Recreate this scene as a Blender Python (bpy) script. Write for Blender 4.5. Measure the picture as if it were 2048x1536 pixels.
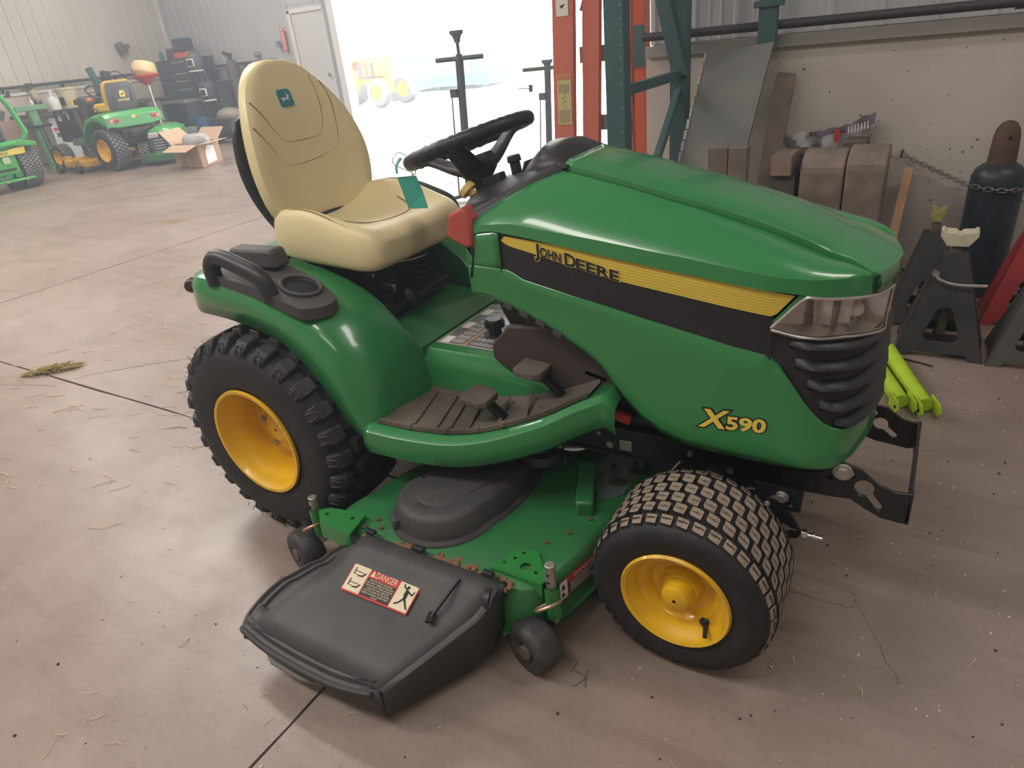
import bpy, bmesh, math, random
from mathutils import Vector, Matrix
from math import sin, cos, pi, radians
random.seed(7)
SC = bpy.context.scene
COL = SC.collection
for _o in list(bpy.data.objects):
    bpy.data.objects.remove(_o, do_unlink=True)

# ------------------------------------------------------------------ camera
def make_camera():
    f, pos = 1360.4, Vector((1.6269, -1.5819, 1.3354))
    yaw, pitch, roll = -.5862, .4727, .1101
    fwd = Vector((sin(yaw)*cos(pitch), cos(yaw)*cos(pitch), -sin(pitch)))
    right = Vector((cos(yaw), -sin(yaw), 0))
    down = fwd.cross(right)
    r2 = cos(roll)*right + sin(roll)*down
    d2 = -sin(roll)*right + cos(roll)*down
    cd = bpy.data.cameras.new('camera')
    cd.sensor_width = 36
    cd.lens = 36*f/2048
    cd.clip_start = .05
    cd.clip_end = 200
    o = bpy.data.objects.new('camera', cd)
    COL.objects.link(o)
    m = Matrix.Identity(4)
    for i in range(3):
        m[i][0], m[i][1], m[i][2], m[i][3] = r2[i], -d2[i], -fwd[i], pos[i]
    o.matrix_world = m
    SC.camera = o
make_camera()

# ------------------------------------------------------------------ light
SC.view_settings.view_transform = 'Standard'
SC.view_settings.look = 'None'
SC.view_settings.gamma = 1
SC.view_settings.use_curve_mapping = False
SC.view_settings.exposure = 0.0
SKY = 10.0
SUN = 1.6
LAMP = 84.0
HAZE = .027
W_ = bpy.data.worlds.new('overcast_sky')
SC.world = W_
W_.use_nodes = True
_bg = W_.node_tree.nodes['Background']
_bg.inputs[0].default_value = (.93, .97, 1.0, 1)
_bg.inputs[1].default_value = SKY
SC.cycles.use_denoising = True
SC.cycles.max_bounces = 8
SC.cycles.sample_clamp_indirect = 6

def add_light(name, kind, loc, rot, energy, color=(1, 1, 1), **kw):
    d = bpy.data.lights.new(name, kind)
    d.energy = energy
    d.color = color
    for k, v in kw.items():
        setattr(d, k, v)
    o = bpy.data.objects.new(name, d)
    o.location = loc
    o.rotation_euler = rot
    COL.objects.link(o)
    return o
add_light('sun', 'SUN', (0, 20, 20), (radians(-32), radians(-14), 0), SUN, (1, .96, .9), angle=radians(3))
_p = add_light('door_portal', 'AREA', (-5.2, 8.6, 2.1), (radians(90), 0, pi), 1, shape='RECTANGLE', size=6.2, size_y=4.2)
_p.data.cycles.is_portal = True
LAMPS = [(.2, -2.4, .85), (3.6, .6, .62), (2.9, -3.6, .40), (-3.2, -2.4, 2.0), (-4.2, 1.4, 2.2), (-8.5, 2.6, 1.75), (-9.5, 6.2, 1.4), (-8.5, -2.0, 1.5)]  # unseen overhead area lights; left-hand ones strengthened to brighten the left floor
for lx, ly, lk in LAMPS:
    add_light('overhead_fill', 'AREA', (lx, ly, 4.28), (0, 0, 0), LAMP*lk, (1, .955, .91), shape='RECTANGLE', size=2.4, size_y=.5)

# ------------------------------------------------------------------ materials
MATS = {}
def pm(name, rgb, rough=.5, metal=0., spec=.5, noise=None, bump=None, coat=0., trans=0., ior=1.45, emit=None, alpha=1.):
    """noise = (scale, second colour, amount, detail); bump = (scale, strength)"""
    if name in MATS:
        return MATS[name]
    m = bpy.data.materials.new(name)
    m.use_nodes = True
    nt = m.node_tree
    b = nt.nodes['Principled BSDF']
    b.inputs['Base Color'].default_value = (*rgb, 1)
    b.inputs['Roughness'].default_value = rough
    b.inputs['Metallic'].default_value = metal
    b.inputs['Specular IOR Level'].default_value = spec
    b.inputs['Coat Weight'].default_value = coat
    b.inputs['Coat Roughness'].default_value = .08
    b.inputs['Transmission Weight'].default_value = trans
    b.inputs['IOR'].default_value = ior
    b.inputs['Alpha'].default_value = alpha
    tc = nt.nodes.new('ShaderNodeTexCoord')
    if noise:
        sc, c2, amt = noise[:3]
        n = nt.nodes.new('ShaderNodeTexNoise')
        n.inputs['Scale'].default_value = sc
        n.inputs['Detail'].default_value = noise[3] if len(noise) > 3 else 6
        nt.links.new(tc.outputs['Object'], n.inputs['Vector'])
        r = nt.nodes.new('ShaderNodeMapRange')
        r.inputs[1].default_value = .42
        r.inputs[2].default_value = .68
        r.inputs[4].default_value = amt
        nt.links.new(n.outputs[0], r.inputs[0])
        x = nt.nodes.new('ShaderNodeMix')
        x.data_type = 'RGBA'
        x.inputs[6].default_value = (*rgb, 1)
        x.inputs[7].default_value = (*c2, 1)
        nt.links.new(r.outputs[0], x.inputs[0])
        nt.links.new(x.outputs[2], b.inputs['Base Color'])
    if bump:
        n = nt.nodes.new('ShaderNodeTexNoise')
        n.inputs['Scale'].default_value = bump[0]
        n.inputs['Detail'].default_value = 4
        nt.links.new(tc.outputs['Object'], n.inputs['Vector'])
        bp = nt.nodes.new('ShaderNodeBump')
        bp.inputs['Strength'].default_value = bump[1]
        bp.inputs['Distance'].default_value = .004
        nt.links.new(n.outputs[0], bp.inputs['Height'])
        nt.links.new(bp.outputs[0], b.inputs['Normal'])
    if emit:
        b.inputs['Emission Color'].default_value = (*emit[0], 1)
        b.inputs['Emission Strength'].default_value = emit[1]
    MATS[name] = m
    return m

def lens_mat():
    m = bpy.data.materials.new('clear_lens')
    m.use_nodes = True
    nt = m.node_tree
    nt.nodes.clear()
    o = nt.nodes.new('ShaderNodeOutputMaterial')
    mx = nt.nodes.new('ShaderNodeMixShader')
    t = nt.nodes.new('ShaderNodeBsdfTransparent')
    t.inputs[0].default_value = (.93, .92, .9, 1)
    g = nt.nodes.new('ShaderNodeBsdfGlossy')
    g.inputs['Roughness'].default_value = .06
    mx.inputs[0].default_value = .16
    nt.links.new(t.outputs[0], mx.inputs[1])
    nt.links.new(g.outputs[0], mx.inputs[2])
    nt.links.new(mx.outputs[0], o.inputs[0])
    return m

def concrete_mat():
    m = bpy.data.materials.new('worn_concrete')
    m.use_nodes = True
    nt = m.node_tree
    b = nt.nodes['Principled BSDF']
    tc = nt.nodes.new('ShaderNodeTexCoord')
    def noise(scale, detail, rough=.6, stretch=None):
        n = nt.nodes.new('ShaderNodeTexNoise')
        n.inputs['Scale'].default_value = scale
        n.inputs['Detail'].default_value = detail
        n.inputs['Roughness'].default_value = rough
        if stretch:
            mp = nt.nodes.new('ShaderNodeMapping')
            mp.inputs['Scale'].default_value = stretch
            mp.inputs['Rotation'].default_value = (0, 0, .12)
            nt.links.new(tc.outputs['Object'], mp.inputs[0])
            nt.links.new(mp.outputs[0], n.inputs['Vector'])
        else:
            nt.links.new(tc.outputs['Object'], n.inputs['Vector'])
        return n
    def ramp(n, a, c, lo, hi):
        r = nt.nodes.new('ShaderNodeValToRGB')
        r.color_ramp.elements[0].position = a
        r.color_ramp.elements[0].color = (*lo, 1)
        r.color_ramp.elements[1].position = c
        r.color_ramp.elements[1].color = (*hi, 1)
        nt.links.new(n.outputs[0], r.inputs[0])
        return r
    def mul(a, c, fac):
        x = nt.nodes.new('ShaderNodeMix')
        x.data_type = 'RGBA'
        x.blend_type = 'MULTIPLY'
        x.inputs[0].default_value = fac
        nt.links.new(a.outputs[2] if a.bl_idname == 'ShaderNodeMix' else a.outputs[0], x.inputs[6])
        nt.links.new(c.outputs[0], x.inputs[7])
        return x
    base = ramp(noise(.7, 8), .3, .72, (.245, .185, .150), (.325, .262, .226))
    spots = ramp(noise(5.5, 10, .7), .30, .58, (.75, .72, .70), (1, 1, 1))
    fine = ramp(noise(70, 4), .28, .6, (.80, .78, .76), (1, 1, 1))
    scuff = ramp(noise(1.2, 8, .65, (1.2, 9, 1)), .33, .50, (.80, .77, .74), (1, 1, 1))
    oil = ramp(noise(1.1, 5, .5), .24, .36, (.68, .64, .6), (1, 1, 1))
    x = mul(base, spots, .55)
    x = mul(x, fine, .6)
    x = mul(x, scuff, .7)
    x = mul(x, oil, .7)
    nt.links.new(x.outputs[2], b.inputs['Base Color'])
    rr = ramp(noise(2.2, 6), .3, .75, (.30, .30, .30), (.52, .52, .52))
    nt.links.new(rr.outputs[0], b.inputs['Roughness'])
    b.inputs['Specular IOR Level'].default_value = .6
    bp = nt.nodes.new('ShaderNodeBump')
    bp.inputs['Strength'].default_value = .22
    bp.inputs['Distance'].default_value = .003
    nt.links.new(noise(38, 8, .7).outputs[0], bp.inputs['Height'])
    nt.links.new(bp.outputs[0], b.inputs['Normal'])
    return m

GREEN = pm('green_paint', (.034, .222, .068), .24, spec=.5, coat=.6)
DKGREEN = pm('deck_green_paint', (.028, .175, .055), .42, coat=.25, noise=(9, (.05, .12, .05), .35))
YELLOW = pm('yellow_paint', (.80, .47, .012), .33, coat=.4, noise=(22, (.62, .34, .02), .35))
SEATY = pm('seat_vinyl', (.74, .63, .36), .42, spec=.45, bump=(260, .05))
SEATSEAM = pm('seat_seam', (.30, .23, .10), .7)
BLACK = pm('black_plastic', (.022, .023, .026), .42, bump=(240, .08))
BLACKM = pm('black_metal', (.012, .013, .015), .4, coat=.2)
GREYP = pm('grey_plastic', (.055, .055, .058), .55, noise=(14, (.10, .085, .07), .4), bump=(300, .06))
RUBBER = pm('tyre_rubber', (.016, .017, .019), .62, noise=(18, (.05, .045, .04), .3))
DUSTY = pm('dusty_tread', (.30, .235, .18), .85, noise=(40, (.16, .13, .10), .6))
MAT_R = pm('dusty_mat_rubber', (.085, .072, .062), .8, noise=(7, (.17, .14, .11), .8), bump=(120, .1))
STEEL = pm('bright_steel', (.62, .61, .60), .28, metal=1)
ZINC = pm('zinc_pin', (.46, .44, .40), .45, metal=.8)
COPPER = pm('cotter_bronze', (.50, .33, .22), .4, metal=.8)
RED = pm('red_plastic', (.55, .035, .03), .45)
ORANGER = pm('orange_red_plastic', (.42, .075, .06), .5)
WHITEP = pm('white_print', (.80, .78, .72), .6)
CREAM = pm('cream_print', (.78, .70, .50), .6)
REDP = pm('red_print', (.56, .05, .035), .55)
BLACKP = pm('black_print', (.012, .012, .013), .5)
DECY = pm('decal_yellow', (.78, .60, .10), .35)
DECY2 = pm('decal_yellow_line', (.60, .44, .06), .35)
BROWND = pm('brown_shield', (.055, .042, .038), .6)
TEAL = pm('teal_card', (.05, .36, .27), .6)
STRAWM = pm('straw', (.62, .50, .30), .8)
HAYM = pm('hay', (.40, .32, .13), .85, noise=(60, (.55, .45, .24), .8))
CRACKM = pm('crack_dirt', (.10, .075, .06), .9)
CONC = concrete_mat()
LENS = lens_mat()

# ------------------------------------------------------------------ mesh builder
ORG = {}
class MB:
    def __init__(s):
        s.v, s.f, s.m = [], [], []
    def add(s, vs, fs, mi=0):
        o = len(s.v)
        s.v += [Vector(p) for p in vs]
        for q in fs:
            s.f.append(tuple(i+o for i in q))
            s.m.append(mi)
        return o
    def box(s, c, d, rot=None, mi=0, top=(1, 1)):
        x, y, z = d[0]/2, d[1]/2, d[2]/2
        vs = []
        for k in (-1, 1):
            tx, ty = (top if k > 0 else (1, 1))
            for a, b in ((-1, -1), (1, -1), (1, 1), (-1, 1)):
                vs.append(Vector((a*x*tx, b*y*ty, k*z)))
        if rot is not None:
            vs = [rot @ p for p in vs]
        c = Vector(c)
        s.add([p+c for p in vs], [(3, 2, 1, 0), (4, 5, 6, 7), (0, 1, 5, 4), (1, 2, 6, 5), (2, 3, 7, 6), (3, 0, 4, 7)], mi)
    def bar(s, p0, p1, w, h, up=(0, 0, 1), mi=0):
        p0, p1 = Vector(p0), Vector(p1)
        d = p1-p0
        L = d.length
        d.normalize()
        u = Vector(up)
        a = d.cross(u)
        if a.length < 1e-4:
            a = d.cross(Vector((1, 0, 0)))
        a.normalize()
        u = a.cross(d)
        R = Matrix((d, a, u)).transposed()
        s.box((p0+p1)/2, (L, w, h), R, mi)
    def ring(s, c, ax, r, n, ph=0., sq=1.):
        ax = Vector(ax).normalized()
        u = ax.orthogonal().normalized()
        if abs(ax.z) < .9:
            u = ax.cross(Vector((0, 0, 1))).normalized()
        w = ax.cross(u)
        return [Vector(c)+r*(cos(2*pi*i/n+ph)*u+sq*sin(2*pi*i/n+ph)*w) for i in range(n)]
    def loft(s, rings, cap=True, closed=True, mi=0, loop=False):
        n = len(rings[0])
        vs = [p for r in rings for p in r]
        fs = []
        m = len(rings)
        for j in range(m if loop else m-1):
            for i in range(n if closed else n-1):
                k = (i+1) % n
                j2 = (j+1) % m
                fs.append((j*n+i, j*n+k, j2*n+k, j2*n+i))
        if cap and closed and not loop:
            fs.append(tuple(range(n-1, -1, -1)))
            fs.append(tuple((m-1)*n+i for i in range(n)))
        s.add(vs, fs, mi)
    def cyl(s, p0, p1, r0, r1=None, n=16, cap=True, mi=0):
        p0, p1 = Vector(p0), Vector(p1)
        r1 = r0 if r1 is None else r1
        ax = p1-p0
        s.loft([s.ring(p0, ax, r0, n), s.ring(p1, ax, r1, n)], cap, mi=mi)
    def tube(s, pts, r, n=8, closed=False, mi=0, sq=1.):
        pts = [Vector(p) for p in pts]
        m = len(pts)
        rings = []
        prev = None
        for i in range(m):
            a = pts[(i-1) % m] if (closed or i > 0) else pts[i]
            b = pts[(i+1) % m] if (closed or i < m-1) else pts[i]
            t = (b-a).normalized()
            if prev is None:
                u = t.orthogonal().normalized()
            else:
                u = (prev - prev.dot(t)*t)
                u = u.normalized() if u.length > 1e-5 else t.orthogonal().normalized()
            prev = u
            w = t.cross(u)
            rr = r[i] if isinstance(r, (list, tuple)) else r
            rings.append([pts[i]+rr*(cos(2*pi*k/n)*u+sq*sin(2*pi*k/n)*w) for k in range(n)])
        s.loft(rings, True, mi=mi, loop=closed)
    def lathe(s, prof, o, ax, n=40, mi=0, cap=False):
        ax = Vector(ax).normalized()
        s.loft([s.ring(Vector(o)+ax*h, ax, max(r, 1e-4), n) for r, h in prof], cap, mi=mi)
    def prism(s, poly, fn, ext, mi=0):
        n = len(poly)
        a = [Vector(fn(*p)) for p in poly]
        e = Vector(ext)
        b = [p+e for p in a]
        s.add(a+b, [tuple(range(n-1, -1, -1)), tuple(range(n, 2*n))]+[(i, (i+1) % n, (i+1) % n+n, i+n) for i in range(n)], mi)
    def grid(s, rows, mi=0):
        n = len(rows[0])
        s.add([p for r in rows for p in r],
              [(j*n+i, j*n+i+1, (j+1)*n+i+1, (j+1)*n+i) for j in range(len(rows)-1) for i in range(n-1)], mi)
    def ell(s, c, r, nu=16, nv=10, rot=None, mi=0, half=False):
        rings = []
        for j in range(nv+1):
            t = -pi/2+pi*j/nv
            if half:
                t = pi/2*j/nv
            ring = []
            for i in range(nu):
                p = Vector((r[0]*cos(t)*cos(2*pi*i/nu), r[1]*cos(t)*sin(2*pi*i/nu), r[2]*sin(t)))
                ring.append((rot @ p if rot is not None else p)+Vector(c))
            rings.append(ring)
        s.loft(rings, True, mi=mi)
    def mesh(s, name, org=Vector((0, 0, 0)), sm=32, mats=(), flip=None):
        me = bpy.data.meshes.new(name)
        me.from_pydata([p-org for p in s.v], [], s.f)
        for m in mats:
            me.materials.append(m)
        if len(mats) > 1:
            me.polygons.foreach_set('material_index', s.m)
        bm = bmesh.new()
        bm.from_mesh(me)
        bmesh.ops.remove_doubles(bm, verts=bm.verts, dist=1e-5)
        if flip is None:
            bmesh.ops.recalc_face_normals(bm, faces=bm.faces)
        bm.to_mesh(me)
        bm.free()
        if sm:
            me.polygons.foreach_set('use_smooth', [True]*len(me.polygons))
            me.set_sharp_from_angle(angle=radians(sm))
        return me
    def build(s, name, mats, parent=None, sm=32, bevel=None, solid=None, subd=0, kind=None, label=None, cat=None, group=None, loc=None, seg=2):
        if not isinstance(mats, (list, tuple)):
            mats = [mats]
        org = ORG.get(parent, Vector((0, 0, 0)))
        if loc is not None:
            org = Vector(loc)
        o = bpy.data.objects.new(name, s.mesh(name, org, sm, mats))
        COL.objects.link(o)
        if parent:
            o.parent = parent
            ORG[o] = org
        elif loc is not None:
            o.location = org
        if solid:
            md = o.modifiers.new('thickness', 'SOLIDIFY')
            md.thickness = abs(solid)
            md.offset = -1 if solid > 0 else 1
        if subd:
            md = o.modifiers.new('smooth', 'SUBSURF')
            md.levels = md.render_levels = subd
        if bevel:
            md = o.modifiers.new('edge', 'BEVEL')
            md.width = bevel
            md.segments = seg
            md.limit_method = 'ANGLE'
            md.angle_limit = radians(40)
        tag(o, label, cat, group, kind)
        return o

def tag(o, label=None, cat=None, group=None, kind=None):
    if label: o['label'] = label
    if cat: o['category'] = cat
    if group: o['group'] = group
    if kind: o['kind'] = kind
    return o

def thing(name, label, cat, loc=(0, 0, 0), rz=0., group=None, local=False, scale=1.):
    o = bpy.data.objects.new(name, None)
    o.empty_display_size = .1
    o.location = loc
    o.rotation_euler = (0, 0, rz)
    o.scale = (scale,)*3
    COL.objects.link(o)
    ORG[o] = Vector((0, 0, 0)) if local else Vector(loc)
    return tag(o, label, cat, group)

def copy_tree(o, parent=None):
    c = o.copy()
    COL.objects.link(c)
    if parent: c.parent = parent
    for ch in list(o.children):
        copy_tree(ch, c)
    return c

def text_mesh(txt, size=1., offset=0., extrude=0., space=1.):
    """returns (verts, faces) of flat lettering, baseline at y=0, starting at x=0"""
    cu = bpy.data.curves.new('lettering', 'FONT')
    cu.body = txt
    cu.size = size
    cu.offset = offset
    cu.extrude = extrude
    cu.space_character = space
    cu.resolution_u = 3
    ob = bpy.data.objects.new('lettering', cu)
    COL.objects.link(ob)
    bpy.context.view_layer.update()
    dg = bpy.context.evaluated_depsgraph_get()
    me = ob.evaluated_get(dg).to_mesh()
    vs = [v.co.copy() for v in me.vertices]
    fs = [tuple(p.vertices) for p in me.polygons]
    ob.evaluated_get(dg).to_mesh_clear()
    bpy.data.objects.remove(ob, do_unlink=True)
    bpy.data.curves.remove(cu)
    return vs, fs

def put_text(mb, txt, fn, w=None, h=None, mi=0, offset=0., shear=0., centre=False):
    """writes txt scaled to width w / height h; fn maps (a, b) to a point"""
    vs, fs = text_mesh(txt, 1., offset)
    if not vs: return
    ref = text_mesh(txt, 1., 0)[0] if offset else vs
    x0, x1 = min(v.x for v in ref), max(v.x for v in ref)
    y1 = max(v.y for v in ref)
    sx = w/(x1-x0) if w else None
    sy = h/y1 if h else sx
    sx = sx or sy
    dx = (x1-x0)/2 if centre else 0
    mb.add([fn((v.x-x0-dx)*sx+shear*v.y*sy, v.y*sy) for v in vs], fs, mi)

def lerp1(pts, x):
    if x <= pts[0][0]: return pts[0][1]
    for (a, b), (c, d) in zip(pts, pts[1:]):
        if x <= c:
            return b+(d-b)*(x-a)/max(c-a, 1e-9)
    return pts[-1][1]

def smooth_poly(pts, n=6, closed=False):
    """Catmull-Rom through points"""
    P = [Vector(p) for p in pts]
    m = len(P)
    out = []
    rng = range(m if closed else m-1)
    for i in rng:
        p0 = P[(i-1) % m] if (closed or i > 0) else P[0]
        p1, p2 = P[i], P[(i+1) % m]
        p3 = P[(i+2) % m] if (closed or i < m-2) else P[-1]
        for k in range(n):
            t = k/n
            out.append(.5*((2*p1)+(p2-p0)*t+(2*p0-5*p1+4*p2-p3)*t*t+(3*p1-p0-3*p2+p3)*t**3))
    if not closed: out.append(P[-1])
    return out

def rot_z(a): return Matrix.Rotation(a, 3, 'Z')
def rot_y(a): return Matrix.Rotation(a, 3, 'Y')
def rot_x(a): return Matrix.Rotation(a, 3, 'X')

# ------------------------------------------------------------------ the hall
YW, YD, XL = 2.45, 8.63, -13.0
def slab_floor():
    m = MB()
    m.box((-3.5, 1.3, -.06), (19.2, 14.8, .08))
    fl = m.build('floor', CRACKM, kind='structure', sm=0)
    xs = [-13.1, -8.45, -3.95, .562, 5.1, 6.1]
    ys = [-6.1, -4.7, -.165, 4.62, 8.7]
    rng = random.Random(3)
    cells = [(i, j, j+1) for i in range(3) for j in range(4)]+[(i, a, b) for i in (3, 4) for a, b in ((0, 1), (1, 3), (3, 4))]
    for i, j, j2 in cells:
        if True:
            # ragged joint edges
            g = .0045
            def edge(p, q, nrm):
                n = 26
                out = []
                for k in range(n):
                    t = k/n
                    out.append((p[0]+(q[0]-p[0])*t+nrm[0]*(g+rng.uniform(-.0025, .004)), p[1]+(q[1]-p[1])*t+nrm[1]*(g+rng.uniform(-.0025, .004))))
                return out
            x0, x1, y0, y1 = xs[i], xs[i+1], ys[j], ys[j2]
            poly = edge((x0, y0), (x1, y0), (0, 1))+edge((x1, y0), (x1, y1), (-1, 0))+edge((x1, y1), (x0, y1), (0, -1))+edge((x0, y1), (x0, y0), (1, 0))
            b = MB()
            b.prism(poly, lambda a, c: (a, c, -.03), (0, 0, .03))
            b.build('slab', CONC, fl, sm=0)
    # hairline cracks
    c = MB()
    def crack(pts, w=.004):
        P = smooth_poly([(x, y, 0) for x, y in pts], 10)
        P = [p+Vector((rng.uniform(-.006, .006), rng.uniform(-.006, .006), 0)) for p in P]
        L, R = [], []
        for k, p in enumerate(P):
            d = (P[min(k+1, len(P)-1)]-P[max(k-1, 0)]).normalized()
            nn = Vector((-d.y, d.x, 0))*w*.5*rng.uniform(.4, 1.2)
            L.append(p+nn+Vector((0, 0, .0007)))
            R.append(p-nn+Vector((0, 0, .0007)))
        c.grid([L, R])
    crack([(-1.98, -.10), (-1.75, .12), (-1.45, .38), (-1.1, .78), (-.6, 1.5), (-.2, 2.2)])
    crack([(-2.9, -.55), (-2.3, -.32), (-2.0, -.22)], .003)
    crack([(1.37, -.12), (1.50, -.16), (1.62, -.15)], .0016)
    crack([(1.60, -.10), (1.66, -.22), (1.72, -.34)], .0016)
    crack([(-5.4, 2.2), (-4.5, 2.9), (-3.6, 3.3)], .006)
    c.build('crack', CRACKM, fl, sm=0, kind='stuff')
    return fl
slab_floor()

SIDING = pm('corrugated_siding', (.66, .63, .585), .45, noise=(1.2, (.55, .50, .45), .5))
SIDING2 = pm('grey_siding', (.50, .51, .53), .45, noise=(1.2, (.42, .42, .43), .5))
LINER = pm('white_liner', (.68, .63, .57), .6, noise=(1.6, (.50, .43, .36), .75))
LINER2 = pm('stained_liner', (.60, .56, .51), .6, noise=(1.1, (.40, .36, .32), .8))
TRIMW = pm('white_trim', (.74, .72, .70), .45)
PIPE = pm('dark_pipe', (.05, .05, .055), .5)

def corrugated(mb, p0, d, nrm, length, z0, z1, pitch=.2286, mi=0):
    """ribbed sheet: major trapezoid ribs with two minor ribs between"""
    p0, d, nrm = Vector(p0), Vector(d), Vector(nrm)
    prof = [(0, 0), (.013, .019), (.033, .019), (.046, 0), (.092, 0), (.099, .004), (.107, .004), (.114, 0), (.155, 0), (.162, .004), (.170, .004), (.177, 0)]
    a = []
    k = 0
    while k*pitch < length:
        for u, h in prof:
            if k*pitch+u <= length:
                a.append(p0+d*(k*pitch+u)+nrm*h)
        k += 1
    mb.grid([[p+Vector((0, 0, z0)) for p in a], [p+Vector((0, 0, z1)) for p in a]], mi)

def hall():
    # left wall
    m = MB(); m.box((XL-.1, 1.3, 2.4), (.1, 14.9, 4.8))
    wl = m.build('wall_left', LINER, kind='structure', sm=0)
    m = MB(); corrugated(m, (XL-.045, -6, 0), (0, 1, 0), (1, 0, 0), 14.6, 1.30, 4.7)
    m.build('siding', SIDING, wl, sm=25)
    m = MB(); m.box((XL-.03, 1.3, .63), (.03, 14.7, 1.19)); m.build('liner_board', LINER, wl, sm=0)
    m = MB(); m.box((XL-.02, 1.3, 1.245), (.06, 14.7, .05)); m.build('liner_cap', TRIMW, wl, sm=0)
    m = MB(); m.cyl((XL+.05, -6, 1.36), (XL+.05, 8.6, 1.36), .026, n=12); m.build('air_pipe', PIPE, wl)
    m = MB()
    for k in range(14):
        y = -5.6+k*1.07
        m.box((XL+.02, y, 1.33), (.06, .02, .12))
    m.build('pipe_clip', PIPE, wl, sm=0, kind='stuff')
    # back wall with personnel door and overhead door opening
    x0 = -8.03
    m = MB()
    m.box((-10.55, YD+.12, 2.4), (4.95, .12, 4.8))
    m.box((-1.05, YD+.12, 2.4), (2.2, .12, 4.8))
    m.box((-5.1, YD+.12, 4.55), (6.2, .12, .5))
    wb = m.build('wall_back', SIDING2, kind='structure', sm=0)
    m = MB(); corrugated(m, (XL, YD+.055, 0), (1, 0, 0), (0, -1, 0), 3.62, 1.30, 4.7)
    corrugated(m, (-9.27, YD+.055, 0), (1, 0, 0), (0, -1, 0), 1.05, 2.2, 4.7)
    m.build('siding', SIDING2, wb, sm=25)
    m = MB(); m.box((-11.2, YD+.03, .63), (3.55, .03, 1.19)); m.build('liner_board', SIDING2, wb, sm=0)
    m = MB(); m.cyl((XL, YD-.04, 1.345), (-9.75, YD-.04, 1.345), .026, n=10); m.build('air_pipe', PIPE, wb)
    # personnel door
    m = MB(); m.box((-8.72, YD+.02, 1.03), (.80, .045, 2.06))
    d = m.build('door_1', pm('door_paint', (.60, .60, .61), .45), kind='structure', bevel=.004)
    m = MB()
    m.box((-9.17, YD, 1.06), (.085, .06, 2.12)); m.box((-8.28, YD, 1.06), (.06, .06, 2.12)); m.box((-8.73, YD, 2.10), (.96, .06, .075))
    m.build('door_frame', TRIMW, d, bevel=.004)
    m = MB(); m.cyl((-8.42, YD-.05, 1.0), (-8.42, YD, 1.0), .03, n=12); m.build('handle', STEEL, d)
    # overhead door jamb and track
    m = MB(); m.box((x0-.03, YD+.02, 2.2), (.15, .22, 4.4)); m.build('trim_1', TRIMW, kind='structure', bevel=.004)
    m = MB(); m.box((x0-.16, YD-.06, 2.2), (.10, .05, 4.4)); m.build('trim_2', pm('galvanised_track', (.36, .37, .40), .4, metal=.4), kind='structure', bevel=.004)
    # right-hand wall: stained liner below, ribbed sheet above
    m = MB(); m.box((3.1, YW+.15, 2.4), (6.0, .12, 4.8))
    wr = m.build('wall_right', LINER2, kind='structure', sm=0)
    for x0, w_ in ((.09, 2.44), (2.53, 2.44)):
        m = MB(); m.box((x0+w_/2, YW+.03, .60), (w_-.005, .05, 1.16)); m.build('liner_board', LINER2, wr, bevel=.002)
    m = MB()
    rg = random.Random(14)
    for _ in range(70):
        x, z, s = rg.uniform(.75, 2.0), rg.uniform(.35, 1.12), rg.choice((.002, .003, .003, .005))
        m.ell((x, YW+.0045, z), (s*rg.uniform(.6, 1.6), .0012, s), 8, 4)
    for _ in range(10):
        x, z = rg.uniform(1.35, 1.75), rg.uniform(.42, .60)
        m.box((x, YW+.0045, z), (rg.uniform(.004, .016), .001, rg.uniform(.002, .006)), rot_y(rg.uniform(-1, 1)))
    m.build('wall_speck', pm('speck_brown', (.14, .11, .09), .9), wr, sm=0, kind='stuff')
    m = MB(); m.box((3.1, YW-.005, 1.17), (6.0, .05, .055)); m.build('liner_cap', pm('grey_cap', (.34, .33, .31), .6), wr, bevel=.003)
    m = MB(); corrugated(m, (.09, YW+.085, 0), (1, 0, 0), (0, -1, 0), 6, 1.2, 4.7); m.build('siding', SIDING2, wr, sm=25)
    m = MB()
    m.cyl((.10, YW-.06, 1.247), (3.6, YW-.06, 1.247), .022, n=14)
    m.cyl((.30, YW-.06, 1.247), (.36, YW-.06, 1.247), .030, n=14)
    m.cyl((1.78, YW-.06, 1.247), (1.84, YW-.06, 1.247), .030, n=14)
    m.build('air_pipe', PIPE, wr)
    # closing walls and roof, seen only by the light
    m = MB(); m.box((.16, 5.6, 2.4), (.12, 6.1, 4.8)); m.build('wall_passage', LINER2, kind='structure', sm=0)
    m = MB(); m.box((6.1, -1.8, 2.4), (.12, 8.7, 4.8)); m.build('wall_east', LINER2, kind='structure', sm=0)
    m = MB(); m.box((-3.5, -6.1, 2.4), (19.2, .12, 4.8)); m.build('wall_front', LINER2, kind='structure', sm=0)
    m = MB(); m.box((-3.5, 1.3, 4.85), (19.4, 15.0, .1)); m.build('ceiling', pm('white_ceiling', (.72, .71, .69), .7), kind='structure', sm=0)
hall()

def haze():  # scattering volume added to imitate a veil of lens glare
    def air(name, col, dens, g):
        m = bpy.data.materials.new(name)
        m.use_nodes = True
        nt = m.node_tree
        nt.nodes.clear()
        o = nt.nodes.new('ShaderNodeOutputMaterial')
        v = nt.nodes.new('ShaderNodeVolumeScatter')
        v.inputs['Color'].default_value = (*col, 1)
        v.inputs['Density'].default_value = dens
        v.inputs['Anisotropy'].default_value = g
        nt.links.new(v.outputs[0], o.inputs['Volume'])
        return m
    b = MB(); b.box((-4, 24, 2.55), (60, 72, 5.3))
    b.build('haze', air('veil_air', (.80, .90, 1.0), HAZE, .6), sm=0, kind='stuff', label='thin haze added to hall and yard air for the look of lens glare', cat='haze')
haze()
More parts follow.
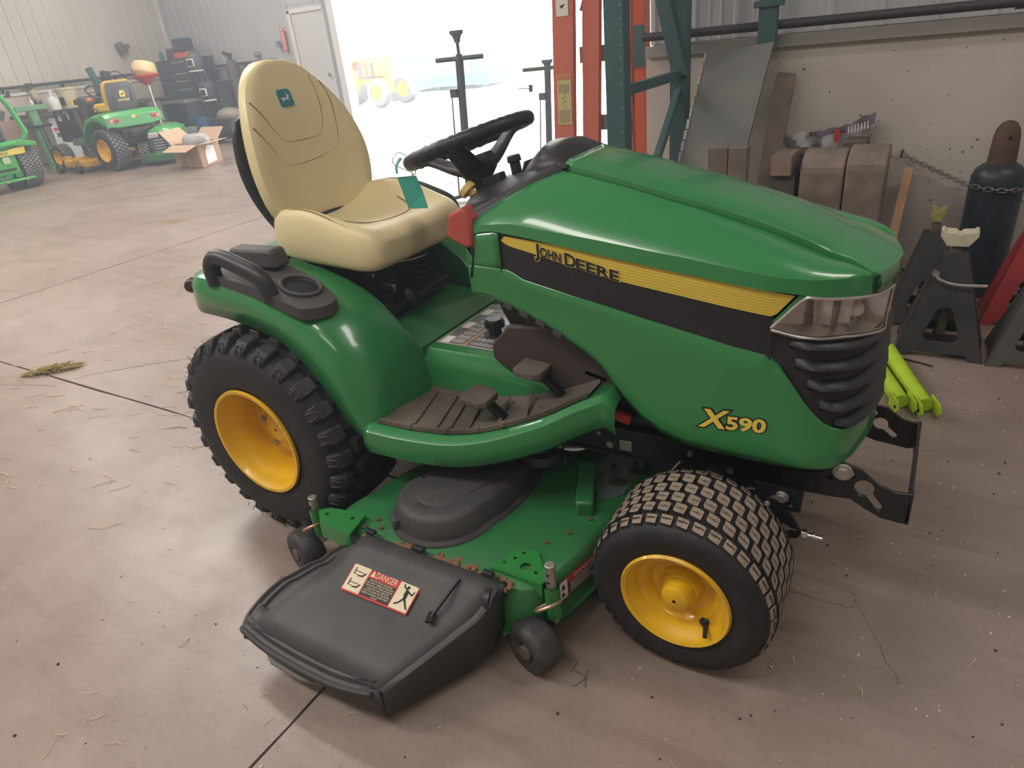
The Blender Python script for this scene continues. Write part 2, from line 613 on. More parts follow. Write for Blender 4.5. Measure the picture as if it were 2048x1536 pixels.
# ------------------------------------------------------------------ the big garden tractor
TR = thing('garden_tractor', 'green garden tractor with cream seat, yellow wheels and mower deck on the hall floor', 'tractor')

# body skin: plan curve by running length u, blended over three heights
SU = [.55, .80, 1.10, 1.30, 1.38, 1.47, 1.53, 1.60, 1.67, 1.735]
ST = [(.55, -.255), (.80, -.262), (1.10, -.264), (1.30, -.262), (1.378, -.256), (1.462, -.236), (1.518, -.196), (1.556, -.148), (1.577, -.07), (1.583, 0)]
SH = [(.55, -.250), (.80, -.257), (1.10, -.259), (1.30, -.258), (1.378, -.251), (1.466, -.231), (1.516, -.191), (1.549, -.132), (1.568, -.066), (1.575, 0)]
SL = [(.55, -.255), (.80, -.262), (1.10, -.266), (1.30, -.270), (1.38, -.268), (1.468, -.263), (1.525, -.240), (1.556, -.180), (1.575, -.09), (1.582, 0)]
def plan(tab, u):
    return Vector((lerp1([(a, p[0]) for a, p in zip(SU, tab)], u), lerp1([(a, p[1]) for a, p in zip(SU, tab)], u), 0))
def S0(u, z):
    a, b, c = plan(ST, u), plan(SH, u), plan(SL, u)
    if z >= .84: p = a
    elif z >= .74: p = b.lerp(a, (z-.74)/.1)
    elif z >= .48: p = c.lerp(b, (z-.48)/.26)
    else: p = c
    return Vector((p.x, p.y, z))
def S(u, z, off=0.):
    # light smoothing of the plan curve
    if u > 1.70:
        p = S0(u, z)
        n = Vector((1, 0, 0)) if u > 1.72 else Vector((.98, -.2, 0))
    else:
        p = (S0(u-.02, z)+2*S0(u, z)+S0(u+.02, z))/4
        d = S0(min(u+.03, 1.735), z)-S0(u-.03, z)
        n = Vector((-d.y, d.x, 0)).normalized()*-1
        n = Vector((d.y, -d.x, 0)).normalized()
    return p+n*off
MIR = lambda p: Vector((p[0], -p[1], p[2]))
def skin(mb, top, bot, u0, u1, nu=30, nz=5, off=0., mi=0, both=True, band=None):
    rows = []
    for j in range(nz+1):
        v = j/nz
        row = []
        for i in range(nu+1):
            u = u0+(u1-u0)*i/nu
            zb, zt = lerp1(bot, u), lerp1(top, u)
            o = off(v, u) if callable(off) else off
            row.append(S(u, zb+(zt-zb)*v, o))
        rows.append(row)
    for j in range(nz):
        mb.grid(rows[j:j+2], band[j] if band else mi)
        if both: mb.grid([[MIR(p) for p in r] for r in rows[j:j+2]], band[j] if band else mi)

BELT = [(.654, .927), (.707, .942), (.788, .949), (1.004, .924), (1.212, .896), (1.334, .876), (1.393, .867), (1.435, .863), (1.486, .861), (1.539, .858), (1.60, .849)]
LIP = [(.654, .912), (.69, .922), (.743, .930), (.844, .917), (1.0, .893), (1.212, .863), (1.337, .845), (1.426, .834), (1.494, .825), (1.592, .814), (1.66, .805), (1.735, .798)]
CRZ = [(.872, 1.042), (1.02, 1.008), (1.114, .983), (1.194, .963), (1.236, .951), (1.352, .916), (1.464, .873), (1.496, .869), (1.56, .847)]
TOPP = [(.655, .84), (.779, .837), (.811, .82), (.936, .793), (1.058, .774), (1.162, .757), (1.239, .741), (1.304, .725), (1.343, .719), (1.376, .712), (1.396, .689), (1.432, .641), (1.456, .607), (1.48, .578), (1.5, .557), (1.524, .543), (1.554, .533), (1.60, .528), (1.735, .528)]
BOTP = [(.655, .757), (.698, .757), (.823, .713), (.883, .686), (.966, .64), (1.001, .615), (1.034, .574), (1.067, .532), (1.108, .492), (1.153, .465), (1.212, .446), (1.346, .441), (1.533, .438), (1.60, .44), (1.735, .44)]
LENB = [(1.382, .757), (1.429, .744), (1.477, .738), (1.524, .736), (1.60, .722), (1.661, .707), (1.735, .70)]

def hood():
    m = MB()
    rings = []
    N = 34
    for i in range(N+1):
        t = i/N
        bu = .654+t*(1.60-.654)
        B = S(bu, lerp1(BELT, bu))
        L = S(bu, lerp1(LIP, bu), .002)
        L2 = S(bu, lerp1(LIP, bu)+.002, -.014)
        x = .872+t*(1.559-.872)
        zc = lerp1(CRZ, x)
        C = Vector((x, -.130-.012*max(0, t-.85)/.15, zc))
        if t > .93:
            C = C.lerp(B, (t-.93)/.07*.9)
        half = [L2, L, B+Vector((0, .001, .0))]
        w = 1-max(0, t-.8)/.2
        for k in (.12, .4, .7, .93):
            p = B.lerp(C, k)
            bl = 4*k*(1-k)*.016*(.35+.65*w)
            half.append(p+Vector((0, -bl*.5, bl)))
        half.append(C+Vector((0, 0, 0)))
        half.append(C+Vector((0, .0015, -.011*w-.001)))
        half.append(C+Vector((0, .0075, -.011*w-.001)))
        half.append(C+Vector((0, .0085, .010*w+.002)))
        half.append(C+Vector((0, .0105, .013*w+.003)))
        half.append(Vector((x+.006*t, -.10, zc+.018*w+.004)))
        half.append(Vector((x+.014*t+.004, -.05, zc+.021*w+.003)))
        half.append(Vector((x+.02*t+.006, 0, zc+.022*w+.003)))
        rings.append(half+[MIR(p) for p in half[-2::-1]])
    m.loft(rings, cap=False, closed=False)
    # nose lip
    top = rings[-1][2:-2]
    n = len(top)
    rows = [top]
    for v in (.35, 1.0):
        row = []
        for k, p in enumerate(top):
            s = k/(n-1)*2-1
            # matching u on the nose for this point
            yy = abs(p.y)
            u = 1.735
            while u > 1.55 and abs(S(u, .82).y) < yy: u -= .002
            q = S(u, lerp1(LIP, u), .002)
            q = Vector((q.x, math.copysign(q.y, p.y) if abs(q.y) > 1e-6 else 0, q.z))
            row.append(p.lerp(q, v)+Vector((.002, 0, 0)))
        rows.append(row)
    m.grid(rows)
    h = m.build('hood', GREEN, TR, sm=24, solid=.004)
    # shallow finger recess near the nose
    g = MB()
    g.tube(smooth_poly([(1.30, -.095, .949), (1.375, -.088, .926), (1.395, -.045, .923), (1.32, -.035, .952)], 6), .0025, 6)
    g.build('finger_ridge', GREEN, h)
    # side panel with green nose
    for sgn, nm in ((1, 'right'), (-1, 'left')):
        p = MB()
        def off(v, u):
            o = 0.
            if u < 1.40 and v > .86: o -= .012*((v-.86)/.14)**1.5*min(1, max(0, (u-.752)/.03))
            if v < .10: o -= .010*((.10-v)/.10)
            return o
        def half(a, b, nu, nz, of):
            rows = []
            for j in range(nz+1):
                v = j/nz
                rows.append([])
                for i in range(nu+1):
                    u = a+(b-a)*i/nu
                    zb, zt = lerp1(BOTP, u), lerp1(TOPP, u)
                    q = S(u, zb+(zt-zb)*v, of(v, u))
                    rows[-1].append(q if sgn > 0 else MIR(q))
            p.grid(rows)
        half(.655, 1.735, 90, 14, off)
        rows = [[(lambda q: q if sgn > 0 else MIR(q))(S(.655+.10*i/5, .83+(lerp1(LIP, .655+.10*i/5)-.83)*j/4)) for i in range(6)] for j in range(5)]
        p.grid(rows)
        p.build('side_panel', GREEN, TR, sm=30, solid=.004)
    # dark band and grille body
    m = MB()
    low = [(u, z-.03) for u, z in TOPP]
    skin(m, LIP, low, .755, 1.386, 40, 4, -.006)
    skin(m, LENB, low, 1.386, 1.735, 24, 5, -.010)
    skin(m, LIP, [(1.69, .70), (1.735, .69)], 1.695, 1.735, 4, 3, -.004)
    g = m.build('grille', BLACK, TR, sm=40)
    # slats
    for k, z0 in enumerate((.724, .681, .638, .594, .556)):
        ua = {0: 1.42, 1: 1.435, 2: 1.463, 3: 1.492, 4: 1.530}[k]
        for sgn in (1, -1):
            s = MB()
            rows = []
            n = 20
            for i in range(n+1):
                u = ua+(1.735-ua)*i/n
                z = z0-.10*max(0, u-1.44)
                f = min(1, (u-ua)/.03+.15)
                rows.append([S(u, z+.012, -.009), S(u, z+.004, -.009+.017*f), S(u, z-.003, -.009+.020*f), S(u, z-.010, -.009)])
            if sgn < 0: rows = [[MIR(p) for p in r] for r in rows]
            s.grid(rows)
            s.build('slat', BLACK, g, sm=50)
    # headlights
    tl = lambda u: min(lerp1(LIP, u)-.003, .761+(u-1.382)*1.13)
    TL = [(1.383+i*.0155, max(tl(1.383+i*.0155), lerp1(LENB, 1.383+i*.0155)+.002)) for i in range(21)]
    refl = pm('reflector', (.66, .62, .60), .22, metal=.85)
    for sgn in (1, -1):
        fx = (lambda p: p) if sgn > 0 else MIR
        h = MB()
        # bowl floor, back and ceiling
        def strip(f0, f1, a, b, n=22, nz=1):
            h.grid([[fx(f0(a+(b-a)*i/n).lerp(f1(a+(b-a)*i/n), j/nz)) for i in range(n+1)] for j in range(nz+1)])
        lo = lambda u: lerp1(LENB, u)+.004
        hi = lambda u: lerp1(TL, u)
        bk = lambda u: -.012-.05*max(0, min(1, (u-1.395)/.10))
        strip(lambda u: S(u, lo(u), -.001), lambda u: S(u, lo(u)+.010, bk(u)), 1.384, 1.692)
        strip(lambda u: S(u, lo(u)+.010, bk(u)), lambda u: S(u, max(hi(u), lo(u)+.012), bk(u)*.9), 1.384, 1.692, 22, 3)
        strip(lambda u: S(u, max(hi(u), lo(u)+.012), bk(u)*.9), lambda u: S(u, hi(u), -.001), 1.384, 1.692)
        h.grid([[fx(S(1.692, lo(1.692)+(hi(1.692)-lo(1.692))*j/3, o)) for o in (-.001, -.05)] for j in range(4)])
        hl = h.build('headlight', refl, TR, sm=20)
        f = MB()
        for u in (1.49, 1.555):
            f.grid([[fx(S(u+d, lo(u)+.008+(hi(u)-lo(u)-.016)*j, -.052+.03*abs(d)/.03)) for d in (-.02, 0, .022)] for j in (0, 1)])
        f.build('reflector_facet', refl, hl, sm=10)
        b = MB(); b.ell(fx(S(1.60, .768, -.035)), (.017, .017, .017), 12, 8)
        b.build('bulb', pm('frosted_bulb', (.85, .82, .76), .3), hl)
        c = MB()
        c.grid([[fx(S(1.383+.308*i/30, lerp1(LENB, 1.383+.308*i/30)+(lerp1(TL, 1.383+.308*i/30)-lerp1(LENB, 1.383+.308*i/30))*j/5, .003)) for i in range(31)] for j in range(6)])
        c.build('lens', LENS, hl, sm=40)
        fr = MB()
        edge = [fx(S(u, lerp1(LENB, u), .002)) for u in [1.383+.308*i/24 for i in range(25)]]
        edge += [fx(S(1.692, lerp1(LENB, 1.692)+(lerp1(TL, 1.692)-lerp1(LENB, 1.692))*j/4, .002)) for j in range(1, 5)]
        edge += [fx(S(u, lerp1(TL, u), .002)) for u in [1.691-.308*i/24 for i in range(25)]]
        fr.tube(edge, .0035, 6, closed=True)
        fr.build('lens_rim', refl, hl)
        wg = MB()
        wg.grid([[fx(S(1.386+.06*i/4, max(lerp1(TL, 1.386+.06*i/4), .761)+(max(lerp1(TL, 1.386+.06*i/4)+.001, min(lerp1(LIP, 1.386+.06*i/4), .777+(.06*i/4)*1.18))-lerp1(TL, 1.386+.06*i/4))*j/3, -.001)) for i in range(5)] for j in range(4)])
        wg.build('lamp_surround', GREEN, hl)
    # yellow side stripe with ruled lines and lettering
    T_ = [(.760, .907), (.768, .918), (.895, .906), (1.132, .877), (1.424, .829)]
    B_ = [(.760, .906), (.776, .896), (.853, .879), (.954, .855), (1.061, .833), (1.386, .783), (1.424, .828)]
    for sgn in (1, -1):
        m = MB()
        band = [0, 1]*8+[0]
        rows = []
        for j in range(18):
            v = j/17
            rows.append([S(.760+.664*i/60, lerp1(B_, .760+.664*i/60)+(lerp1(T_, .760+.664*i/60)-lerp1(B_, .760+.664*i/60))*v, -.0045) for i in range(61)])
        if sgn < 0: rows = [[MIR(p) for p in r] for r in rows]
        for j in range(17):
            wid = .25 if band[j] else 1
            m.grid(rows[j:j+2], band[j])
        st = m.build('side_stripe', [DECY, DECY2], TR, sm=40)
        base = lambda u: .8795+(u-.859)*-.232
        for nm, mt, ofs, of in (('letter_outline', DECY, -.0030, .075), ('lettering', pm('navy_print', (.012, .018, .03), .4), -.0015, .026)):
            t = MB()
            fn = lambda u0, dz=0: (lambda a, b: (S if sgn > 0 else (lambda u, z, o: MIR(S(u, z, o))))(u0+(a if sgn > 0 else a), base(u0+a)+b+dz, ofs))
            if sgn > 0:
                put_text(t, 'J', fn(.852, -.004), None, .030, offset=of)
                put_text(t, 'OHN', fn(.8665), .052, .021, offset=of)
                put_text(t, 'D', fn(.929, -.002), None, .028, offset=of)
                put_text(t, 'EERE', fn(.958), .100, .022, offset=of)
            else:
                # the far side reads the other way round
                f2 = lambda u0, dz=0: (lambda a, b: MIR(S(u0-a, base(u0-a)+b+dz, ofs)))
                put_text(t, 'J', f2(1.062, -.004), None, .030, offset=of)
                put_text(t, 'OHN', f2(1.047), .052, .021, offset=of)
                put_text(t, 'D', f2(.985, -.002), None, .028, offset=of)
                put_text(t, 'EERE', f2(.956), .100, .022, offset=of)
            t.build(nm, mt, st, sm=0)
        mp = (lambda u, z, o: S(u, z, o)) if sgn > 0 else (lambda u, z, o: MIR(S(u, z, o)))
        d = 1 if sgn > 0 else -1
        u0 = 1.25 if sgn > 0 else 1.388
        bz = lambda u: .513+(u-1.25)*.075
        md = MB()
        for mt, of, ofs in ((1, .085, .0012), (0, .035, .0024)):
            fn = lambda k: (lambda a, b: mp(u0+d*(a+k), bz(u0+d*(a+k))+b, ofs))
            put_text(md, 'X', fn(0), .050, .042, mi=mt, offset=of, shear=.22)
            put_text(md, '590', fn(.058), .080, .030, mi=mt, offset=of)
        md.build('model_badge', [DECY, BLACKP], TR, sm=0)
hood()

def dash():
    m = MB()
    rings = []
    for y in (-.262, -.24, -.19, -.13, -.06, 0, .06, .13, .19, .24, .262):
        a = abs(y)
        xf = .66+.215*max(0, (.255-a))/.125 if a > .13 else .875
        zf = .925+.115*max(0, (.255-a))/.125 if a > .13 else 1.04
        xr = .655-.07*(1-(a/.262)**2)
        zr = .962+.03*(1-(a/.262)**2)
        r = [Vector((xf+.02, y, zf-.05)), Vector((xf-.004, y, zf+.002)), Vector((xf-.03, y, zf+.012+.01*(1-a/.262))),
             Vector((xr+.02, y, zr+.004)), Vector((xr, y, zr-.006)), Vector((xr-.004, y, zr-.05)), Vector((xr+.02, y, zr-.10)), Vector((xf, y, zf-.12))]
        rings.append(r)
    m.loft(rings)
    d = m.build('dashboard', BLACK, TR, sm=35, bevel=.006)
    # instrument pod
    p = MB()
    rr = []
    for t, w, h in ((0, .085, .012), (.15, .10, .05), (.4, .115, .075), (.7, .125, .062), (1, .13, .012)):
        x = .715+.165*t
        z = .995+.055*t
        r = []
        for k in range(13):
            a = pi*k/12
            r.append(Vector((x, -w*cos(a), z+h*(sin(a)**.7 if sin(a) > 0 else 0))))
        rr.append(r)
    p.loft(rr, cap=True)
    p.build('instrument_pod', BLACK, d, sm=40)
    g = MB(); g.box((.722, 0, 1.03), (.004, .13, .045), rot_y(.35)); g.build('instrument_glass', pm('dark_glass', (.10, .12, .12), .12), d, bevel=.004)
    k = MB(); k.cyl((.69, -.035, 1.0), (.683, -.035, 1.045), .014, n=14); k.cyl((.683, -.035, 1.045), (.680, -.035, 1.062), .019, .017, n=14)
    k.build('throttle_knob', BLACK, d, bevel=.003)
    k = MB(); k.cyl((.615, -.115, .965), (.585, -.12, .993), .011, n=12); k.cyl((.592, -.119, .986), (.578, -.121, .999), .024, .022, n=18)
    k.build('blade_switch_knob', pm('tan_knob', (.62, .44, .14), .5), d, bevel=.003)
    k = MB(); k.box((.64, -.07, 1.005), (.055, .035, .03), rot_y(-.3)); k.build('rocker_switch', BLACK, d, bevel=.004)
    k = MB(); k.loft([[Vector((x, y, z)) for y, z in ((ya, za), (yb, za), (yb, zb), (ya, zb))] for x, ya, yb, za, zb in ((.60, -.25, -.215, .905, .93), (.62, -.262, -.215, .90, .965), (.665, -.268, -.22, .885, .985), (.685, -.266, -.225, .89, .955))])
    k.build('brake_lever', ORANGER, d, bevel=.006)
    # tower below the dash
    t = MB()
    t.loft([[Vector((x0, -w, z)), Vector((x1, -w, z)), Vector((x1, w, z)), Vector((x0, w, z))] for z, x0, x1, w in ((.56, .74, 1.15, .16), (.70, .70, 1.2, .20), (.86, .665, 1.3, .235), (.95, .655, 1.0, .235))])
    t.build('steering_tower', BLACK, TR, sm=30, bevel=.01)
    # steering wheel
    cx, cz, R, tl = .524, 1.093, .168, .30
    n = Vector((-sin(tl), 0, cos(tl)))
    u = Vector((cos(tl), 0, sin(tl)))
    v = Vector((0, 1, 0))
    c = Vector((cx, 0, cz))
    s = MB()
    pts = [c+R*(cos(2*pi*i/96)*u+sin(2*pi*i/96)*v)+n*(.0012*sin(i*2.6)) for i in range(96)]
    s.tube(pts, [.0185+.0012*(1 if (i // 2) % 2 and 20 < i < 76 else 0) for i in range(96)], 12, closed=True)
    sw = s.build('steering_wheel', BLACK, TR, sm=60)
    sp = MB()
    for a in (radians(72), radians(-72), radians(180)):
        dd = cos(a)*u+sin(a)*v
        e = sin(a)*u*-1+cos(a)*v
        pr = []
        for t, w, hgt, dz in ((.98, .034, .013, -.004), (.8, .031, .014, -.014), (.55, .033, .016, -.044), (.3, .042, .020, -.066), (.05, .05, .024, -.074)):
            o = c+dd*R*t+n*dz
            pr.append([o+e*w*sx+n*hgt*sz for sx, sz in ((-1, -.4), (-.8, .7), (0, 1), (.8, .7), (1, -.4), (.6, -1), (-.6, -1))])
        sp.loft(pr)
    sp.build('spoke', BLACK, sw, sm=45, subd=1)
    h = MB()
    h.lathe([(.0, -.04), (.048, -.042), (.055, -.062), (.050, -.085), (.030, -.105), (.026, -.20)], c, n, 24)
    h.build('hub', BLACK, sw, sm=45)
dash()

def seat():
    # back cushion: horizontal slices
    W = [(.86, .17), (.90, .205), (.95, .228), (1.02, .238), (1.08, .236), (1.15, .219), (1.21, .193), (1.26, .163), (1.30, .125), (1.325, .085), (1.34, .035)]
    def slice_(z, grow=0., x0=0., back=.085, wingk=1.):
        w = lerp1(W, z)+grow
        xf = lerp1([(.86, -.070), (1.0, -.082), (1.2, -.108), (1.345, -.150)], z)+x0
        wing = .058*wingk*lerp1([(.86, .8), (.98, 1), (1.1, .95), (1.22, .45), (1.34, 0)], z)
        r = []
        n = 11
        for i in range(n):
            s = -1+2*i/(n-1)
            r.append(Vector((xf+wing*abs(s)**2.6-.012*(abs(s)**8), w*s, z)))
        for i in range(n):
            s = 1-2*i/(n-1)
            r.append(Vector((xf+wing*abs(s)**2.6*.55-back*(1-.45*abs(s)**3), w*s*.985, z)))
        return r
    b = MB()
    b.loft([slice_(z) for z, _ in W])
    SB = thing_part = b.build('seat', SEATY, TR, sm=60, subd=1, label='cream vinyl seat with yellowed edges')
    # shell behind
    sh = MB()
    ZS = [.80, .84, .88, .93, 1.0, 1.08, 1.16, 1.22]
    def sh_slice(z):
        zz = max(z, .90)
        w = lerp1(W, zz)+.004
        xb = lerp1([(.80, -.05), (.84, -.095), (.88, -.13), (.95, -.165), (1.05, -.183), (1.15, -.195), (1.25, -.20)], z)
        xf = xb+lerp1([(.80, .20), (.84, .15), (.87, .055), (1.0, .055), (1.22, .05)], z)
        r = []
        for i in range(9):
            s = -1+2*i/8
            r.append(Vector((xf-.012*(1-abs(s)), w*s, z)))
        for i in range(9):
            s = 1-2*i/8
            r.append(Vector((xb+.03*abs(s)**3, w*s, z)))
        return r
    sh.loft([sh_slice(z) for z in ZS])
    sh.build('seat_shell', pm('seat_shell_black', (.025, .035, .045), .45), SB, sm=50, subd=1)
    # base cushion: slices along x
    c = MB()
    rings = []
    for x, w, zb, zt, bol in ((-.105, .190, .815, .870, .03), (-.09, .215, .800, .878, .050), (-.03, .238, .792, .876, .068), (.05, .246, .787, .872, .080), (.12, .247, .783, .872, .070), (.19, .244, .778, .876, .040), (.25, .238, .770, .884, .014), (.295, .226, .770, .884, .003), (.322, .208, .785, .866, 0), (.332, .19, .80, .852, 0)):
        r = []
        top = [(-1, .40), (-.97, .75), (-.90, 1.0), (-.80, 1.0), (-.62, .35), (-.35, .05), (0, 0), (.35, .05), (.62, .35), (.80, 1.0), (.90, 1.0), (.97, .75), (1, .40)]
        for s, k in top:
            edge = 1 if abs(s) < .95 else (.8 if abs(s) < .99 else .45)
            r.append(Vector((x, w*s, zb+(zt-zb)*edge+bol*k)))
        for s in (.98, .9, .4, -.4, -.9, -.98):
            r.append(Vector((x, w*s, zb+(.012 if abs(s) > .95 else 0))))
        rings.append(r)
    c.loft(rings)
    c.build('seat_cushion', SEATY, SB, sm=60, subd=2)
    # seams: piping lines
    sm_ = MB()
    def seam_back(pts, r=.0022):
        out = []
        for y, z in pts:
            w = lerp1(W, z)
            s = max(-1, min(1, y/w))
            xf = lerp1([(.86, -.070), (1.0, -.082), (1.2, -.108), (1.345, -.150)], z)
            wing = .058*lerp1([(.86, .8), (.98, 1), (1.1, .95), (1.22, .45), (1.34, 0)], z)
            out.append(Vector((xf+wing*abs(s)**2.6-.012*(abs(s)**8)-.001, y, z)))
        sm_.tube(out, r, 5)
    o1 = smooth_poly([(-.165, 1.235, 0), (-.135, 1.19, 0), (-.10, 1.135, 0), (-.07, 1.112, 0), (0, 1.108, 0), (.06, 1.112, 0), (.085, 1.135, 0), (.10, 1.18, 0), (.105, 1.255, 0), (.10, 1.285, 0)], 5)
    seam_back([(p.x, p.y) for p in o1])
    o2 = smooth_poly([(-.195, 1.17, 0), (-.15, 1.11, 0), (-.115, 1.06, 0), (-.08, 1.045, 0), (0, 1.045, 0), (.08, 1.055, 0), (.125, 1.08, 0), (.14, 1.14, 0), (.145, 1.22, 0), (.135, 1.265, 0)], 5)
    seam_back([(p.x, p.y) for p in o2])
    def seam_cush(pts):
        sm_.tube(smooth_poly(pts, 6), .0022, 5)
    seam_cush([(-.08, -.195, .918), (-.02, -.207, .938), (.05, -.214, .947), (.12, -.216, .937), (.19, -.214, .912), (.25, -.206, .893), (.30, -.17, .880)])
    seam_cush([(-.08, .195, .918), (-.02, .207, .938), (.05, .214, .947), (.12, .216, .937), (.19, .214, .912), (.25, .206, .893), (.30, .17, .880)])
    seam_cush([(.11, -.15, .903), (.20, -.10, .884), (.235, 0, .882), (.20, .10, .884), (.11, .15, .903)])
    sm_.build('seam', SEATSEAM, SB, sm=60)
    # black box put in for the shade of the gap below the backrest
    g = MB(); g.box((-.088, 0, .858), (.03, .26, .05)); g.build('seat_gap_shade', BLACK, SB, bevel=.012)
    # emblem on the back
    em = MB()
    def ep(y, z, d=.0):
        xf = lerp1([(.86, -.070), (1.0, -.082), (1.2, -.108), (1.345, -.150)], z)
        return Vector((xf+.0035+d, y, z))
    cy, cz = -.022, 1.232
    poly = [(-.026, -.018), (-.019, -.024), (.019, -.024), (.026, -.018), (.026, .017), (.019, .024), (-.019, .024), (-.026, .017)]
    em.prism(poly, lambda a, b: ep(cy+a, cz+b), (-.004, 0, 0), 0)
    deer = [(-.019, -.001), (-.010, .002), (.002, -.002), (.007, .005), (.005, .016), (.009, .009), (.012, .006), (.018, .005), (.012, .002), (.009, -.004), (.016, -.009), (.009, -.007), (.004, -.006), (-.008, -.006), (-.017, -.012), (-.013, -.006)]
    em.prism(deer, lambda a, b: ep(cy+a, cz+b, .0012), (-.0015, 0, 0), 1)
    em.build('seat_emblem', [pm('emblem_teal', (.03, .20, .24), .5), pm('emblem_pale', (.60, .62, .55), .5)], SB, sm=0)
    # suspension below
    q = MB()
    q.box((.10, 0, .772), (.34, .30, .022))
    q.box((.06, 0, .70), (.24, .24, .12), top=(1.2, 1.1))
    q.box((.10, 0, .635), (.36, .30, .03))
    q.bar((-.10, -.17, .64), (.10, -.17, .775), .02, .03)
    q.bar((-.10, .17, .64), (.10, .17, .775), .02, .03)
    q.bar((.22, -.15, .64), (.10, -.15, .775), .02, .03)
    sus = q.build('seat_suspension', BLACKM, TR, sm=0, bevel=.004)
    for yy in (-.11, .05):
        sp = MB()
        sp.tube([(.245+.022*cos(k*.7), yy+.022*sin(k*.7), .655+.0022*k) for k in range(52)], .0035, 6)
        sp.build('coil_spring', BLACKM, sus)
    sp = MB(); sp.tube(smooth_poly([(.22, -.10, .765), (.27, -.06, .76), (.29, .02, .755), (.26, .06, .75), (.24, -.02, .762)], 6), .003, 6); sp.build('seat_wire', STEEL, sus)
    sp = MB(); sp.cyl((.29, -.06, .62), (.31, -.10, .665), .008, n=10); sp.ell((.312, -.103, .672), (.014, .014, .024), 12, 8, rot_x(.5)); sp.build('adjuster_knob', GREYP, sus)
    sp = MB(); sp.box((.26, -.13, .70), (.05, .012, .022)); sp.box((.20, -.14, .735), (.04, .01, .016)); sp.build('seat_clip', STEEL, sus, bevel=.002)
seat()

